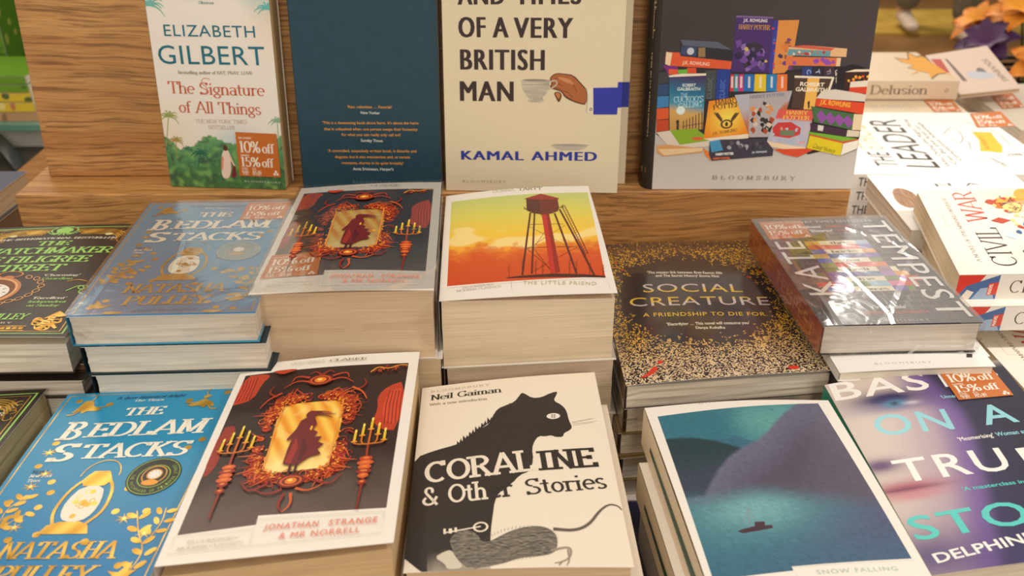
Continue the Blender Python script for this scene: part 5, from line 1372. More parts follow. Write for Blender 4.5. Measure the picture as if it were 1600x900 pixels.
# starred book on it
zg = CAMZ - .3835
fr = at((1500, 127), zg); br = at((1431.7, 82), zg)
q = [Vector((fr.x - .25, br.y, zg)), Vector((fr.x - .004, br.y, zg)), Vector((fr.x, fr.y, zg)), Vector((fr.x - .25, fr.y, zg))]
gd = Book('paperback_book', 'tan book with an orange starburst cover and grey serif spine title', q, .0255, W=230, H=250, spine='F', order=RO, cov=(222, 198, 166), spinecol=(228, 208, 184))
P = gd.p; P.base(rgb(222, 198, 166), 8, 8)
P.use(ZBG)
def star(pts, k): 
    cx = sum(p[0] for p in pts) / len(pts); cy = sum(p[1] for p in pts) / len(pts); return [(cx + (x - cx) * k, cy + (y - cy) * k) for x, y in pts]
ST = [(210, 632), (350, 650), (335, 575), (430, 620), (500, 610), (560, 660), (700, 740), (850, 850), (740, 790), (650, 800), (585, 850), (560, 790), (470, 770), (375, 810), (440, 760), (340, 735), (400, 710), (290, 680)]
P.poly(star(ST, 1.10), rgb(70, 48, 26)); P.poly(ST, rgb(230, 160, 24))
def gspine(e, W, T):
    e.grid_mm((0, 0), (W, 0), (W, T), (0, T), rgb(228, 208, 184), 4, 2)
    e.text('The Growth Delusion', (W - 250 + 10, T * .72), (W - 42, T * .72), T * .5, rgb(120, 104, 90), 'serif', wv=.13, ser=.08); e.ell((W - 16, T * .5), 2.6, 2.6, rgb(120, 104, 90), ring=.8)
spine_print(gd, gspine, 250); gd.build()
# book with N and brown label, and the tilted leaflet
z = CAMZ - .422
a = at((1497, 150), z)
q = [Vector((a.x + .012, a.y + .06, z)), Vector((a.x + .27, a.y + .06, z)), Vector((a.x + .27, a.y - .15, z)), Vector((a.x + .012, a.y - .15, z))]
q = [p + Vector((.010, 0, 0)) for p in q]
nb = Book('paperback_book', 'grey-white book with a big black N and brown label, under the tilted leaflet', q, .02, W=210, H=258, spine='F', order=RO, cov=(216, 202, 184))
P = nb.p; P.base(rgb(216, 202, 184), 4, 4); P.use(ZLD); P.text('N', (722, 518), (640, 470), (590, 478), BKK, bold=.02); nb.build()
sticker(nb, nb.surf, [(1549, 151), (1580, 144.5), (1601, 168), (1566, 171)], ID)
ts = fit(z - .02, []); fill('nb', q, z - .02, ts, ['paperback, %s from the top under the big N cover' % ORD[i] for i in range(len(ts))], [(0, 0, 0)], W=210, H=258, spine='F')
z = z
q = [at((1446, 87), z + .040), at((1541.7, 71.7), z + .048), at((1596, 138), z + .022), at((1500, 148), z + .016)]
n_ = ((q[3] - q[0]).cross(q[1] - q[0])).normalized()
lt = Book('paperback_book', 'thin pale pink paperback lying tilted against the starburst book', q, .006, W=129, H=198, cov=(220, 196, 178), n=n_, tone=(220, 190, 160))
P = lt.p; P.base(rgb(220, 196, 178), 6, 8); P.use(ZBG)
P.poly([(580, 640), (690, 640), (790, 790), (720, 790)], rgb(186, 70, 56)); P.poly([(735, 640), (760, 640), (980, 880), (930, 880)], rgb(110, 92, 80)); P.poly([(1070, 740), (1130, 735), (1195, 790), (1170, 810), (1080, 800)], rgb(120, 112, 116), smooth=1)
P.text('SOUVENIRS', (1130, 650), (1370, 890), (1190, 640), rgb(110, 100, 96), bold=.01)
P.poly([(950, 770), (1250, 790), (1300, 850), (1000, 860)], rgb(196, 196, 206), smooth=1)
lt.build()

# ================================================================== BOOKS STANDING ON THE LEDGE
def standing(name, label, pL, pR, H, t, Wmm, off=0.0, tilt=None, **k):
    """front cover bottom corners given on the ledge; leans back like the panel"""
    a = at(pL, LZ + .0006); b = at(pR, LZ + .0006)
    e = (b - a).normalized(); back = Vector((-e.y, e.x, 0)); ln = LEAN if tilt is None else tilt
    up = (Vector((0, 0, 1)) * math.cos(ln) + back * math.sin(ln)); n = -(back * math.cos(ln) - Vector((0, 0, 1)) * math.sin(ln))
    return Book(name, label, [a + up * H, b + up * H, b, a], t, W=Wmm, H=H * 1000, n=n, axis='y', **k)

g = standing('paperback_book', 'small paperback with a palm garden and a woman in white, standing leftmost on the ledge', (268, 291), (447.5, 296), .198, .026, 111, cov=(236, 230, 222), tone=(206, 170, 120), rough=.33, spine='L', inset=.001)
P = g.p
def garden(u, v):
    c = mix(rgb(150, 206, 206), rgb(244, 238, 230), sst(-.02, .12 + .2 * sst(.6, 1, u), v + .06 * nz(u * 3, v * 3)))
    c = mix(c, rgb(244, 214, 190), .5 * sst(.7, 1, u) * sst(.5, .2, v) * sst(.05, .2, v))
    c = mix(c, rgb(186, 214, 224), .7 * math.exp(-((u - .62) / .18) ** 2 - ((v - .76) / .05) ** 2))
    c = mix(c, rgb(244, 224, 196), .5 * sst(.4, .0, u) * sst(.5, .7, v))
    h = .80 + .02 * math.sin(u * 9) - .05 * math.exp(-((u - .36) / .12) ** 2) - .05 * sst(.15, 0, u) - .07 * sst(.8, 1.0, u)
    if v > h + .01 * nz(u * 40, v * 20):
        gg = ramp([(0, rgb(96, 160, 100)), (.35, rgb(62, 136, 84)), (.6, rgb(50, 120, 62)), (1, rgb(36, 104, 44))], (v - h) / (1 - h))
        gg = mix(gg, rgb(22, 70, 46), max(0, min(.85, 1.1 * nz(u * 10, v * 26) + 1.2 * nz(u * 34, v * 60, 1, 2) + .12))); gg = mix(gg, rgb(128, 190, 90), max(0, min(.7, 1.3 * nz(u * 16, v * 34, 1, 7))))
        c = mix(c, gg, .95)
    return c
P.base(garden, 90, 150)
P.use(ZG)
def palm(x, y, s, c, trunk=None):
    if trunk: P.line([(x, y), trunk], .8, c, sm=0)
    for k in range(11):
        a = R(-200 + k * 22 + (k % 3) * 5); L = s * (1 + .2 * ((k * 5) % 3))
        P.line([(x, y), (x + L * .6 * math.cos(a), y + L * .5 * math.sin(a) - 3), (x + L * math.cos(a), y + L * .8 * math.sin(a) + L * .35)], .9 + s * .02, c, w1=.2, sm=2)
palm(790, 545, 40, rgb(150, 164, 84), (780, 690)); palm(825, 660, 32, rgb(176, 150, 76), (832, 740)); palm(1300, 570, 32, rgb(140, 182, 140), (1310, 700)); palm(700, 22, 60, rgb(120, 190, 180)); palm(1250, 40, 44, rgb(100, 190, 190)); palm(940, 720, 34, rgb(40, 108, 84), (930, 780)); palm(880, 700, 24, rgb(60, 130, 90))
# walking woman seen from behind
P.poly([(1040, 730), (1046, 706), (1060, 700), (1074, 708), (1080, 740), (1086, 790), (1078, 832), (1058, 838), (1042, 826), (1038, 780)], rgb(244, 220, 208), smooth=1)
P.poly([(1074, 712), (1092, 752), (1104, 778), (1098, 780), (1080, 750)], rgb(236, 200, 180)); P.ell((1057, 693), 2.3, 2.9, rgb(92, 60, 44), n=12); P.poly([(1092, 776), (1104, 778), (1110, 828), (1088, 832)], rgb(130, 40, 56))
P.poly([(1040, 730), (1038, 790), (1046, 800), (1050, 740)], rgb(232, 150, 120))
TL = rgb(22, 112, 134); OR_ = rgb(206, 96, 66)
P.text('Observer', (932, 18), (1006, 20), 14, rgb(100, 150, 150), 'serif')
P.text('ELIZABETH', (772, 168), (1198, 176), 57, TL, track=.08); P.text('GILBERT', (748, 298), (1246, 306), 92, TL, track=.05)
P.text('Bestselling author of EAT, PRAY, LOVE', (836, 346), (1184, 350), 15, rgb(96, 86, 76), 'serif', wv=.13, ser=.06)
th_ = dict(font='serif', wv=.13, wh=.045, ser=.07)
P.text('The', (792, 436), (916, 440), 56, OR_, **th_); P.text('Signature', (940, 442), (1244, 450), 56, OR_, **th_); P.text('of All Things', (842, 526), (1226, 538), 54, OR_, **th_)
P.line([(985, 372), (955, 362), (940, 390), (975, 410), (968, 440), (940, 432)], .5, OR_, sm=2)
P.text('THE NEW YORK TIMES', (918, 576), (1160, 580), 18, rgb(196, 168, 156), 'serif', wv=.1, ser=.05); P.text('BESTSELLER', (978, 604), (1104, 606), 17, rgb(196, 168, 156), 'serif', wv=.1, ser=.05)
P.text('BLOOMSBURY', (1148, 852), (1318, 860), 8, rgb(206, 220, 200), track=.3)
g.build()
sticker(g, g.surf, [(367.9, 205.9), (432.5, 209), (439.2, 276.7), (375, 274.4)], ID)

b = standing('paperback_book', 'dark teal paperback with orange quotes, standing second from left on the ledge', (475, 293), (690.5, 295), .202, .022, 129, cov=(32, 70, 88), tone=(214, 178, 130), rough=.38, inset=.001)
P = b.p; P.base(lambda u, v: mix(rgb(26, 62, 80), rgb(36, 76, 94), .5 + .5 * nz(u * 20, v * 30)), 30, 50); P.use(ZK)
YO = rgb(236, 160, 50); WT = rgb(232, 232, 228)
for t, x0, x1, y, c in (("'Raw, relentless \u2026 Feverish'", 294, 494, 482, YO), ('New Yorker', 354, 439, 508, WT), ("'This is a devastating book about harm. It's about the harm", 183, 611, 553, YO), ('that is unleashed when one person swaps their humanity', 190, 608, 581, YO), ("for what you can really only call evil'", 268, 533, 606, YO), ('Sunday Times', 354, 452, 632, WT), ("'A controlled, exquisitely written book, it disturbs and", 207, 602, 678, YO), ('disgusts, but it also mesmerises and, at certain', 239, 574, 705, YO), ("moments, charms in its quiet brutality'", 270, 545, 732, YO), ("Amia Srinivasan, Harper's", 319, 500, 759, WT)):
    P.text(t, (x0, y), (x1, y + 2), 12.5, c, bold=.012)
P.text('BLOOMSBURY', (318, 817), (508, 819), 12, rgb(90, 120, 134), track=.45)
b.build()

CRM2 = (228, 216, 188)
k2 = standing('hardcover_book', 'second cream hardcover with blue sleeve artwork, standing just behind and right of the front copy', (704, 286), (976, 287), .236, .016, 156, cov=CRM2, rough=.4, tone=(220, 190, 150), group='cream hardcovers with a hand holding a teacup')
P = k2.p; P.base(rgb(*CRM2), 8, 12); P.use(ZK); P.rect(1400, 366, 1560, 478, rgb(40, 50, 160), 2, 2); k2.build()
k1 = standing('hardcover_book', 'cream hardcover with dark capitals and a teacup in a hand, front copy', (697.5, 297), (964, 301.5), .236, .016, 156, cov=CRM2, rough=.4, tone=(220, 190, 150), group='cream hardcovers with a hand holding a teacup')
P = k1.p; P.base(lambda u, v: mix(rgb(228, 216, 188), rgb(232, 219, 192), v), 8, 12); P.use(ZK)
DB = rgb(56, 40, 42); KW = dict(bold=.0, fat=.85, track=.14)
P.text('THE LIFE', (795, -122), (1140, -124), 96, DB, **KW)
P.text('AND', (790, 21), (994, 19), 94, DB, **KW); P.text('TIMES', (1045, 20), (1334, 18), 94, DB, **KW)
P.text('OF', (794, 166), (908, 166), 96, DB, **KW); P.text('A', (946, 167), (1010, 167), 96, DB, bold=.0, fat=.85); P.text('VERY', (1040, 168), (1296, 170), 96, DB, **KW)
P.text('BRITISH', (802, 310), (1170, 313), 96, DB, **KW); P.text('MAN', (801, 450), (1032, 452), 94, DB, **KW)
P.text('KAMAL', (805, 712), (1078, 715), 42, rgb(40, 54, 160), bold=.0, fat=.7, track=.16); P.text('AHMED', (1117, 715), (1404, 718), 42, rgb(40, 54, 160), bold=.0, fat=.7, track=.16)
P.text('BLOOMSBURY', (810, 815), (1002, 817), 13, rgb(176, 160, 130), track=.45)
SL_ = rgb(44, 54, 176)
P.poly([(1388, 392), (1500, 390), (1502, 366), (1560, 366), (1560, 480), (1500, 480), (1497, 511), (1390, 511)], SL_)
P.poly([(1362, 392), (1391, 392), (1391, 511), (1368, 503), (1360, 500), (1364, 440)], rgb(236, 226, 208)); P.line([(1363, 392), (1366, 440), (1361, 500)], .3, INK); P.ell((1380, 488), 1.3, 1.6, INK, n=10, ring=.7)
SK = rgb(176, 104, 58); SKD = rgb(104, 54, 30)
P.poly([(1196, 352), (1206, 336), (1228, 325), (1262, 328), (1304, 334), (1338, 372), (1364, 400), (1362, 468), (1330, 464), (1296, 452), (1262, 434), (1250, 410), (1226, 402), (1204, 396), (1196, 384), (1206, 374)], SKD, smooth=1)
P.poly([(1200, 352), (1210, 338), (1230, 329), (1260, 332), (1300, 338), (1334, 376), (1361, 404), (1360, 462), (1330, 458), (1300, 446), (1268, 428), (1252, 406), (1228, 396), (1208, 392), (1202, 384), (1212, 374)], SK, smooth=1)
P.poly([(1214, 412), (1236, 408), (1252, 420), (1246, 446), (1236, 458), (1226, 440)], SKD, smooth=1); P.poly([(1220, 414), (1236, 412), (1246, 424), (1238, 444), (1230, 434)], rgb(196, 124, 74), smooth=1)
for pts in (((1214, 352), (1240, 350), (1262, 362)), ((1208, 374), (1236, 372), (1252, 384)), ((1210, 392), (1232, 392), (1250, 402)), ((1268, 344), (1300, 372), (1318, 410)), ((1252, 404), (1280, 412), (1300, 436))): P.line(list(pts), .5, SKD, sm=2)
P.poly([(1226, 346), (1256, 344), (1290, 354), (1310, 380), (1280, 372), (1250, 358)], rgb(206, 140, 90), smooth=1)
cup = lambda x, y: mix(rgb(226, 218, 204), rgb(140, 132, 122), abs(math.sin(x * 1.1)) * .5 + .15)
P.poly([(1070, 358), (1198, 356), (1194, 392), (1180, 420), (1164, 436), (1172, 450), (1150, 456), (1118, 456), (1098, 450), (1104, 436), (1088, 420), (1074, 392)], cup, smooth=0)
P.ell((1134, 358), 11.3, 1.1, rgb(150, 142, 130), n=24); P.line([(1072, 378), (1194, 376)], .4, rgb(130, 122, 112)); P.line([(1196, 366), (1222, 356), (1232, 372), (1212, 392), (1190, 398)], 1.1, rgb(200, 190, 176), sm=2)
P.poly([(1202, 646), (1374, 646), (1350, 662), (1322, 670), (1250, 670), (1222, 662)], cup, smooth=0); P.ell((1288, 647), 15, 1.0, rgb(170, 162, 150), n=24)
k1.build()

rw = standing('large_paperback_book', 'large black paperback picturing heaped colourful books, standing rightmost on the ledge', (1018.6, 295.5), (1330.7, 295), .246, .026, 189, cov=(56, 50, 52), rough=.36, tone=(230, 220, 205), spine=None)
P = rw.p
def studio(u, v): return mix(rgb(60, 54, 58), rgb(196, 188, 184), sst(.775, .80, v)) if v > .5 else mix(rgb(54, 48, 50), rgb(66, 60, 64), u)
P.base(lambda u, v: mix(mix(rgb(58, 51, 54), rgb(70, 62, 66), sst(0, 1, u)), mix(rgb(196, 188, 182), rgb(214, 208, 204), sst(.78, 1, v)), sst(.70, .745, v + .012 * nz(u * 6, 2))), 30, 80)
def bk(zf, pts, col): P.use(zf); P.poly(pts, col)
def band(zf, a, b, c, d, col): P.use(zf); P.quad(a, b, c, d, col, 3, 3)
rg = random.Random(17)
def blot(zf, x0, y0, x1, y1, cols, n, r):
    P.use(zf)
    for k in range(n): P.poly([(x + r * rg.uniform(.4, 1.1) * math.cos(i * 1.05), y + r * rg.uniform(.4, 1.1) * math.sin(i * 1.05)) for x, y in [(rg.uniform(x0, x1), rg.uniform(y0, y1))] for i in range(6)], cols[k % len(cols)])
Q3 = ZR
SHD = rgb(40, 34, 40)
bk(Q3, [(190, 330), (260, 290), (530, 300), (780, 320), (1000, 300), (1160, 330), (1130, 600), (1090, 650), (880, 700), (700, 640), (430, 640), (260, 650), (190, 610)], SHD)
for i, c in enumerate(((60, 60, 64), (40, 74, 120), (60, 130, 190), (220, 90, 40), (196, 70, 30))): bk(Q3, [(190, 330 + i * 54), (246, 326 + i * 54), (246, 376 + i * 54), (188, 382 + i * 54)], rgb(*c))
# stack top left
bk(Q3, [(300, 180), (470, 190), (540, 235), (532, 275), (295, 250)], rgb(38, 34, 44)); bk(Q3, [(300, 180), (470, 190), (530, 225), (310, 205)], rgb(90, 96, 116)); bk(Q3, [(305, 208), (375, 212), (370, 255), (298, 248)], rgb(56, 70, 110)); P.use(Q3); P.ell((345, 232), 3.2, 3.2, rgb(200, 206, 214), n=14); P.rect(380, 216, 412, 258, rgb(150, 120, 80), 1, 1)
bk(Q3, [(235, 235), (295, 238), (300, 254), (532, 278), (528, 314), (240, 298), (230, 268)], rgb(226, 90, 46)); bk(Q3, [(235, 235), (262, 240), (252, 298), (230, 290)], rgb(240, 214, 176)); P.text('J.K. ROWLING', (308, 290), (430, 298), 16, rgb(252, 214, 190), bold=.02)
bk(Q3, [(218, 294), (286, 300), (290, 335), (246, 340)], rgb(120, 40, 130)); bk(Q3, [(286, 316), (330, 314), (330, 334), (290, 334)], rgb(110, 180, 60)); bk(Q3, [(330, 306), (370, 308), (372, 332), (330, 332)], rgb(220, 80, 40)); bk(Q3, [(246, 312), (286, 314), (286, 338), (246, 338)], rgb(226, 90, 50))
bk(Q3, [(410, 320), (464, 316), (456, 450), (404, 450)], rgb(66, 72, 76)); bk(Q3, [(466, 316), (526, 314), (514, 445), (458, 450)], rgb(30, 60, 150))
P.text('CLASSIC', (440, 446), (446, 350), (418, 446), rgb(110, 120, 120)); P.text('CLASSIC', (498, 446), (504, 360), (474, 446), rgb(90, 130, 210))
# upright purple volume at the centre
bk(Q3, [(552, 70), (720, 76), (700, 330), (530, 325)], rgb(70, 40, 110)); blot(Q3, 560, 180, 690, 310, [rgb(40, 26, 70), rgb(110, 70, 160), rgb(50, 40, 60), rgb(140, 110, 180)], 26, 22)
blot(Q3, 600, 220, 690, 300, [rgb(30, 24, 50), rgb(96, 90, 120), rgb(206, 180, 110)], 8, 13); bk(Q3, [(552, 70), (720, 76), (719, 84), (552, 78)], rgb(130, 100, 160))
P.text('J.K. ROWLING', (584, 98), (692, 101), 15, rgb(240, 230, 236), bold=.02); P.text('HARRY POTTER', (562, 132), (706, 136), 22, rgb(206, 150, 80), 'serif', wv=.2)
bk(Q3, [(722, 92), (744, 92), (716, 334), (698, 330)], rgb(56, 60, 160)); bk(Q3, [(744, 92), (838, 90), (800, 300), (770, 330), (716, 334)], rgb(226, 146, 70)); blot(Q3, 750, 180, 800, 310, [rgb(120, 60, 130), rgb(226, 130, 60), rgb(150, 90, 60), rgb(70, 50, 90)], 16, 15); blot(Q3, 718, 110, 726, 320, [rgb(80, 110, 220), rgb(220, 60, 50)], 10, 7)
bk(Q3, [(790, 212), (860, 204), (1055, 220), (1050, 258), (780, 250)], rgb(236, 190, 140)); bk(Q3, [(790, 222), (980, 230), (978, 256), (780, 250)], rgb(110, 160, 170)); blot(Q3, 800, 232, 960, 246, [rgb(190, 60, 60), rgb(226, 220, 210), rgb(200, 110, 80)], 12, 9); bk(Q3, [(790, 212), (860, 204), (1000, 218), (980, 230)], rgb(214, 96, 76))
bk(Q3, [(778, 256), (1026, 262), (1022, 300), (776, 296)], rgb(226, 120, 70)); blot(Q3, 790, 270, 1000, 288, [rgb(150, 80, 190)], 9, 14); bk(Q3, [(1008, 262), (1027, 262), (1022, 300), (1004, 300)], rgb(240, 206, 160))
# row of bright spines
xs = [526, 544, 564, 588, 636, 690, 738, 786]; cs = [(206, 46, 70), (40, 150, 170), (200, 50, 130), (30, 110, 190), (230, 200, 40), (40, 130, 196), (236, 120, 50)]
for i in range(7):
    band(Q3, (xs[i], 336), (xs[i + 1] - 2, 336), (xs[i + 1] - 4, 414), (xs[i] - 4, 414), rgb(*cs[i])); P.text('LOMBS', ((xs[i] + xs[i + 1]) / 2 + 5, 404), ((xs[i] + xs[i + 1]) / 2 + 6, 352), ((xs[i] + xs[i + 1]) / 2 - 7, 404), rgb(246, 236, 230), bold=.04) if False else band(Q3, ((xs[i] + xs[i + 1]) / 2 - 6, 346), ((xs[i] + xs[i + 1]) / 2 + 4, 346), ((xs[i] + xs[i + 1]) / 2 + 3, 398), ((xs[i] + xs[i + 1]) / 2 - 7, 398), mix(rgb(246, 236, 230), rgb(*cs[i]), .3))
bk(Q3, [(786, 325), (850, 325), (850, 440), (786, 440)], rgb(50, 42, 44))
for i, (x0, x1, c) in enumerate(((852, 896, (50, 60, 130)), (898, 946, (40, 38, 60)), (950, 998, (60, 44, 60)), (1000, 1040, (34, 32, 40)))):
    bk(Q3, [(x0, 302), (x1, 300), (x1 - 6, 400), (x0 - 6, 400)], rgb(*c))
for t, x, c in (('C', 880, (150, 190, 230)), ('T', 920, (200, 200, 220)), ('Ti', 970, (180, 160, 180)), ('career', 1010, (226, 220, 200))): P.use(Q3); P.text(t, (x - 10, 318), (x - 6, 318 + (20 if len(t) < 3 else 66)), (x + 10, 318), rgb(*c), bold=.02)
bk(Q3, [(1010, 312), (1075, 290), (1140, 306), (1040, 330), (1036, 400), (1004, 400)], rgb(30, 28, 34))
bk(Q3, [(1044, 326), (1160, 316), (1160, 360), (1070, 368), (1062, 410), (1036, 408)], rgb(60, 30, 26)); blot(Q3, 1060, 338, 1155, 365, [rgb(250, 190, 60), rgb(226, 90, 30), rgb(40, 30, 30)], 14, 10); bk(Q3, [(1044, 326), (1090, 314), (1162, 314), (1160, 324)], rgb(240, 226, 200))
bk(Q3, [(1070, 370), (1156, 364), (1145, 425), (1062, 418)], rgb(222, 70, 36)); bk(Q3, [(1070, 370), (1156, 364), (1150, 392), (1066, 396)], rgb(240, 226, 210))
# two thriller covers
bk(Q3, [(248, 346), (415, 336), (400, 560), (250, 590)], lambda x, y: rgb(50, 80, 120)); P.use(Q3); P.quad((248, 346), (415, 336), (400, 586), (250, 590), lambda u, v: ramp([(0, rgb(70, 40, 90)), (.3, rgb(30, 110, 150)), (.55, rgb(70, 150, 180)), (.68, rgb(214, 170, 96)), (1, rgb(196, 150, 80))], v + .12 * (u - .5) * (-1)), 10, 14)
bk(Q3, [(245, 342), (300, 334), (416, 332), (415, 342), (248, 349)], rgb(240, 228, 210))
P.text('ROBERT', (308, 392), (368, 392), 14, rgb(226, 240, 240), bold=.02); P.text('GALBRAITH', (284, 410), (388, 410), 15, rgb(226, 240, 240), bold=.02); P.text('THE', (300, 436), (330, 436), 16, rgb(170, 220, 236)); P.text('CUCKOO\u2019S', (268, 464), (402, 460), 26, rgb(190, 226, 240), 'serif', wv=.14); P.text('CALLING', (290, 490), (396, 482), 22, rgb(190, 226, 240), 'serif', wv=.14)
P.ell((300, 500), 4, 4, rgb(220, 240, 240), n=14); P.ell((286, 552), 1.5, 2, INK, n=8); P.line([(287, 556), (286, 590)], 2.2, INK)
for k in range(7): P.line([(312 + k * 14, 592), (313 + k * 14, 548 - k * 7)], .8, INK)
P.line([(306, 574), (404, 556)], .5, INK)
bk(Q3, [(190, 600), (258, 590), (440, 632), (430, 662), (258, 678)], rgb(222, 210, 196)); bk(Q3, [(250, 590), (370, 582), (440, 636), (296, 656)], rgb(140, 176, 40)); P.use(Q3); P.ell((376, 628), 5.5, 1.6, rgb(222, 100, 50), n=16)
bk(Q3, [(190, 660), (240, 655), (400, 672), (400, 690), (220, 708), (192, 690)], rgb(220, 160, 100)); bk(Q3, [(196, 676), (400, 670), (396, 684), (226, 704)], rgb(236, 206, 160))
# yellow volume with a winged emblem (plain wings and ring)
P.use(Q3); P.quad((428, 458), (610, 430), (608, 606), (404, 628), lambda u, v: mix(rgb(252, 230, 90), rgb(240, 140, 24), min(1, math.hypot(u - .5, v - .5) * 1.7)), 12, 12)
P.text('HARRY', (456, 478), (568, 462), 24, rgb(60, 40, 20), 'serif', wv=.17); P.text('POTTER', (446, 498), (572, 482), 22, rgb(60, 40, 20), 'serif', wv=.17); P.text('J.K. ROWLING', (444, 612), (556, 594), 13, rgb(110, 70, 20), 'serif')
P.ell((508, 562), 5.6, 4.4, rgb(100, 60, 40), n=20, ring=1.8); P.ell((508, 562), 1.4, 2.2, rgb(60, 36, 24), n=8)
for s in (-1, 1):
    for k in range(4): P.line([(508 + s * 22, 550 - k * 3), (508 + s * 42, 530 - k * 7), (508 + s * (58 - k * 4), 508 + k * 2)], 1.5, rgb(90, 60, 34), w1=.3, sm=1)
bk(Q3, [(404, 628), (608, 606), (606, 626), (440, 640)], rgb(240, 226, 204)); bk(Q3, [(402, 668), (440, 700), (436, 730), (410, 700)], rgb(236, 130, 50))
# pale illustrated volume
P.use(Q3); P.quad((545, 430), (806, 410), (780, 500), (610, 620), lambda u, v: mix(rgb(186, 186, 200), rgb(190, 110, 60), sst(.3, .8, v)), 8, 8); bk(Q3, [(610, 428), (806, 410), (752, 490), (700, 620), (608, 622)], rgb(182, 176, 180)); blot(Q3, 625, 470, 720, 600, [rgb(30, 28, 30), rgb(226, 150, 80), rgb(176, 70, 40), rgb(50, 44, 44), rgb(220, 200, 180)], 34, 15)
P.text('J.K. POTTER', (620, 446), (770, 434), 14, rgb(110, 120, 150), 'serif') if False else P.text('HARRY POTTER', (612, 446), (772, 434), 14, rgb(110, 120, 150), 'serif')
# thriller right
bk(Q3, [(818, 345), (994, 352), (960, 470), (908, 440), (900, 500), (800, 490)], rgb(80, 56, 44)); bk(Q3, [(876, 350), (930, 352), (905, 495), (856, 495)], rgb(246, 190, 90)); bk(Q3, [(816, 342), (996, 348), (994, 356), (816, 352)], rgb(240, 230, 214)); bk(Q3, [(986, 352), (996, 352), (970, 430), (958, 430)], rgb(236, 226, 210))
P.use(Q3); P.text('ROBERT', (840, 388), (950, 392), 18, rgb(250, 240, 220), bold=.03); P.text('GALBRAITH', (820, 412), (962, 416), 18, rgb(250, 240, 220), bold=.03); P.ell((880, 466), 1.2, 1.8, INK, n=8); P.line([(880, 470), (880, 490)], 1.6, INK)
# leaning red and blue volume
P.use(Q3); P.quad((745, 494), (906, 500), (868, 668), (690, 640), lambda u, v: rgb(224, 90, 80) if v < .28 else mix(rgb(170, 186, 210), rgb(206, 190, 200), .5 + nz(u * 5, v * 5)), 10, 12); bk(Q3, [(715, 580), (740, 555), (800, 552), (845, 580), (840, 610), (790, 626), (720, 616)], rgb(206, 60, 60)); bk(Q3, [(752, 590), (818, 590), (814, 616), (748, 612)], rgb(110, 130, 100)); blot(Q3, 710, 560, 860, 650, [rgb(180, 200, 226), rgb(226, 160, 160)], 10, 9)
P.text('HARRY', (776, 518), (878, 520), 18, rgb(250, 200, 90), 'serif', wv=.2); P.text('POTTER', (760, 540), (886, 544), 18, rgb(250, 200, 90), 'serif', wv=.2)
bk(Q3, [(690, 640), (868, 668), (858, 694), (688, 660)], rgb(240, 214, 180)); bk(Q3, [(720, 676), (880, 672), (906, 676), (830, 712), (770, 700)], rgb(222, 76, 36))
# grey pair in front
bk(Q3, [(430, 640), (480, 632), (680, 626), (720, 676), (716, 706), (440, 728), (428, 700)], rgb(60, 56, 74)); bk(Q3, [(430, 640), (476, 632), (492, 680), (440, 690)], rgb(70, 150, 200)); blot(Q3, 520, 645, 680, 668, [rgb(170, 166, 176), rgb(90, 84, 96), rgb(50, 46, 60)], 16, 13)
P.text('HARRY POTTER', (458, 704), (540, 700), 11, rgb(240, 240, 240), bold=.05); P.text('HARRY POTTER', (446, 722), (524, 720), 9, rgb(236, 110, 50), bold=.05); P.text('J.K. ROWLING', (622, 694), (690, 690), 8, rgb(210, 220, 240), bold=.03)
# heap at the right
bk(Q3, [(940, 412), (1000, 404), (1146, 428), (1140, 460), (912, 446)], rgb(226, 216, 206)); bk(Q3, [(914, 444), (1138, 466), (1130, 518), (910, 480)], rgb(226, 74, 34)); P.text('J.K. ROWLING', (930, 470), (1066, 486), 22, rgb(250, 190, 70), bold=.03)
bk(Q3, [(890, 480), (1085, 516), (1076, 588), (904, 552)], rgb(70, 110, 66)); bk(Q3, [(1085, 516), (1130, 518), (1116, 590), (1076, 588)], rgb(236, 214, 176))
for k in range(4): bk(Q3, [(915 + k * 40, 520 + k * 7), (938 + k * 40, 498 + k * 8), (962 + k * 40, 536 + k * 7), (938 + k * 40, 560 + k * 6)], rgb(150, 80, 170))
bk(Q3, [(886, 556), (1056, 588), (1050, 618), (888, 594)], rgb(66, 40, 60)); bk(Q3, [(1056, 588), (1112, 594), (1106, 620), (1050, 618)], rgb(226, 214, 190)); bk(Q3, [(922, 566), (948, 570), (944, 594), (920, 590)], rgb(226, 220, 216))
bk(Q3, [(880, 596), (1050, 620), (1100, 628), (1034, 640), (880, 606)], rgb(120, 180, 50)); bk(Q3, [(884, 608), (1032, 640), (1106, 628), (1104, 634), (1024, 650), (884, 616)], rgb(220, 90, 50))
bk(Q3, [(884, 614), (1036, 650), (1024, 706), (870, 670)], rgb(228, 206, 20)); bk(Q3, [(1036, 650), (1106, 634), (1098, 672), (1024, 706)], rgb(246, 240, 226)); P.use(Q3); P.line([(1034, 652), (1024, 704), (1096, 676)], .5, INK); P.text('Casual Vacancy', (895, 668), (994, 694), 22, rgb(60, 50, 20), shear=.3)
P.text('BLOOMSBURY', (442, 812), (820, 816), 18, rgb(140, 134, 130), 'serif', track=.55, wv=.14, ser=.06)
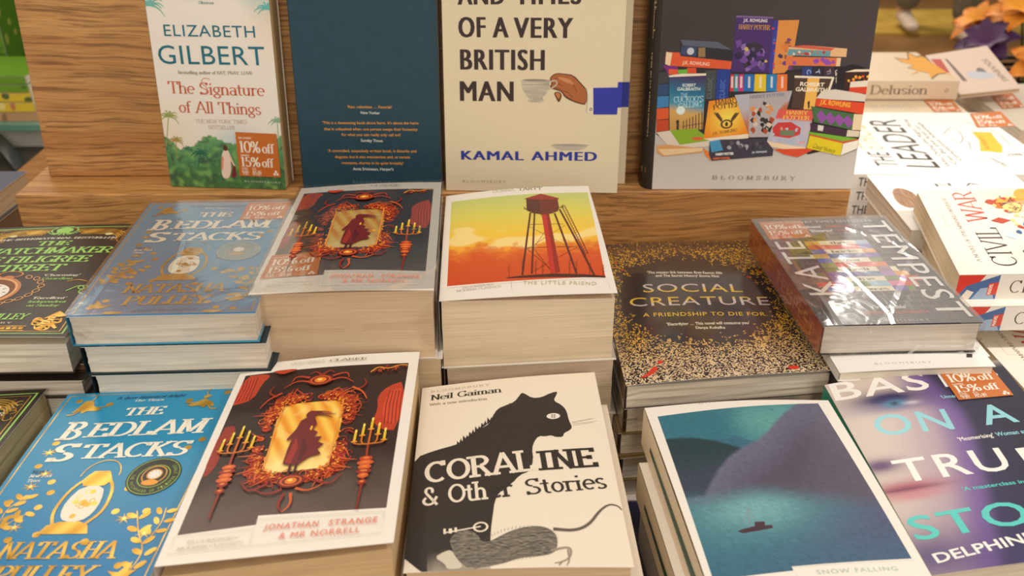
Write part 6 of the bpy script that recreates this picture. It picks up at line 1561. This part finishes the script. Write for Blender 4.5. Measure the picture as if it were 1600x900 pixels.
# rounded dark spine at the left, printed upright
c0, c3 = rw.surf.c[0], rw.surf.c[3]
e_ = (rw.surf.c[1] - c0).normalized(); bb = -rw.n
edge = []
for k in range(7):
    a = k / 6 * math.pi / 2; edge.append(-e_ * (.0105 * math.sin(a)) + bb * (.014 * (1 - math.cos(a))))
edge.append(-e_ * .0105 + bb * .024)
H_ = 12
for k in range(len(edge) - 1):
    S_ = Surf([c0 + edge[k + 1], c0 + edge[k], c3 + edge[k], c3 + edge[k + 1]], 10, 246, (edge[k] - edge[k + 1]).cross(c3 - c0).normalized() * (1))
    sp = Print(S_, base=0); sp.use(None); sp.grid_mm((0, 0), (10, 0), (10, 246), (0, 246), rgb(40, 35, 32), 1, 10); P.merge(sp)
S_ = Surf([c0 + edge[6], c0 + edge[1] , c3 + edge[1], c3 + edge[6]], 16, 246)
nn = (e_ * -.7 - bb * .7).normalized(); S_.n = nn
sp = Print(S_, base=.0022); sp.use(None); CG = rgb(206, 190, 150)
sp.text('A Bibliography', (7.5, 60), (7.5, 106), (13, 60), CG, 'serif', wv=.18); sp.text('PHILIP W. ERRINGTON', (6.5, 118), (6.5, 196), (11.5, 118), CG, 'serif', wv=.2); sp.ell((8, 228), 3.2, 4.6, rgb(190, 150, 70), ring=.8, n=16); sp.line([(8, 221), (9.5, 227), (6.5, 231), (8.6, 236)], .8, rgb(190, 150, 70), sm=1)
P.merge(sp)
rw.build()

# ================================================================== FAR LEFT: book beside the riser, magazine shelf
z = CAMZ - .405
br = at((43, 268), z); dd = Vector((-.065, -1, 0)).normalized() * .198
q = [br + Vector((-.13, 0, 0)), br, br + dd, br + dd + Vector((-.13, 0, 0))]
nb2 = Book('paperback_book', 'slate blue book with tan page edges lying beside the left end of the riser', q, .026, cov=(96, 98, 116), tone=(206, 184, 150), spine='L')
nb2.p.base(rgb(96, 98, 116), 4, 4); nb2.build()
ts = fit(z - .026, []); fill('nb2', q, z - .026, ts, ['brown-edged book, %s from the top under the slate blue book by the riser' % ORD[i] for i in range(len(ts))], [(.004, 0, 0)], tones=[(120, 96, 66)], covs=[(70, 60, 56)])

sh = empty('magazine_rack', (-1.02, 1.74, 0), 'dark shelf unit with a glass shelf holding green magazines, left of the riser', 'shelf'); sh['_o'] = (-1.02, 1.74, 0)
DK_ = noise_mat('dark_laminate', rgb(36, 30, 28), rgb(52, 44, 40), 12, .5)
v, f = box_vf(-1.6, -.60, 2.05, 2.07, 0, 1.5); meshobj('back_board', v, f, DK_, sh)
v, f = box_vf(-1.6, -.76, 1.50, 2.04, 0, .70); bevel(meshobj('cabinet_body', v, f, noise_mat('grey_stone_top', rgb(70, 62, 58), rgb(98, 88, 80), 9, .5), sh), .003)
v, f = box_vf(-1.6, -.795, 1.60, 2.04, .752, .762)
m, nt, bs = nodemat('teal_glass'); bs.inputs['Base Color'].default_value = (*rgb(150, 220, 200), 1); bs.inputs['Transmission Weight'].default_value = .6; bs.inputs['Roughness'].default_value = .1
meshobj('glass_shelf', v, f, m, sh)
v, f = box_vf(-1.6, -.80, 1.66, 2.04, .7005, .7515); meshobj('white_plinth', v, f, noise_mat('white_plastic', rgb(210, 206, 200), rgb(226, 222, 216), 5, .5), sh)
v, f = box_vf(-1.6, -.78, 1.84, 2.04, .7625, .80); meshobj('inner_step', v, f, DK_, sh)
def magazine(name, label, x, y, z, sx, sy, sz, cols, n, seed, group):
    V, F = box_vf(x - sx / 2, x + sx / 2, y - sy / 2, y + sy / 2, z, z + sz)
    rt = empty(name, (x, y, z), label, 'magazine', group); rt['_o'] = (x, y, z)
    # front face printed with blotches, spine as white edge
    o = meshobj('pages', [tuple(Vector(v)) for v in V], F, noise_mat('magazine_paper', rgb(220, 214, 200), rgb(240, 236, 226), 30, .5), rt)
    S = Surf([(x - sx / 2, y - sy / 2 - .001, z + sz), (x + sx / 2, y - sy / 2 - .001, z + sz), (x + sx / 2, y - sy / 2 - .001, z), (x - sx / 2, y - sy / 2 - .001, z)], sx * 1000, sz * 1000)
    P = Print(S, base=0); P.use(None); rg = random.Random(seed)
    P.base(cols[0], 2, 2)
    for k in range(n): P.ell((rg.uniform(0, sx * 1000), rg.uniform(0, sz * 1000)), rg.uniform(3, 9), rg.uniform(3, 12), cols[rg.randrange(len(cols))], n=9)
    S2 = Surf([(x - sx / 2, y + sy / 2, z + sz + .001), (x + sx / 2, y + sy / 2, z + sz + .001), (x + sx / 2, y - sy / 2, z + sz + .001), (x - sx / 2, y - sy / 2, z + sz + .001)], sx * 1000, sy * 1000)
    P2 = Print(S2, base=0); P2.use(None); P2.base(cols[0], 2, 2)
    for k in range(n): P2.ell((rg.uniform(0, sx * 1000), rg.uniform(0, sy * 1000)), rg.uniform(5, 16), rg.uniform(5, 12), cols[rg.randrange(len(cols))], n=9)
    P.merge(P2)
    S3 = Surf([(x + sx / 2 + .001, y - sy / 2, z + sz), (x + sx / 2 + .001, y + sy / 2, z + sz), (x + sx / 2 + .001, y + sy / 2, z), (x + sx / 2 + .001, y - sy / 2, z)], sy * 1000, sz * 1000)
    P3 = Print(S3, base=0); P3.use(None); P3.base(cols[-1] if sz > .1 else rgb(226, 220, 200), 2, 2)
    if sz > .1:
        for k in range(n): P3.ell((rg.uniform(0, sy * 1000), rg.uniform(0, sz * 1000)), rg.uniform(5, 16), rg.uniform(5, 16), cols[rg.randrange(len(cols))], n=9)
    P.merge(P3)
    meshobj('cover', P.V, P.F, [print_mat(.3), print_mat(.3), print_mat(.3)], rt, P.C, P.M)
GC = [rgb(110, 160, 44), rgb(170, 186, 80), rgb(76, 120, 34), rgb(196, 190, 90), rgb(90, 140, 40)]
mx = -.985
for i in range(5):
    magazine('magazine', ['slim green magazine standing upright, %s from the riser in its row' % s for s in ('first', 'second', 'third', 'fourth', 'fifth')][i], mx - i * .0145, 1.93, .8005, .011, .16, .27, GC, 10, i, 'green magazines standing on the upper shelf')
for i in range(2):
    magazine('magazine', ['green magazine lying on top of the flat pile on the rack', 'green magazine lying in the flat pile just under the topmost one'][i], -.90, 1.80, .992 - .0 - .024 * (i) - .012, .40, .16, .02, [rgb(110, 180, 50), rgb(180, 206, 80), rgb(90, 150, 40)], 14, 20 + i, 'green magazines lying flat') if False else None
YC = [rgb(226, 200, 60), rgb(236, 226, 140), rgb(120, 90, 50), rgb(90, 110, 60), rgb(200, 130, 90)]
zb = .7625
for i, (h, c, lb) in enumerate(((.014, [rgb(196, 150, 110), rgb(150, 110, 80), rgb(226, 214, 190)], 'bottom magazine of the flat pile on the glass shelf, brown and pink cover'), (.016, YC, 'yellow and black magazine in the middle of the pile on the glass shelf'), (.014, YC, 'yellow magazine on the glass shelf, second from the top of its pile'), (.012, GC[:3], 'green magazine in the pile on the glass shelf, under the topmost one'), (.012, GC[:3], 'bright green magazine on top of the pile on the glass shelf'))):
    magazine('magazine', lb, -1.01 - .003 * i, 1.685 + .003 * i, zb, .36, .13, h, c, 16, 40 + i, None); zb += h + .0018
# black bag handle-like strap on the grey cabinet top
sp_ = [(-.93, 1.56), (-.90, 1.62), (-.86, 1.60), (-.84, 1.55)]
V = []; F = []
for i in range(24):
    t = i / 23; x = -.98 + .14 * t; y = 1.54 + .03 * math.sin(t * 3.1); zz_ = .7015 + .05 * math.sin(t * math.pi)
    for dy, dz in ((-.02, 0), (.02, 0), (.02, .008), (-.02, .008)): V.append((x, y + dy, zz_ + dz))
for i in range(23):
    for j in range(4): F.append((i * 4 + j, i * 4 + (j + 1) % 4, i * 4 + 4 + (j + 1) % 4, i * 4 + 4 + j))
F += [(0, 1, 2, 3), (95, 94, 93, 92)]
tag(centre_mesh(meshobj('leather_strap', V, F, noise_mat('black_leather', rgb(22, 20, 20), rgb(34, 30, 30), 40, .35))), 'black leather strap lying on the grey cabinet top left of the riser', 'strap')

# ================================================================== FAR RIGHT: basket of flowers, walking person
bt = empty('side_table', (1.35, 2.1, 0), 'small wooden table carrying the flower basket behind the display', 'table'); bt['_o'] = (1.35, 2.1, 0)
v, f = box_vf(.98, 1.75, 1.85, 2.4, .545, .575); bevel(meshobj('tabletop', v, f, DARKOAK, bt), .003)
for x in (1.02, 1.7):
    for y in (1.9, 2.35):
        v, f = box_vf(x - .025, x + .025, y - .025, y + .025, 0, .545); meshobj('leg', v, f, DARKOAK, bt)
BX, BY, BZ = 1.19, 2.08, .5755
ba = empty('wicker_basket', (BX, BY, BZ), 'dark wicker basket filled with orange flowers on the side table', 'basket'); ba['_o'] = (BX, BY, BZ)
V = []; F = []; N = 40
def ring(r, z, k=0): return [(BX + r * math.cos(2 * math.pi * (i + k) / N), BY + .8 * r * math.sin(2 * math.pi * (i + k) / N), z) for i in range(N)]
M_b = noise_mat('black_wicker', rgb(26, 22, 18), rgb(50, 40, 30), 60, .5)
lv = 11
for j in range(lv):
    zz_ = BZ + .004 + j * .013; r = .13 + .006 * j
    k = len(V)
    for i in range(N):
        w_ = .005 * (1 if (i + j) % 2 else -1)
        for (dr, dz) in ((-.004, -.004), (.004, -.004), (.004, .004), (-.004, .004)):
            a = 2 * math.pi * i / N; V.append((BX + (r + w_ + dr) * math.cos(a), BY + .8 * (r + w_ + dr) * math.sin(a), zz_ + dz))
    for i in range(N):
        for q_ in range(4): F.append((k + i * 4 + q_, k + ((i + 1) % N) * 4 + q_, k + ((i + 1) % N) * 4 + (q_ + 1) % 4, k + i * 4 + (q_ + 1) % 4))
k = len(V); V += [(BX + .12 * math.cos(2 * math.pi * i / N), BY + .096 * math.sin(2 * math.pi * i / N), BZ + .002) for i in range(N)]; F.append(tuple(range(k, k + N)))
meshobj('woven_body', V, F, M_b, ba)
V = []; F = []
for i in range(20):
    a = 2 * math.pi * i / 20
    k = len(V)
    for z_, r in ((BZ, .130), (BZ + .145, .197)):
        for (da, dr) in ((-.02, -.003), (.02, -.003), (.02, .003), (-.02, .003)): V.append((BX + (r + dr) * math.cos(a + da), BY + .8 * (r + dr) * math.sin(a + da), z_))
    F += [(k, k + 1, k + 5, k + 4), (k + 1, k + 2, k + 6, k + 5), (k + 2, k + 3, k + 7, k + 6), (k + 3, k, k + 4, k + 7)]
meshobj('uprights', V, F, M_b, ba)
def flower_mesh(seed, size):
    """open bloom: two whorls of curved petals and a centre"""
    rg = random.Random(seed); V = []; F = []; C = []; M = []
    for wh, (n, L, tilt) in enumerate(((6, 1.0, .35), (6, .8, .9))):
        for p in range(n):
            a = 2 * math.pi * (p + wh * .5) / n; k = len(V); NN = 6
            for i in range(NN + 1):
                t = i / NN; w_ = .32 * math.sin(math.pi * (t * .9 + .08)) * L
                r = L * t * math.cos(tilt * (1 - .6 * t)); h = L * (t * math.sin(tilt) - .35 * t * t * t)
                for s in (-1, 0, 1):
                    x = r; y = s * w_; zz = h + (.06 if s else 0)
                    V.append(Vector((x * math.cos(a) - y * math.sin(a), x * math.sin(a) + y * math.cos(a), zz)) * size)
                    C.append(mix(rgb(240, 176, 50), rgb(220, 122, 20), t) if seed % 4 else mix(rgb(90, 40, 90), rgb(60, 24, 70), t))
            for i in range(NN):
                for s in range(2): F.append((k + i * 3 + s, k + i * 3 + s + 1, k + i * 3 + s + 4, k + i * 3 + s + 3))
    return V, F, C
def bloom(x, y, z, size, tilt, az, seed, label):
    V, F, C = flower_mesh(seed, size)
    M = Matrix.Rotation(az, 4, 'Z') @ Matrix.Rotation(tilt, 4, 'Y')
    rt = empty('flower', (x, y, z), label, 'flower', 'orange and purple flowers in the basket'); rt['_o'] = (x, y, z); O = Vector((x, y, z))
    o = meshobj('petals', [O + M @ v for v in V], F, [print_mat(.6)], rt, C, smooth=True)
    # stem down into the basket
    base = Vector((BX + (x - BX) * .3, BY + (y - BY) * .3, BZ + .01)); sv = []; sf = []
    for i in range(9):
        t = i / 8; p = O.lerp(base, t); p.z = z + (base.z - z) * t ** .9
        for k in range(6): sv.append(p + Vector((math.cos(k * 1.047) * .003, math.sin(k * 1.047) * .003, 0)))
    for i in range(8):
        for k in range(6): sf.append((i * 6 + k, i * 6 + (k + 1) % 6, i * 6 + 6 + (k + 1) % 6, i * 6 + 6 + k))
    meshobj('stem', sv, sf, noise_mat('green_stem', rgb(60, 84, 30), rgb(90, 110, 44), 20, .6), rt)
fl_ = [(-.17, -.02, .21), (-.10, -.13, .19), (-.09, .02, .27), (.02, -.14, .20), (.0, -.02, .30), (.12, -.12, .21), (.11, .02, .28), (.02, .12, .26), (.225, -.01, .21), (-.13, .12, .22), (.15, .13, .23), (-.04, -.20, .12), (.09, -.21, .13)]
fl_ = [(BX + x, BY + y, BZ + z) for x, y, z in fl_]
nm = ['leftmost', 'front left', 'upper left', 'front centre', 'topmost', 'front right', 'upper right', 'back centre', 'rightmost', 'back left', 'back right', 'drooping left', 'drooping right']
for i, (x, y, z) in enumerate(fl_):
    dx, dy = x - BX, y - BY
    bloom(x, y, z, .068 + .006 * (i % 3), .25 + 2.0 * math.hypot(dx, dy), math.atan2(dy - .12, dx), i, '%s %s bloom in the dark wicker basket' % (nm[i], 'orange' if i % 4 else 'dark purple'))

# walking person, far behind
px0 = at((1468, 62), 0.0); PX, PY = px0.x, px0.y
def skin_body(name, verts, edges, radii, mat, parent, sub=2):
    org = Vector(parent['_o'])
    me = bpy.data.meshes.new(name); me.from_pydata([tuple(Vector(v)) for v in verts], edges, [])
    o = bpy.data.objects.new(name, me); COL.objects.link(o); o.parent = parent
    me.materials.append(mat)
    m = o.modifiers.new('skin', 'SKIN')
    for i, r in enumerate(radii): me.skin_vertices[0].data[i].radius = r if isinstance(r, tuple) else (r, r)
    me.skin_vertices[0].data[0].use_root = True
    s = o.modifiers.new('sub', 'SUBSURF'); s.levels = sub; s.render_levels = sub
    for p in me.polygons: p.use_smooth = True
    return o
pr = empty('person', (PX, PY, 0), 'person in grey jeans and pale shoes walking far behind the display', 'person'); pr['_o'] = (PX, PY, 0)
jeans = noise_mat('grey_denim', rgb(104, 100, 84), rgb(124, 118, 100), 30, .8); skinm = noise_mat('person_skin', rgb(206, 160, 130), rgb(216, 172, 142), 8, .55); shirt = noise_mat('dark_jacket', rgb(60, 52, 46), rgb(76, 66, 58), 10, .8)
# body: pelvis 0
Vb = [(0, 0, .95), (0, 0, 1.15), (0, .01, 1.36), (0, .01, 1.47), (0, 0, 1.54), (0, -.01, 1.60), (0, -.015, 1.70),
      (.18, .01, 1.40), (.23, .05, 1.13), (.21, -.06, .90), (.21, -.10, .82), (-.18, .01, 1.40), (-.24, -.03, 1.14), (-.22, -.14, .93), (-.22, -.17, .85),
      (.09, 0, .90), (.10, -.10, .50), (.10, .02, .10), (.10, -.08, .035), (-.09, 0, .90), (-.11, .04, .50), (-.13, .26, .14), (-.13, .20, .05)]
Eb = [(0, 1), (1, 2), (2, 3), (3, 4), (4, 5), (5, 6), (2, 7), (7, 8), (8, 9), (9, 10), (2, 11), (11, 12), (12, 13), (13, 14), (0, 15), (15, 16), (16, 17), (17, 18), (0, 19), (19, 20), (20, 21), (21, 22)]
Rb = [(.15, .10), (.135, .095), (.15, .10), .055, .055, (.075, .09), (.06, .075), .055, .042, .034, .03, .055, .042, .034, .03, .09, .06, .042, .04, .09, .06, .042, .04]
skin_body('body', Vb, Eb, Rb, skinm, pr)
# trousers and jacket as garments over the body
skin_body('jeans', [(0, 0, .98), (.09, 0, .88), (.10, -.10, .50), (.10, .01, .085), (-.09, 0, .88), (-.11, .04, .50), (-.13, .255, .11)], [(0, 1), (1, 2), (2, 3), (0, 4), (4, 5), (5, 6)], [(.17, .12), .105, .082, .072, .105, .082, .072], jeans, pr)
skin_body('jacket', [(0, 0, 1.0), (0, 0, 1.18), (0, .01, 1.38), (0, .01, 1.46), (.18, .01, 1.41), (.235, .05, 1.13), (.21, -.05, .93), (-.18, .01, 1.41), (-.245, -.03, 1.14), (-.22, -.13, .96)], [(0, 1), (1, 2), (2, 3), (2, 4), (4, 5), (5, 6), (2, 7), (7, 8), (8, 9)], [(.17, .12), (.16, .115), (.165, .115), .07, .07, .055, .045, .07, .055, .045], shirt, pr)
shoe = noise_mat('pale_shoe', rgb(196, 176, 160), rgb(212, 194, 178), 20, .6)
for x, y, z_, up_ in ((.10, -.08, .04, 0), (-.13, .20, .055, .05)):
    skin_body('shoe', [(x, y + .10, z_ + up_ * .6), (x, y + .02, z_ + .01 + up_ * .3), (x, y - .08, z_), (x, y - .15, z_ - .008)], [(0, 1), (1, 2), (2, 3)], [(.038, .04), (.042, .042), (.045, .032), (.035, .024)], shoe, pr)
# head with face and hair
import bmesh as _bm
def headpart(name, fn, mat, seg=24):
    V = []; F = []; n = seg
    for j in range(n + 1):
        for i in range(n):
            th_, ph = math.pi * j / n, 2 * math.pi * i / n; V.append(fn(math.sin(th_) * math.cos(ph), math.sin(th_) * math.sin(ph), math.cos(th_)))
    for j in range(n):
        for i in range(n): F.append((j * n + i, j * n + (i + 1) % n, (j + 1) * n + (i + 1) % n, (j + 1) * n + i))
    o = meshobj(name, [Vector(v) + Vector((PX, PY, 0)) for v in V], F, mat, pr, smooth=True); return o
def headf(x, y, z):
    sx = .074 * (1 - .18 * max(0, -z)); nose = .022 * math.exp(-((x / .18) ** 2 + ((z + .12) / .2) ** 2)) if y < 0 else 0
    return (x * sx, y * .095 - .012 - nose - (.006 * max(0, -z) if y < 0 else 0), 1.64 + z * .115)
headpart('head', headf, skinm)
headpart('hair', lambda x, y, z: (x * .082, max(y, -.55 + .8 * max(0, -z)) * .104 - .008 + (0.01 if z < 0 else 0), 1.665 + z * (.105 if z > 0 else .09)), noise_mat('brown_hair', rgb(50, 34, 26), rgb(70, 48, 36), 40, .6))
for s in (-1, 1):
    headpart('eye', lambda x, y, z: (s * .03 + x * .011, -.098 + y * .006, 1.655 + z * .006), noise_mat('eye_dark', rgb(40, 30, 26), rgb(60, 44, 36), 10, .3), 8)
    headpart('ear', lambda x, y, z: (s * .074 + x * .008, -.005 + y * .018, 1.64 + z * .03), skinm, 8)
headpart('mouth', lambda x, y, z: (x * .022, -.098 + y * .006, 1.59 + z * .006), noise_mat('lips', rgb(160, 90, 80), rgb(170, 100, 90), 10, .5), 8)
# hands: palm and five fingers each
for s, hx, hy, hz in ((1, .21, -.10, .82), (-1, -.22, -.17, .85)):
    for o in [o for o in pr.children if o.name.startswith('zz')]: pass
    skin_body('hand', [(hx, hy, hz), (hx, hy - .005, hz - .07)] + [(hx + d * .0, hy - .03 + k * .02, hz - .085) for k, d in enumerate((0, 0, 0, 0))] + [(hx - s * .008, hy - .035 + k * .022, hz - .12 + abs(k - 1.4) * .008) for k in range(4)] + [(hx - s * .018, hy - .03 + k * .02, hz - .15 + abs(k - 1.4) * .01) for k in range(4)] + [(hx - s * .005, hy - .045, hz - .04), (hx - s * .012, hy - .06, hz - .08)],
              [(0, 1)] + [(1, 2 + k) for k in range(4)] + [(2 + k, 6 + k) for k in range(4)] + [(6 + k, 10 + k) for k in range(4)] + [(0, 14), (14, 15)], [(.018, .03), (.014, .036)] + [.0095] * 4 + [.0085] * 4 + [.007] * 4 + [.012, .009], skinm, pr, 1)

# ------------------------------------------------------------------ tidy helper properties
for o in bpy.data.objects:
    if '_o' in o: del o['_o']
